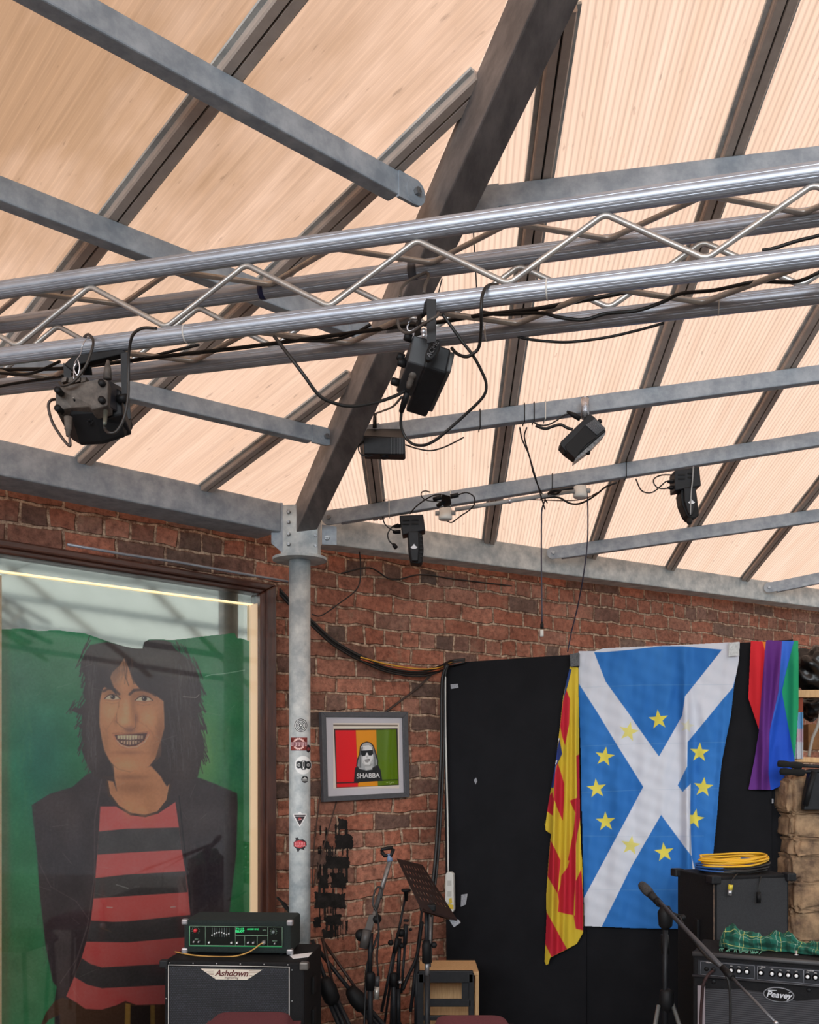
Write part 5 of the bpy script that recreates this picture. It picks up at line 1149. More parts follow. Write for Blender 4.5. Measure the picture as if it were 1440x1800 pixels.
for v in (.09, .22): yaw_box(so+sa*.556+sb*.15, sa, .012, sb, .05, sz-v-.07, .07).build('side_handle', BLKM, t, bevel=.003)
# amplifier head on top
ha = Vector((.998, -.06, 0)).normalized(); hb = Vector((.06, .998, 0)).normalized()
ho = P(323, 1670, 3.90); ho = Vector((ho.x, ho.y, 0)); hz = P(322, 1617, 3.90).z; hb0_ = sz+.008
t = thing('amplifier_head', 'carpeted amplifier head with a green-lit control panel, on the bass cabinet', 'amplifier', (ho.x, ho.y, hb0_))
HW = .436
def hface(u, v, off=0.0): return ho+ha*u-hb*off+Vector((0, 0, hz-v))
hh_ = hz-hb0_
yaw_box(ho, ha, HW, hb, .225, hb0_, hh_).build('body', CARPET, t, bevel=.010)
for u in (.04, HW-.04):
    for d_ in (.03, .19): MB().lathe(ho+ha*u+hb*d_+Vector((0, 0, sz)), (0, 0, 1), [(0, .012), (.012, .012)], 12).build('foot', BLKM, t)
MB().prism([hface(.022, .022, .004), hface(HW-.030, .022, .004), hface(HW-.030, hh_-.030, .004), hface(.022, hh_-.030, .004)], hb*.006).build('control_panel', mat('green_black_panel', (4, 12, 8), .25), t)
ph0, ph1 = .024, hh_-.032
GL = bpy.data.materials.new('panel_green_glow'); GL.use_nodes = True; bb = GL.node_tree.nodes['Principled BSDF']; bb.inputs['Base Color'].default_value = (.02, .4, .12, 1); bb.inputs['Emission Color'].default_value = (.05, .85, .25, 1); bb.inputs['Emission Strength'].default_value = .35
GT = bpy.data.materials.new('panel_green_text'); GT.use_nodes = True; bb = GT.node_tree.nodes['Principled BSDF']; bb.inputs['Base Color'].default_value = (.02, .5, .16, 1); bb.inputs['Emission Color'].default_value = (.03, .8, .22, 1); bb.inputs['Emission Strength'].default_value = .5
PGR = mat('panel_pale_green_line', (150, 186, 160), .5)
def hl(L, w=.0008, nm='panel_line', m=None):
    mb = MB()
    for (a, b, c, d) in L: mb.tube([hface(a, b, .0047), hface(c, d, .0047)], w, 4)
    return mb.build(nm, m or PGR, t)
W0, W1 = .026, HW-.034
hl([(W0, ph0, W1, ph0), (W1, ph0, W1, ph1), (W1, ph1, W0, ph1), (W0, ph1, W0, ph0), (W0+.064, ph0, W0+.064, ph1), (W0+.186, ph0, W0+.186, ph1), (W0+.318, ph0, W0+.318, ph1), (W0+.186, (ph0+ph1)/2-.003, W0+.318, (ph0+ph1)/2-.003), (W0+.224, (ph0+ph1)/2, W0+.224, ph1), (W0+.275, (ph0+ph1)/2, W0+.275, ph1)])
hl([(W0, ph1+.003, W1, ph1+.003), (W0-.002, ph0, W0-.002, ph1)], .0007, 'green_glow_line', GL)
hm = (ph0+ph1)/2
def knob(u, v, r, m, nm='knob'): return MB().lathe(hface(u, v, .004), -hb, [(0, r), (.010, r*.85), (.012, r*.6)], 16).build(nm, m, t)
RK = mat('red_knob', (196, 44, 52), .4); GK = mat('grey_knob', (104, 116, 116), .4)
def ticks(u, v, r0, r1, m):
    mb = MB()
    for k in range(11):
        a = math.radians(-225+27*k); mb.tube([hface(u+r0*math.cos(a), v+r0*math.sin(a), .0046), hface(u+r1*math.cos(a), v+r1*math.sin(a), .0046)], .0005, 4)
    mb.build('dial_ticks', m, t)
knob(W0+.024, ph0+.017, .0085, RK, 'red_knob'); ticks(W0+.024, ph0+.017, .012, .017, PGR)
knob(W1-.035, ph0+.020, .0075, GK, 'grey_knob'); ticks(W1-.035, ph0+.020, .0105, .015, PGR)
for u in (W0+.018, W0+.038): knob(u, ph1-.014, .0048, CHROME, 'input_jack')
for u in (W0+.080, W0+.171, W0+.194): knob(u, ph1-.012, .0042, KW, 'push_button')
for u in (W0+.239, W0+.260): knob(u, ph1-.012, .0055, CHROME, 'jack_socket')
knob(W1-.030, ph1-.010, .0045, CHROME, 'jack_socket')
for k in range(8):
    u = W0+.092+.0098*k; vv = hm-.016+(-.007+.0011*(k-3.2)**2 if k < 7 else -.002)
    MB().prism([hface(u-.0006, ph0+.006, .0046), hface(u+.0006, ph0+.006, .0046), hface(u+.0006, hm+.004, .0046), hface(u-.0006, hm+.004, .0046)], hb*.0004).build('slider_track', GK, t)
    MB().box(hface(u, vv+.008, .008), (.0042, .006, .0042)).build('slider_knob', KW, t)
text('TRACE', 'lettering', GT, hface(W0+.205, ph0+.009, .005), ha, (0, 0, 1), .0105, t); text('ELLIOT', 'lettering', GT, hface(W0+.205, ph0+.019, .005), ha, (0, 0, 1), .0115, t, bold=.0004)
text('AH300 SMC', 'lettering', GT, hface(W0+.258, ph0+.010, .005), ha, (0, 0, 1), .0095, t); text('GP12', 'lettering', PGR, hface(W0+.304, ph0+.013, .005), ha, (0, 0, 1), .0065, t)
text('INPUT', 'lettering', PGR, hface(W0+.028, ph1-.024, .005), ha, (0, 0, 1), .005, t); text('OUTPUT', 'lettering', PGR, hface(W1-.030, ph1-.020, .005), ha, (0, 0, 1), .005, t)
for u in (0.004, HW-.004):
    for v in (.008, hh_-.008):
        p = hface(u, v, -.006); MB().box(p, (.026, .026, .024), Matrix.Rotation(-.06, 3, 'Z')).build('corner_cap', CHROME, t, bevel=.006)
plug = hface(W0+.303, ph1-.015, .004)
t2 = thing('instrument_cable', 'yellow cable plugged into the amplifier head and looping over the cabinet top', 'cable', plug)
MB().lathe(plug, -hb, [(0, .009), (.014, .0085), (.022, .006)], 16).build('plug', mat('plug_grey', (150, 150, 146), .4, .5), t2)
MB().tube(catmull([plug-hb*.02, P(457, 1660, 3.855), P(447, 1668, 3.85), P(432, 1676, 3.85), P(412, 1681, 3.855), P(388, 1682, 3.86), P(362, 1681, 3.865), P(340, 1679, 3.87), P(322, 1676, 3.9), P(308, 1673, 3.97)], 8), .0028, 8).build('lead', mat('mustard_cable', (198, 150, 76), .5), t2)
tag(MB().prism([sface(.50, -.0015, -.06), sface(.553, -.0015, -.10), sface(.553, -.0015, -.19), sface(.47, -.0015, -.13)], (0, 0, -.001)).build('paper_note', mat('white_paper', (232, 234, 238), .8)), 'white slip of paper beside the amplifier head on the bass cabinet', 'paper')

# ------------------------------------------------------------------ chairs, their seats just in view
def chair(label, x0, x1, ytop, z, prev=None):
    a, b = P(x0, ytop, z+.30), P(x1, ytop, z+.30); zt_ = a.z; a, b = P(x0, 1800, z), P(x1, 1800, z); a.z = zt_; w = b.x-a.x; cx_, cz_ = (a.x+b.x)/2, z+.17
    t = thing('stacking_chair', label, 'chair', (cx_, z, 0), 'burgundy chairs in front of the stage')
    mb = MB(); NU, NV = 24, 16; vs = []
    for i in range(NU):
        for j in range(NV):
            u, v = i/(NU-1)*2-1, j/(NV-1)*2-1; k = (1-abs(u)**8)**.5*(1-abs(v)**8)**.5
            vs.append((cx_+u*w/2*(1-.10*(v+1)), cz_+v*.19, a.z-.045+.045*k))
    mb.add(vs, [[i*NV+j, (i+1)*NV+j, (i+1)*NV+j+1, i*NV+j+1] for i in range(NU-1) for j in range(NV-1)], True)
    e = len(mb.v); mb.box((cx_, cz_, a.z-.06), (w*.98, .37, .03)); mb.build('seat', BURG, t)
    lg = a.z-.075
    for sx in (-1, 1):
        for sy in (-1, 1): MB().cyl((cx_+sx*w*.42, cz_+sy*.16, lg+.01), (cx_+sx*w*.46, cz_+sy*.19, 0), .011, n=12).build('leg', BLK, t)
    return t
chair('burgundy upholstered chair in front of the bass cabinet', 324, 509, 1779, 3.05)
chair('burgundy upholstered chair in front of the crate and music stand', 752, 926, 1785, 3.10)
chair('burgundy upholstered chair mostly below the picture, left of the crate', 505, 525, 1795, 3.3) if False else None

# ------------------------------------------------------------------ crate and stool by the board
t = thing('wooden_crate', 'pale wooden crate at the foot of the black board', 'crate', P(790, 1866, 4.55))
c0_, c1_ = P(738, 1708, 4.5), P(842, 1708, 4.5); top_ = c0_.z
MB().para((c0_.x, 4.5, top_-.018), (c1_.x-c0_.x, 0, 0), (0.0, .26, 0), (0, 0, .018)).build('top', PINE, t, bevel=.002)
MB().para((c1_.x-.016, 4.5, .02), (.016, 0, 0), (0, .26, 0), (0, 0, top_-.038)).build('side_panel', PINE, t)
MB().para((c0_.x, 4.5, .02), (.016, 0, 0), (0, .26, 0), (0, 0, top_-.038)).build('side_panel', PINE, t)
MB().para((c0_.x+.016, 4.70, .02), (c1_.x-c0_.x-.032, 0, 0), (0, .012, 0), (0, 0, top_-.038)).build('back_panel', PINE, t)
t = thing('black_stool', 'black painted wooden stool frame standing in front of the crate', 'stool', P(785, 1900, 4.42))
y0_ = 4.42
for x0, x1, ya, yb in ((736, 832, 1707, 1728), (746, 828, 1757, 1770), (742, 832, 1786, 1794)):
    MB().prism([P(x0, ya, y0_), P(x1, ya, y0_), P(x1, yb, y0_), P(x0, yb, y0_)], (0, .02, 0)).build('rail', BLK, t, bevel=.003)
for x0, x1 in ((733, 745), (824, 834)):
    q = [P(x0, 1712, y0_), P(x1, 1712, y0_), P(x1, 1712, y0_), P(x0, 1712, y0_)]; q[2].z = q[3].z = 0
    MB().prism(q, (0, .025, 0)).build('leg', BLK, t, bevel=.003)
MB().prism(PP([(812, 1720), (832, 1720), (832, 1757), (812, 1757)], y0_+.01), (0, .015, 0)).build('corner_block', BLK, t)

# ------------------------------------------------------------------ music stand and microphone stands
t = thing('music_stand', 'dark perforated music stand tilted beside the black board', 'music stand', P(750, 1990, 4.15))
TLc, TRc, BRc, BLc = P(697, 1510, 4.25), P(742, 1521, 4.45), P(806, 1622, 4.30), P(742, 1604, 4.10)
DSK = mat('brown_black_desk', (48, 32, 28), .45, .2)
mb = MB(); NU, NV = 29, 33; nrm_ = (TRc-TLc).cross(BLc-TLc).normalized()*.003
def dpt(u, v): return (TLc.lerp(TRc, u)).lerp(BLc.lerp(BRc, u), v)
for i in range(NU):
    for j in range(NV):
        slot = (3 <= i < 27 and i % 4 in (0, 1, 3) and False)
        hole = (4 <= i < 26) and ((i-4) % 3 == 0) and (3 <= j < 25) and ((j-3) % 4 in (0, 1))
        if hole: continue
        u0, u1, v0, v1 = i/NU, (i+1)/NU, j/NV, (j+1)/NV
        mb.add([dpt(u0, v0)-nrm_*.5, dpt(u1, v0)-nrm_*.5, dpt(u1, v1)-nrm_*.5, dpt(u0, v1)-nrm_*.5], [[0, 1, 2, 3]])
dk = mb.build('desk', DSK, t); md = dk.modifiers.new('thickness', 'SOLIDIFY'); md.thickness = .002
MB().prism([P(744, 1600, 4.10), P(806, 1622, 4.30), P(810, 1621, 4.24), P(748, 1602, 4.04)], (0, 0, .008)).build('lip', DSK, t)
MB().tube([P(750, 1596, 4.2), P(750, 1690, 4.2)], .009, 12).build('upper_pole', BLK, t)
MB().tube([P(751, 1688, 4.2), P(751, 1716, 4.2)], .010, 12).build('chrome_pole', mat('pole_steel', (130, 130, 132), .4, .6), t)
q = P(751, 1714, 4.2); MB().tube([q, Vector((q.x, q.y, .12))], .013, 14).build('lower_pole', BLK, t)
MB().lathe(P(750, 1665, 4.2), (0, 0, 1), [(-.07, .013), (-.065, .020), (.01, .020), (.03, .014)], 16).build('clutch', BLKM, t)
MB().ball(P(763, 1661, 4.2), .014, 12).build('knob', BLKM, t)
MB().box(P(752, 1595, 4.2), (.07, .05, .03)).build('tilt_bracket', BLKM, t, bevel=.006)
for a in (90, 210, 330): MB().tube([Vector((q.x, q.y, .30)), Vector((q.x+.28*math.cos(math.radians(a)), q.y+.28*math.sin(math.radians(a)), .012))], .008, 8).build('leg', BLK, t)
tag(MB().prism([P(789, 1616, 4.22), P(806, 1616, 4.22), P(810, 1622, 4.22), P(798, 1630, 4.22)], (0, .002, 0)).build('paper_scrap', SCR), 'clear plastic scrap at the lower corner of the music stand', 'scrap')

def stand(label, rods, z, base_px=None, extra=None, name='microphone_stand', loc=None):
    p = loc or P(rods[0][2], 1900, z); t = thing(name, label, 'microphone stand', (p.x, p.y, 0))
    for (x0, y0, x1, y1, r, nm, m, *dz) in rods:
        d0, d1 = dz if dz else (0, 0)
        MB().tube([P(x0, y0, z+d0), P(x1, y1, z+d1)], r, 12).build(nm, m, t)
    if base_px:
        q = P(*base_px, z); MB().tube([q, Vector((q.x, q.y, .25))], .012, 12).build('post', BLK, t)
        for a in (80, 200, 320): MB().tube([Vector((q.x, q.y, .30)), Vector((q.x+.25*math.cos(math.radians(a)), q.y+.25*math.sin(math.radians(a)), .012))], .008, 8).build('leg', BLK, t)
    return t
STL = mat('brushed_steel_rod', (112, 108, 106), .4, .5, (140, 136, 134), 30)
t = stand('boom microphone stand with an empty clip, nearest the brick wall right of the bass cabinet', [(686, 1512, 660, 1600, .010, 'boom', STL), (660, 1600, 640, 1662, .008, 'boom_end', STL), (652, 1640, 650, 1716, .011, 'inner_post', BLK)], 4.25, (651, 1714))
MB().prism(PP([(649, 1608), (662, 1608), (654, 1636), (641, 1634)], 4.235), (0, .03, 0)).build('boom_clutch', mat('clutch_grey', (84, 78, 74), .5), t, bevel=.003)
MB().cyl(P(646, 1634, 4.235), P(639, 1666, 4.235), .0195, n=20).build('counterweight', mat('counterweight_grey', (70, 66, 64), .5), t)
MB().lathe(P(663, 1616, 4.235), (0, -1, 0), [(-.02, .02), (.01, .018)], 14).build('wing_knob', BLKM, t)
MB().lathe(P(635, 1645, 4.25), (0, -1, 0), [(-.02, .028), (.01, .024)], 14).build('wing_knob', BLKM, t)
MB().lathe(P(686, 1514, 4.25), P(683, 1500, 4.25)-P(686, 1514, 4.25), [(0, .012), (.012, .013), (.016, .010), (.034, .009)], 14).build('thread_collar', mat('blue_collar', (110, 130, 160), .5), t)
MB().tube(PP([(671, 1497), (672, 1493), (681, 1491), (691, 1490)], 4.25), .008, 10).build('mic_clip', BLKM, t); MB().tube(PP([(671, 1497), (676, 1504), (688, 1503), (692, 1492)], 4.25), .009, 10).build('mic_clip', BLKM, t)
MB().lathe(P(651, 1720, 4.25), (0, 0, 1), [(-.05, .020), (.02, .022), (.03, .014)], 16).build('height_clutch', BLKM, t)
cable('black cable wound round the nearest boom microphone stand', PL([(670, 1580, 4.21), (672, 1565, 4.22), (665, 1559, 4.23), (658, 1570, 4.22), (656, 1590, 4.21), (663, 1606, 4.2), (666, 1640, 4.2), (663, 1680, 4.2), (665, 1715, 4.2)]), .0045)
cable('black cable hanging on the far side of the nearest boom stand', PL([(665, 1640, 4.32), (655, 1670, 4.3), (645, 1700, 4.3), (642, 1760, 4.28), (640, 1830, 4.25)]), .005)
t = thing('xlr_plug', 'silver cable plug hanging beside the nearest boom stand', 'plug', P(663, 1757, 4.2))
MB().cyl(P(664, 1716, 4.2), P(663, 1734, 4.2), .010).build('sleeve', mat('plug_dark', (50, 50, 52), .5), t); MB().cyl(P(663, 1734, 4.2), P(662, 1756, 4.2), .0115).build('shell', mat('plug_shell', (160, 156, 150), .35, .6), t)
t = stand('slim boom microphone stand leaning second from the bass cabinet', [(712, 1580, 694, 1672, .0055, 'boom', BLK), (694, 1665, 671, 1778, .007, 'boom_end', BLK), (692, 1715, 688, 1800, .009, 'inner_post', BLK)], 4.45, (692, 1712))
MB().lathe(P(714, 1584, 4.45), (0, 0, 1), [(0, .008), (.04, .010), (.045, .022), (.055, .022)], 12).build('mic_clip', BLKM, t); MB().lathe(P(695, 1668, 4.45), P(711, 1590, 4.45)-P(695, 1668, 4.45), [(-.02, .011), (.05, .011)], 12).build('boom_clutch', BLKM, t)
MB().ball(P(687, 1657, 4.44), .014, 10).build('wing_knob', BLKM, t); MB().lathe(P(692, 1722, 4.45), (0, 0, 1), [(-.03, .016), (.03, .018)], 12).build('height_clutch', BLKM, t)
t = stand('short microphone stand standing third from the bass cabinet', [(714, 1625, 712, 1660, .011, 'grip', BLK), (712, 1660, 706, 1745, .006, 'boom', BLK), (703, 1650, 699, 1740, .009, 'inner_post', BLK), (699, 1640, 676, 1800, .006, 'side_rod', BLK)], 4.5, (700, 1738))
MB().box(P(714, 1618, 4.5), (.025, .02, .012)).build('mic_clip', BLKM, t, bevel=.003); MB().ball(P(722, 1634, 4.5), .008, 10).build('wing_knob', BLKM, t); MB().ball(P(705, 1640, 4.49), .020, 12).build('joint', BLKM, t); MB().ball(P(706, 1662, 4.49), .014, 10).build('joint', BLKM, t)
MB().lathe(P(703, 1729, 4.49), (0, 0, 1), [(0, .009), (.010, .012), (.014, .006)], 12).build('chrome_nut', CHROME, t)
t = stand('tall black stand rod behind the music stand', [(742, 1600, 733, 1680, .006, 'rod', BLK), (735, 1670, 722, 1778, .008, 'lower_rod', BLK), (757, 1612, 756, 1700, .005, 'rod', STL)], 4.45, (733, 1690))
MB().tube(catmull(PL([(742, 1620, 4.42), (733, 1680, 4.42), (718, 1715, 4.42), (708, 1740, 4.42)])), .008, 8).build('cable_tie_strap', BLKM, t)
# two folded tripods leaning at the wall
for lb, ax_, bx_, bossp, zz in (('folded black tripod stand leaning beside the bass cabinet', (549, 1652), (606, 1800), (580, 1746), 4.32), ('second folded black tripod stand, leaning right of the other one', (552, 1660), (655, 1800), (631, 1760), 4.42)):
    t = thing('folded_tripod', lb, 'tripod', P(bx_[0], 1900, zz))
    d = (P(*bx_, zz)-P(*ax_, zz)); bo = P(*bossp, zz); dn = d.normalized()
    p0 = P(*ax_, zz+.06); MB().tube([p0, bo], .0095, 12).build('pole', BLK, t); MB().tube([p0+Vector((.045, 0, .01)), bo+Vector((.02, 0, .01))], .007, 12).build('inner_pole', DSK, t)
    MB().lathe(bo, dn, [(-.075, .018), (-.06, .030), (-.02, .040), (.03, .036), (.05, .022)], 20).build('hub', BLKM, t)
    for k, o_x in enumerate((-.03, .0, .035)):
        e = bo+dn*.55+Vector((o_x, .01*k, 0)); e.z = max(e.z, .02); MB().tube([bo+dn*.03+Vector((o_x*.6, 0, 0)), e], .0105, 10).build('leg', BLK, t)
tag(MB().tube(catmull(PL([(488, 1578, 4.5), (497, 1587, 4.46), (505, 1597, 4.42), (512, 1608, 4.38)])), [.006]*7+[.010]*6+[.007]*6, 10).build('cable_plug', BLKM), 'black cable plug poking out left of the foot of the column', 'plug')

# microphone on its stand in front of the flag
t = thing('microphone_stand', 'black boom stand holding a microphone in front of the blue flag', 'microphone stand', (P(1170, 1340, 3.73).x, 3.73, 0))
zm = 3.9; p0, p1 = P(1158, 1584, 3.76), P(1364, 1798, 3.02)
MB().tube([p0, p0.lerp(p1, .66)], .0085, 14).build('boom', mat('boom_grey', (74, 74, 78), .4, .3), t); MB().tube([p0.lerp(p1, .64), p1], .005, 12).build('boom_rod', mat('boom_rod', (96, 96, 100), .35, .5), t)
MB().tube([p0.lerp(p1, .60), p0.lerp(p1, .68)], .0115, 14).build('boom_collar', BLKM, t); MB().lathe(p1, (p1-p0), [(-.004, .007), (.006, .006)], 8).build('boom_tip', CHROME, t)
jt = P(1170, 1604, 3.72); q = P(1169, 1640, 3.73)
MB().lathe(jt+Vector((0, 0, -.02)), (0, 0, 1), [(-.045, .012), (-.03, .026), (.02, .030), (.045, .016)], 16).build('swivel', BLKM, t); MB().tube([jt, P(1196, 1612, 3.70)], .010, 10).build('swivel_arm', BLKM, t); MB().ball(P(1200, 1613, 3.69), .013, 12).build('knob', BLKM, t)
MB().tube([jt, Vector((q.x, q.y, .35))], .010, 14).build('post', BLK, t); MB().tube([P(1169, 1643, 3.73), P(1170, 1676, 3.73)], .016, 14).build('post_collar', BLKM, t); MB().lathe(P(1172, 1765, 3.73), (0, 0, 1), [(-.03, .014), (.0, .028), (.05, .026), (.06, .014)], 14).build('leg_hub', BLKM, t)
LGT = mat('leg_tape_silver', (150, 156, 156), .35, .5)
for i, (x0, y0, x1, y1, dz) in enumerate(((1158, 1768, 1147, 1830, -.1), (1182, 1764, 1204, 1830, -.12), (1170, 1768, 1172, 1830, .15))):
    a = P(x0, y0, 3.73); b = P(x1, y1, 3.73+dz); d = b-a; b = a+d*((a.z-.012)/max(1e-3, a.z-b.z)); MB().tube([a, b], .0085, 10).build('leg', LGT if i < 2 else BLK, t)
MB().tube(catmull(PL([(1195, 1612, 3.66), (1210, 1640, 3.56), (1240, 1680, 3.45), (1270, 1705, 3.38), (1283, 1740, 3.36), (1284, 1820, 3.36)])), .0045, 8).build('microphone_lead', CAB, t)
t = thing('microphone', 'black microphone with a mesh head pointing up left over the flag', 'microphone', P(1148, 1576, 3.78))
ma, mb_ = P(1125, 1552, 3.84), P(1165, 1594, 3.75); md_ = (mb_-ma).normalized()
mesh_m = mat('mic_mesh', (92, 90, 90), .45, .5, (40, 40, 42), 350, 0.6, bscale=500)
MB().lathe(ma, md_, [(0, .004), (.004, .012), (.014, .0175), (.04, .0205), (.058, .019), (.066, .016)], 20).build('head', mesh_m, t)
MB().lathe(ma+md_*.064, md_, [(0, .0165), (.012, .016), (.05, .0115), (.066, .011)], 18).build('handle', BLK, t); MB().tube([ma+md_*.098, ma+md_*.125], .0145, 14).build('clip', BLKM, t)
cable('curly red and black lead plugged into the guitar amplifier', [pface(.075, .062, .02), pface(.06, .075, .05), pface(.045, .11, .06), pface(.04, .16, .05), pface(.035, .22, .04), pface(.03, .40, .04)], .0055, mat('braided_lead', (60, 28, 30), .7, 0, (20, 18, 18), 180))

# ------------------------------------------------------------------ lights on the truss
_before = set(o.name for o in COL.objects if o.parent is None and o.name != 'lighting_truss')
YK = BLK
def tp(j, x, off=(0, 0, 0)):
    q, s_ = at_truss(j, x); return q+Vector(off)
# left light
z1_ = 2.74
t = thing('stage_light', 'large black stage light with a rear control panel, left on the truss', 'stage light', P(160, 785, z1_))
f0 = [P(97, 681, z1_), P(176, 665, z1_-.03), P(190, 668, z1_-.03), P(189, 712, z1_-.03), P(160, 720, z1_-.02), P(158, 714, z1_-.02), P(124, 716, z1_), P(97, 722, z1_)]
MB().prism(f0, (0.0, .05, -.012)).build('rear_panel', DUST, t, bevel=.004)
body = [P(100, 690, z1_+.04), P(186, 672, z1_+.02), P(214, 686, z1_+.04), P(216, 728, z1_+.04), P(190, 735, z1_+.03), P(104, 735, z1_+.05)]
MB().prism(body, (0, .09, -.03)).build('body', BLK, t, bevel=.005)
MB().prism([P(190, 668, z1_-.02), P(212, 680, z1_+.06), P(218, 730, z1_+.08), P(190, 712, z1_-.02)], (.0, .03, 0)).build('side_cheek', mat('blue_black_cheek', (44, 46, 54), .5), t)
cn = P(170, 728, z1_+.10); axl = Vector((.10, .62, -.78)).normalized()
MB().lathe(cn-axl*.05, axl, [(0, .085), (.02, .092), (.10, .092), (.11, .088), (.112, .07)], 8, smooth=False, a0=math.pi/8).build('lamp_housing', BLKM, t)
MB().prism([P(124, 716, z1_+.005), P(178, 711, z1_+.005), P(188, 730, z1_+.03), P(186, 752, z1_+.07), P(148, 762, z1_+.09), P(126, 752, z1_+.06)], (0, .03, 0)).build('bottom_cover', mat('bottom_cover', (34, 32, 36), .6), t, bevel=.003)
for x, y in ((101, 685), (101, 717), (178, 672), (178, 702)):
    MB().lathe(P(x, y, z1_-.04), (0, -1, 0), [(-.03, .009), (.0, .010), (.004, .008)], 14).build('rubber_foot', BLKM, t)
MB().prism(PP([(134, 686), (151, 684), (151, 692), (134, 694)], z1_-.012), (0, .01, 0)).build('display', mat('dim_display', (100, 94, 80), .4), t)
for k in range(4): MB().lathe(P(131.5+7.2*k, 704-1.2*k, z1_-.006), (0, -1, 0), [(-.01, .0035), (.006, .003)], 10).build('menu_button', BLKM, t)
for k in range(4): MB().prism(PP([(128+7.6*k, 699.5-1.1*k), (133+7.6*k, 698.6-1.1*k), (133+7.6*k, 697-1.1*k), (128+7.6*k, 698-1.1*k)], z1_-.0105), (0, .008, 0)).build('button_legend', mat('legend_grey', (150, 140, 130), .6), t)
mb = MB()
for k in range(8):
    a = k*math.pi/4; c_ = P(159, 743, z1_+.028); mb.tube([c_+Vector((.003*math.cos(a), -.006, .003*math.sin(a))), c_+Vector((.010*math.cos(a), -.006, .010*math.sin(a)))], .0013, 5)
mb.build('vent_star', BLKM, t)
MB().lathe(P(120, 733, z1_), (0, 0, -1), [(0, .012), (.03, .010), (.034, .011), (.038, .008), (.055, .006)], 14).build('power_plug', DUST, t)
MB().lathe(P(186, 722, z1_-.02), (.02, -.3, -1), [(0, .0065), (.04, .0055), (.048, .004)], 12).build('signal_plug', mat('signal_plug', (104, 108, 100), .35, .6), t)
MB().prism(PP([(212, 622), (224, 618), (226, 690), (230, 735), (226, 737), (214, 700)], z1_+.03), (.0, .006, 0)).build('yoke_arm', BLK, t); MB().prism(PP([(112, 640), (128, 625), (213, 612), (224, 620), (140, 640), (128, 652)], z1_+.04), (0, .03, 0)).build('yoke', BLKM, t, bevel=.003)
MB().prism(PP([(111, 638), (124, 640), (126, 672), (113, 676)], z1_+.05), (0, .006, 0)).build('yoke_arm', BLK, t)
MB().lathe(P(218, 700, z1_+.02), (1, -.4, 0), [(-.02, .012), (.008, .012)], 14).build('yoke_knob', BLKM, t)
q = tp(3, 150); MB().tube([q+Vector((0, 0, -.024)), q+Vector((0, .02, -.075))], .014, 12).build('hook_clamp', BLKM, t)
for x0 in (108, 120, 132, 142): MB().prism(PP([(x0, 672), (x0+8, 670), (x0+9, 662), (x0+1, 664)], z1_+.03), (0, .03, 0)).build('cooling_fin', DUST, t)
MB().lathe(P(189, 660, z1_+.02), (0, .1, 1), [(-.01, .012), (.02, .010), (.045, .004)], 12).build('cable_gland', DUST, t)
cable('brown-black lead looping out of the left stage light to its plug', PL([(98, 702, z1_+.02), (89, 704, z1_), (85, 715, z1_), (92, 742, z1_), (108, 768, z1_), (122, 784, z1_), (123, 775, z1_), (121, 757, z1_)]), .004, mat('brown_black_lead', (60, 46, 40), .5))  # lead coloured brown-black, paler than the black cables
cable('black lead looping from the truss round the side of the left stage light', PL([(275, 577, 2.60), (250, 577, 2.62), (233, 590, 2.64), (227, 620, 2.68), (226, 660, 2.7), (225, 700, 2.7), (218, 735, 2.7), (205, 758, 2.7), (192, 761, 2.7), (185, 755, 2.72), (184, 748, 2.72)]), .0042, mat('grey_black_lead', (42, 38, 36), .5))
t = thing('safety_wire', 'thin steel safety wire looped over the truss above the left stage light', 'wire', P(140, 600, 2.75))
MB().tube(catmull(PL([(130, 668, 2.74), (131, 640, 2.74), (142, 622, 2.72), (146, 605, 2.71), (158, 590, 2.74), (164, 592, 2.78)])), .0016, 6).build('wire', CHROME, t); MB().tube(catmull(PL([(136, 630, 2.735), (140, 645, 2.735), (136, 660, 2.735), (130, 648, 2.735), (134, 638, 2.735)])), .002, 6).build('shackle', CHROME, t)
cable('black lead coiled over the lower truss tube above the left stage light', PL([(104, 672, 2.72), (112, 678, 2.71), (130, 670, 2.70), (150, 645, 2.70), (160, 620, 2.70), (164, 600, 2.71), (156, 588, 2.75), (148, 592, 2.8)]), .0038, mat('grey_black_lead', (48, 42, 38), .5))

# centre light
z2_ = 2.62
t = thing('stage_light', 'black boxy stage light with an oval knob, hanging mid truss', 'stage light', P(745, 722, z2_))
o_ = P(717, 636, z2_); A1 = P(785, 657, z2_+.01)-o_; B1 = P(727, 588, z2_-.01)-o_; C1 = P(691, 702, z2_+.15)-o_
MB().para(o_+A1*.42, A1*.58, B1*.92, C1*1.22).build('front_housing', BLK, t, bevel=.006)
MB().para(o_, A1*.44, B1, C1*.80).build('rear_housing', mat('grey_black_housing', (46, 47, 50), .5), t, bevel=.004)
MB().para(o_+A1*.98+B1*.1, A1*.12, B1*.72, C1*1.1).build('lens_bezel', mat('bezel_grey', (66, 66, 66), .5), t, bevel=.003)
for u, v in ((.92, 0.05), (.2, .2), (.1, .62), (.85, .5)):
    MB().lathe(o_+B1*u+C1*v-A1*.01, -A1, [(0, .011), (.018, .011), (.022, .008)], 14).build('rubber_foot', BLKM, t)
MB().prism(PP([(750, 525), (767, 526), (767, 600), (751, 603)], 2.505), (0, .005, 0)).build('yoke_arm', BLK, t)
MB().prism([P(750, 525, 2.505), P(750, 548, 2.505), P(734, 562, 2.62), P(734, 553, 2.62)], (.004, .01, 0)).build('yoke', BLKM, t)
MB().prism([P(734, 553, 2.60), P(741, 550, 2.55), P(741, 586, 2.58), P(728, 590, 2.64)], (0, .01, 0)).build('yoke', BLKM, t)
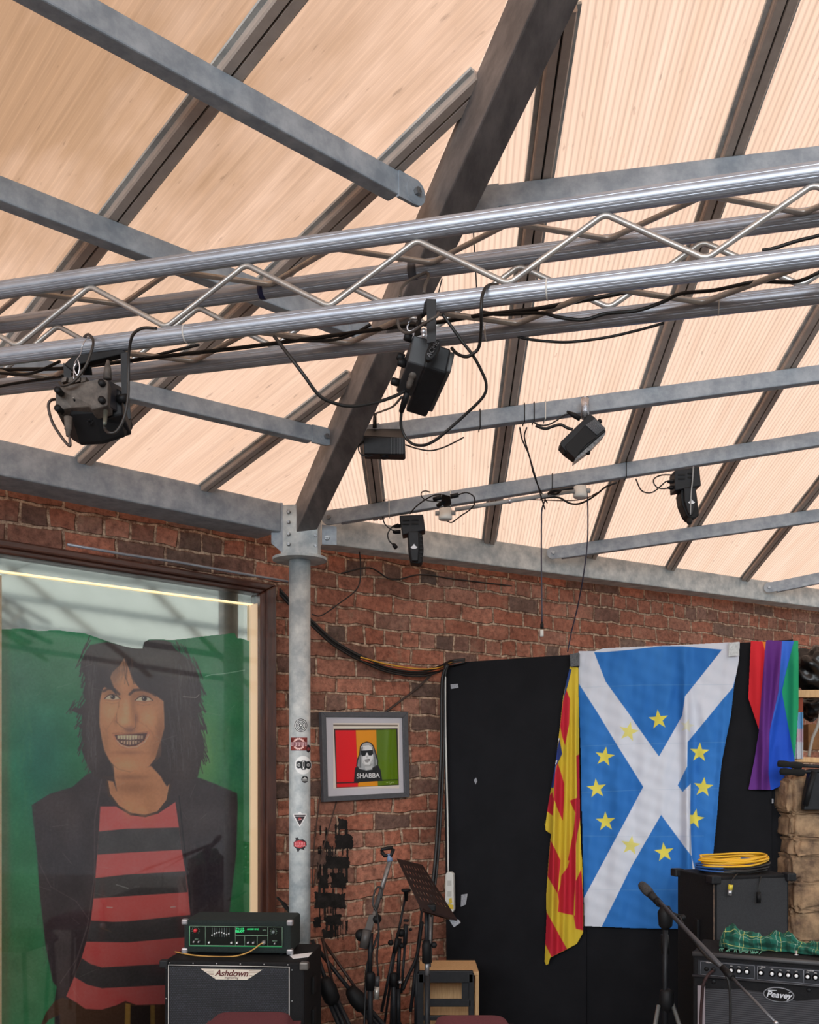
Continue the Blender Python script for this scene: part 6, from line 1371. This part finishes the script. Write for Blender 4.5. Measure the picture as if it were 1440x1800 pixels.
kx = P(761, 615, 2.56); ua = (P(770, 600, 2.56)-P(752, 630, 2.56)).normalized(); ub = Vector((1, 0, 0)); ub = (ub-ua*ub.dot(ua)).normalized()
ov = [kx+ua*.031*math.cos(q*math.pi/12)+ub*.0145*math.sin(q*math.pi/12) for q in range(24)]
kn = MB().prism(ov, ua.cross(ub)*(.02 if ua.cross(ub).y > 0 else -.02)).build('oval_knob', BLKM, t, bevel=.003)
text('ACME', 'lettering', mat('knob_relief', (88, 88, 90), .5), kx+Vector((0, -.004, 0)), ua, ua.cross(Vector((0, -1, 0)))*-1 if False else Vector((0, -1, 0)).cross(ua), .018, t, .0015)
MB().lathe(P(728, 652, 2.66), P(715, 690, 2.7)-P(728, 652, 2.66), [(0, .012), (.015, .011), (.018, .008), (.024, .0095), (.030, .008), (.036, .0095), (.042, .008), (.05, .006)], 12).build('power_plug', DUST, t)
MB().lathe(P(716, 690, 2.7), P(706, 722, 2.74)-P(716, 690, 2.7), [(0, .007), (.02, .010), (.06, .007)], 12).build('signal_plug', BLKM, t)
MB().tube(catmull(PL([(719, 570, 2.6), (716, 575, 2.6), (719, 582, 2.6), (727, 580, 2.6), (734, 575, 2.6), (738, 568, 2.6), (733, 562, 2.6), (724, 562, 2.6), (718, 568, 2.6)])), .0026, 8).build('shackle', CHROME, t)
MB().ball(P(745, 583, 2.58), .009, 10).build('eye_bolt', CHROME, t); MB().ball(P(745, 590, 2.58), .007, 10).build('eye_bolt', CHROME, t)
cable('thick lead sagging left of the centre stage light to the truss', PL([(482, 591, 2.60), (509, 626, 2.58), (534, 659, 2.58), (561, 695, 2.6), (589, 709, 2.62), (620, 714, 2.64), (662, 707, 2.67), (695, 696, 2.69), (713, 686, 2.7)]), .0048)
cable('lead hooked over the lower truss tube, looping down right of the centre light', PL([(874, 500, 2.56), (857, 503, 2.49), (848, 520, 2.46), (846, 549, 2.46), (846, 579, 2.5), (842, 610, 2.54), (831, 622, 2.55), (819, 627, 2.56), (804, 622, 2.58), (794, 612, 2.6)]), .0045)
cable('long lead swinging out to the right of the centre light and back to its plug', PL([(778, 552, 2.54), (793, 573, 2.54), (813, 601, 2.55), (831, 624, 2.56), (846, 651, 2.58), (855, 676, 2.6), (849, 698, 2.62), (819, 728, 2.66), (777, 765, 2.7), (758, 778, 2.72), (742, 783, 2.74), (725, 780, 2.76), (712, 767, 2.77), (705, 747, 2.76), (706, 722, 2.74)]), .0042)
cable('short wire looped under the yoke of the centre light', PL([(699, 563, 2.56), (703, 578, 2.54), (714, 585, 2.52), (726, 583, 2.5), (740, 573, 2.48), (755, 563, 2.46), (768, 556, 2.46), (771, 550, 2.47)]), .004, mat('grey_lead', (70, 64, 60), .5))
cable('loop of wire over the back tube of the truss above the centre light', PL([(703, 523, 2.70), (707, 505, 2.72), (722, 492, 2.74), (740, 483, 2.74), (750, 480, 2.74), (754, 486, 2.73), (748, 500, 2.72), (745, 516, 2.71)]), .0045, mat('grey_lead', (84, 76, 70), .5))
tag(MB().tube([tp(2, 727)-TU*.012, tp(2, 727)+TU*.012], .0268, 24).build('tape_band', mat('grey_tape', (74, 76, 82), .5)), 'dark grey tape band on the upper back tube of the truss', 'tape')
tag(MB().tube([tp(2, 462)-TU*.008, tp(2, 462)+TU*.008], .0262, 24).build('tape_band', mat('blue_tape', (30, 36, 80), .5)), 'small dark blue tape band on the upper back tube of the truss', 'tape')
for x, j, lb in ((328, 3, 'white cable tie round the lower front truss tube, left of centre'), (962, 3, 'white cable tie round the lower front truss tube, right of centre'), (1263, 4, 'white cable tie round the lower back truss tube'), (855, 4, 'pale cable tie round the lower back tube near the centre light')):
    tag(MB().tube([tp(j, x)-TU*.002, tp(j, x)+TU*.002], .0262, 24).build('cable_tie', mat('cable_tie_white', (206, 202, 196), .5)), lb, 'cable tie', 'cable ties on the truss')

# cables lying along the truss
def zt(x, f=.5):
    a, b = tp(3, x), tp(4, x); return a.y*(1-f)+b.y*f
def tcab(lb, L, r=.0055, f=.5): cable(lb, [P(x, y, zt(x, f)) for x, y in L], r, group='black cables laid along the truss')
tcab('long black cable lying inside the truss from the left edge to the centre light', [(-60, 655), (0, 650), (104, 648), (167, 642), (300, 625), (400, 614), (487, 603), (600, 588), (700, 574), (767, 567), (846, 554), (900, 548), (942, 543), (1015, 530), (1088, 516), (1150, 500)], .006)
tcab('black cable lying across the truss right of the centre light, dipping in the middle', [(846, 548), (880, 553), (949, 550), (984, 558), (1026, 562), (1067, 551), (1120, 546), (1167, 530), (1198, 516), (1257, 510), (1317, 497), (1348, 495), (1400, 495), (1440, 479), (1480, 460)], .005)
tcab('black cable sagging just below the lower back tube, right of centre', [(905, 588), (922, 595), (963, 600), (1005, 601), (1067, 593), (1120, 581), (1167, 568)], .004, 1.0)
tcab('black cable crossing between the truss tubes at the right edge', [(1340, 440), (1359, 437), (1400, 424), (1440, 414), (1500, 395)], .005, .9)
tcab('thin black cable drooping inside the truss left of the left stage light', [(-40, 655), (0, 656), (42, 658), (69, 652), (106, 635)], .0045, .4)
tcab('black cable on the lower back tube at the left edge', [(-40, 686), (0, 679), (31, 673), (104, 662), (140, 655)], .0045, .8)
tcab('second black cable inside the truss between the two stage lights', [(150, 640), (230, 634), (300, 618), (350, 606)], .0045, .6)
tcab('black cable hanging in a shallow curve inside the truss left of the centre light', [(485, 588), (520, 598), (580, 598), (620, 588), (652, 570)], .0045, .5)
for i, (x0, y0, x1, y1) in enumerate(((832, 400, 838, 505), (777, 490, 771, 515))):
    cable(('thin black wire seen hanging behind the truss near the hip rafter', 'short thin wire hanging beside the hip rafter behind the truss')[i], PL([(x0, y0, 3.2), ((x0+x1)/2, (y0+y1)/2, 3.2), (x1, y1, 3.2)]), .0022)

# the truss was laid out at a nominal 0.2 m; bring it and all it carries to its real size
TS = 0.86; EV = Vector((0, 0, EYE))
for o in [q for q in COL.objects if q.parent is None and q.name not in _before]:
    o.location = EV+(Vector(o.location)-EV)*TS; o.scale = (TS, TS, TS)

# ------------------------------------------------------------------ lights on the purlins
def pz(x, y): return rh(x, y, .1).y
# small flood under the hip
z3_ = pz(690, 770)-.09
t = thing('flood_light', 'small black flood light tucked against the hip rafter', 'flood light', P(675, 800, z3_))
MB().prism(PP([(639, 767), (712, 770), (713, 797), (709, 799), (640, 797)], z3_), (0, .07, .0)).build('housing', BLK, t, bevel=.003)
MB().prism([P(640, 766, z3_+.004), P(711, 769, z3_+.004), P(709, 754, z3_+.10), P(646, 753, z3_+.10)], (0, 0, -.012)).build('back_plate', BLKM, t)
for k in range(9): MB().box(P(688+2.8*k, 783.5, z3_-.002), (.0025, .006, .062)).build('cooling_fin', mat('fin_grey', (60, 62, 66), .5), t)
MB().cyl(P(676, 797, z3_+.03), P(676, 806, z3_+.03), .016, n=18).build('clamp_knob', BLKM, t)
MB().lathe(P(659, 752, z3_+.08), (0, 0, 1), [(0, .008), (.04, .007), (.06, .004)], 12).build('cable_gland', BLKM, t)
MB().tube([P(640, 775, z3_+.02), P(632, 782, z3_+.06)], .008).build('bracket_arm', GALV, t)
cable('thin lead from the centre light down to the small flood light', PL([(706, 698, 2.37), (690, 715, 2.6), (669, 724, 3.0), (661, 729, 3.5), (659, 752, z3_+.08)]), .003)
cable('thin lead sagging beneath the second right purlin', PL([(713, 782, z3_+.02), (735, 789, z3_+.05), (758, 792, z3_+.06), (781, 786, z3_+.08), (800, 777, z3_+.1), (815, 769, z3_+.12)]), .003)
cable('small loop of wire at the left end of the small flood light', PL([(640, 776, z3_+.01), (630, 785, z3_+.02), (634, 798, z3_+.02), (647, 802, z3_+.02), (656, 800, z3_+.02)]), .0025)
# tilted light
z4_ = pz(1025, 735)-.12
t = thing('flood_light', 'black flood light tilted down from the second right purlin on a chrome sleeve', 'flood light', P(1025, 810, z4_))
zq = lambda L, z: [P(900+a/7.2, 680+b/7.2, z) for a, b in L]
MB().prism(zq([(620, 690), (985, 340), (1040, 372), (1180, 520), (1190, 560), (1060, 660), (800, 900), (690, 820), (615, 740)], z4_), (.0, .06, .0)).build('housing', BLK, t, bevel=.003)
MB().prism(zq([(675, 745), (820, 600), (930, 485), (1070, 605), (1065, 640), (930, 745), (800, 905), (690, 800)], z4_-.006), (0, .05, 0)).build('front_face', BLKM, t, bevel=.002)
MB().prism(zq([(930, 482), (1060, 400), (1185, 525), (1075, 610)], z4_-.010), (0, .02, 0)).build('finned_side', mat('finned_side', (64, 66, 70), .5), t)
for k in range(8):
    f_ = k/8; a = Vector((945+f_*100, 480-f_*68)); b = Vector((1080+f_*92, 600-f_*68)); MB().tube(zq([(a.x, a.y), (b.x, b.y)], z4_-.011), .0012, 5).build('cooling_fin', mat('fin_light', (112, 114, 118), .5), t)
MB().prism(zq([(800, 900), (1190, 560), (1180, 600), (1000, 790), (795, 945)], z4_+.01), (0, .06, 0)).build('lens_face', mat('lens_speckle', (60, 60, 62), .3, 0, (140, 140, 140), 160), t)
for a, b in ((680, 830), (965, 830), (1110, 440)): MB().ball(zq([(a, b)], z4_+.02)[0], .010, 10).build('wing_nut', BLKM, t)
MB().lathe(zq([(925, 400)], z4_+.02)[0], (0, 0, 1), [(0, .016), (.075, .016), (.078, .012), (.08, .015)], 18).build('chrome_sleeve', mat('foil_sleeve', (196, 198, 204), .25, .9, (150, 150, 156), 80, .4), t)
MB().lathe(zq([(840, 390)], z4_)[0], (-.9, 0, .5), [(-.01, .010), (.02, .010), (.05, .004)], 12).build('cable_gland', BLKM, t)
zz = pz(960, 740)-.05
cable('black lead curling along the second right purlin to the tilted flood light', [P(900+a/7.2, 680+b/7.2, zz) for a, b in ((270, 450), (360, 485), (460, 480), (560, 430), (640, 370), (720, 340), (790, 340), (850, 400))], .003)
cable('second black lead under the second right purlin beside the tilted flood light', [P(900+a/7.2, 680+b/7.2, zz) for a, b in ((300, 490), (420, 530), (520, 500), (620, 480), (700, 520), (770, 540))], .006)
for i, (L, lb) in enumerate((([(914, 752), (918, 772), (930, 800), (938, 832), (948, 858), (962, 884)], 'black wire dropping from the second right purlin to the third, left one of the pair'), ([(926, 752), (922, 768), (928, 792), (939, 830), (950, 868), (958, 895)], 'black wire dropping from the second right purlin to the third, right one of the pair'))):
    cable(lb, [P(x, y, pz(925, 750)*(1-k/5)+pz(960, 880)*k/5-.06) for k, (x, y) in enumerate(L)], .0032)
# bands holding cables to the purlins
def band(x, pl_, m, lb, r=.0022):
    p0, p1, d = pl_; s_ = ((x-720)/F*p0.y-p0.x)/(d.x-(x-720)/F*d.y); q = p0+d*s_; a = Vector((-d.y, d.x, 0)).normalized()
    L = [q-a*.004+Vector((0, 0, .002)), q-a*.004+Vector((0, 0, -.070)), q+a*.049+Vector((0, 0, -.070)), q+a*.049+Vector((0, 0, .002))]
    tag(MB().tube(L+[L[0]], r, 6).build('cable_tie', m), lb, 'cable tie', 'cable ties on the purlins')
BK, WT = BLKM, WHITEP
band(922, Q2, BK, 'black cable tie on the second right purlin, left of the tilted light'); band(939, Q2, BK, 'second black cable tie on the second right purlin'); band(959, Q2, WT, 'white cable tie on the second right purlin')
band(844, Q2, BK, 'black cable tie on the second right purlin above the white junction boxes'); band(1101, Q3, BK, 'black cable tie on the third right purlin left of the right moving head'); band(971, Q3, BK, 'black cable tie on the third right purlin by the right junction box'); band(684, Q3, WT, 'white cable tie on the third right purlin above the left moving head'); band(792, Q3, WT, 'white cable tie on the third right purlin above the left junction box')

# conduit and junction boxes under the third purlin
def q3p(x, y, dd=-.03): return P(x, y, rh(x, y-14, .1).y+dd)
cnd = MB().tube([q3p(800, 896), q3p(870, 885), q3p(900, 880), q3p(1010, 863)], .0095, 12).build('conduit', GREYP); tag(cnd, 'grey plastic conduit between the two white junction boxes', 'pipe')
for i, (x, y, lb) in enumerate(((783, 903, 'round white junction box above the left moving head light'), (1020, 864, 'round white junction box on the right end of the grey conduit'))):
    q = q3p(x, y); t = thing('junction_box', lb, 'junction box', q, 'junction boxes under the third purlin')
    MB().lathe(q+Vector((0, 0, -.028)), (0, 0, 1), [(0, .028), (.004, .031), (.02, .031), (.022, .029), (.05, .029)], 28).build('body', WHITEP, t)
    MB().lathe(q+Vector((-.026, 0, .002)), (-1, 0, 0), [(0, .011), (.02, .011)], 14).build('port', GREYP, t); MB().lathe(q+Vector((.026, 0, .004)), (1, 0, 0), [(0, .011), (.02, .011)], 14).build('port', GREYP, t)
tag(MB().tube([q3p(894, 881), q3p(899, 880)], .012, 12).build('conduit_coupling', CHROME), 'shiny coupling halfway along the grey conduit', 'pipe')
cable('black lead looping from the adaptor past the left junction box', [q3p(x, y, -.05) for x, y in ((805, 870), (820, 866), (833, 873), (834, 886), (825, 897), (810, 907), (795, 918), (786, 916))], .003)
cable('black lead rising from the left moving head over to the adaptor', [q3p(x, y, -.05) for x, y in ((721, 903), (730, 892), (745, 880), (762, 871), (776, 869))], .0032)
cable('black lead bending over the third right purlin', [q3p(x, y, -.05) for x, y in ((775, 882), (752, 880), (742, 874), (741, 866), (748, 863), (756, 865))], .0025)
cable('black cables draped from the third right purlin past the right junction box', [q3p(x, y, -.045) for x, y in ((950, 876), (980, 874), (1000, 884), (1015, 886), (1032, 880), (1050, 868), (1065, 856), (1085, 848))], .0045)
cable('thin brown wire running level past the right junction box', [q3p(x, y, -.045) for x, y in ((930, 878), (960, 879), (1000, 880), (1030, 876), (1050, 866))], .0025, mat('brown_wire2', (70, 44, 34), .6))
cable('bunched black cable knot at the left of the right junction box', [q3p(x, y, -.04) for x, y in ((964, 868), (972, 862), (985, 862), (978, 868), (968, 866), (990, 860), (1008, 858))], .006)
t = thing('cable_adaptor', 'black three-way cable adaptor tied to the third right purlin', 'adaptor', q3p(785, 880, -.05))
for L in (((762, 878), (776, 874)), ((770, 889), (780, 882)), ((792, 873), (806, 870))): MB().tube([q3p(*L[0], -.06), q3p(*L[1], -.06)], .010, 10).build('plug', BLKM, t)
MB().prism([q3p(x, y, -.065) for x, y in ((777, 868), (792, 872), (794, 884), (782, 890), (776, 880))], (0, .03, 0)).build('body', BLKM, t, bevel=.003)
q = q3p(953, 890, -.05)
t = thing('hanging_lead', 'dark blue lead hanging straight down with a white plug on its end, left one', 'cable', P(953, 1118, q.y))
MB().tube(catmull([P(958, 880, q.y), P(953, 895, q.y), P(952, 920, q.y), P(952, 1000, q.y), P(953, 1094, q.y)]), .0034, 8).build('lead', mat('blue_black_lead', (50, 48, 66), .5), t); MB().lathe(P(953, 1094, q.y), (0, 0, -1), [(0, .005), (.01, .008), (.03, .008)], 12).build('sleeve', BLKM, t); MB().lathe(P(952.5, 1107, q.y), (0, 0, -1), [(0, .0085), (.03, .0085), (.032, .006)], 14).build('plug', WHITEP, t)
cable('dark blue lead hanging from the right junction box down behind the top of the board', PL([(970, 866, q.y), (1000, 861, q.y), (1028, 862, q.y), (1033, 880, q.y), (1033, 950, q.y+.05), (1026, 1010, q.y+.1), (1016, 1065, 4.72), (1005, 1110, 4.80), (998, 1146, 4.83)]), .0032, mat('blue_black_lead2', (46, 44, 62), .5))

# moving heads
def moving_head(label, bx, hx, z, lead):
    """bx: base corner pixels TL,TR,BR,BL; hx: head outline"""
    t = thing('moving_head_light', label, 'moving head light', P(hx[-1][0], hx[-1][1], z))
    MB().prism(PP(bx, z), (0, .085, 0)).build('base', BLK, t, bevel=.004)
    (x0, y0), (x1, y1), (x2, y2), (x3, y3) = bx
    for u in (.28, .66):
        for v in (.28, .48):
            a = (x0+(x1-x0)*u, y0+(y3-y0)*v+(y1-y0)*u); MB().box(P(a[0], a[1], z-.001), (.030, .006, .006)).build('vent_slot', mat('slot_black', (6, 6, 7), .8), t)
    for k in range(2): MB().lathe(P(x0+1, y0+(y3-y0)*(.55+.3*k), z+.03), (-1, 0, -.06), [(-.004, .009), (.02, .009), (.034, .0045)], 12).build('plug', BLKM, t)
    MB().prism(PP(hx, z+.01), (0, .075, 0)).build('head', BLKM, t, bevel=.006)
    return t
zA = q3p(720, 930, -.08).y
t = moving_head('black moving head light hanging from the third right purlin near the column', [(702, 906), (744, 904), (748, 932), (708, 940)], [(716, 933), (738, 933), (743, 940), (745, 965), (743, 988), (738, 991), (722, 989), (718, 966)], zA, None)
MB().prism(PP([(717, 934), (736, 934), (737, 960), (735, 986), (724, 986), (720, 964)], zA-.008), (0, .02, 0)).build('yoke_cover', BLK, t, bevel=.004)
WHS = mat('badge_white', (226, 228, 232), .4)
def mh_badge(t, x, y, z): MB().prism(PP([(x-6, y+2), (x-2, y-1), (x, y-4), (x+2, y-1), (x+6, y+2), (x+3, y+4.5), (x-3, y+4.5)], z), (0, .002, 0)).build('white_badge', WHS, t)
mh_badge(t, 728, 960, zA-.0105)
for k in range(6): MB().box(P(741, 944+7*k, zA-.0), (.010, .006, .004)).build('cooling_rib', BLK, t)
cable('black lead with a loose plug dangling left of the left moving head', PL([(700, 921, zA+.02), (690, 926, zA), (682, 938, zA), (684, 950, zA), (692, 958, zA), (697, 962, zA)]), .0032)
MBq = MB().lathe(P(691, 956, zA), P(699, 966, zA)-P(691, 956, zA), [(0, .006), (.008, .010), (.026, .010)], 10).build('loose_plug', BLKM); tag(MBq, 'loose black plug dangling left of the left moving head', 'plug')
cable('black lead looping up over the purlin left of the left moving head', PL([(704, 934, zA+.02), (690, 932, zA), (676, 920, zA), (672, 900, zA), (674, 880, zA+.02), (681, 874, zA+.05)]), .003)
zB = rh(1210, 800, .1).y-.08
t = moving_head('black moving head light hanging from the third right purlin on the right', [(1186, 827), (1230, 820), (1233, 854), (1187, 862)], [(1200, 855), (1224, 855), (1227, 880), (1230, 906), (1222, 911), (1213, 912), (1207, 905), (1199, 886), (1196, 868)], zB, None)
MB().prism(PP([(1203, 857), (1223, 856), (1225, 880), (1218, 905), (1211, 902), (1204, 880)], zB-.008), (0, .02, 0)).build('yoke_cover', BLK, t, bevel=.004); mh_badge(t, 1216, 881, zB-.0105)
MB().lathe(P(1212, 910, zB), (0, 0, -1), [(0, .006), (.006, .010), (.022, .012), (.03, .006)], 12).build('dangling_plug', BLKM, t)
MB().tube(catmull(PP([(1219, 820), (1218, 840), (1215, 870), (1214, 905)], zB-.012)), .003, 8).build('grey_strap', GREYP, t)
cable('black lead looping left from the right moving head', PL([(1186, 845, zB+.02), (1172, 846, zB+.02), (1160, 856, zB+.02), (1148, 865, zB+.02), (1136, 866, zB+.03), (1126, 860, zB+.04), (1118, 842, zB+.06)]), .003)
cable('second black lead curling left of the right moving head', PL([(1186, 856, zB+.02), (1168, 859, zB+.02), (1156, 857, zB+.02), (1149, 848, zB+.02), (1152, 840, zB+.03), (1165, 835, zB+.04), (1185, 835, zB+.04)]), .003)
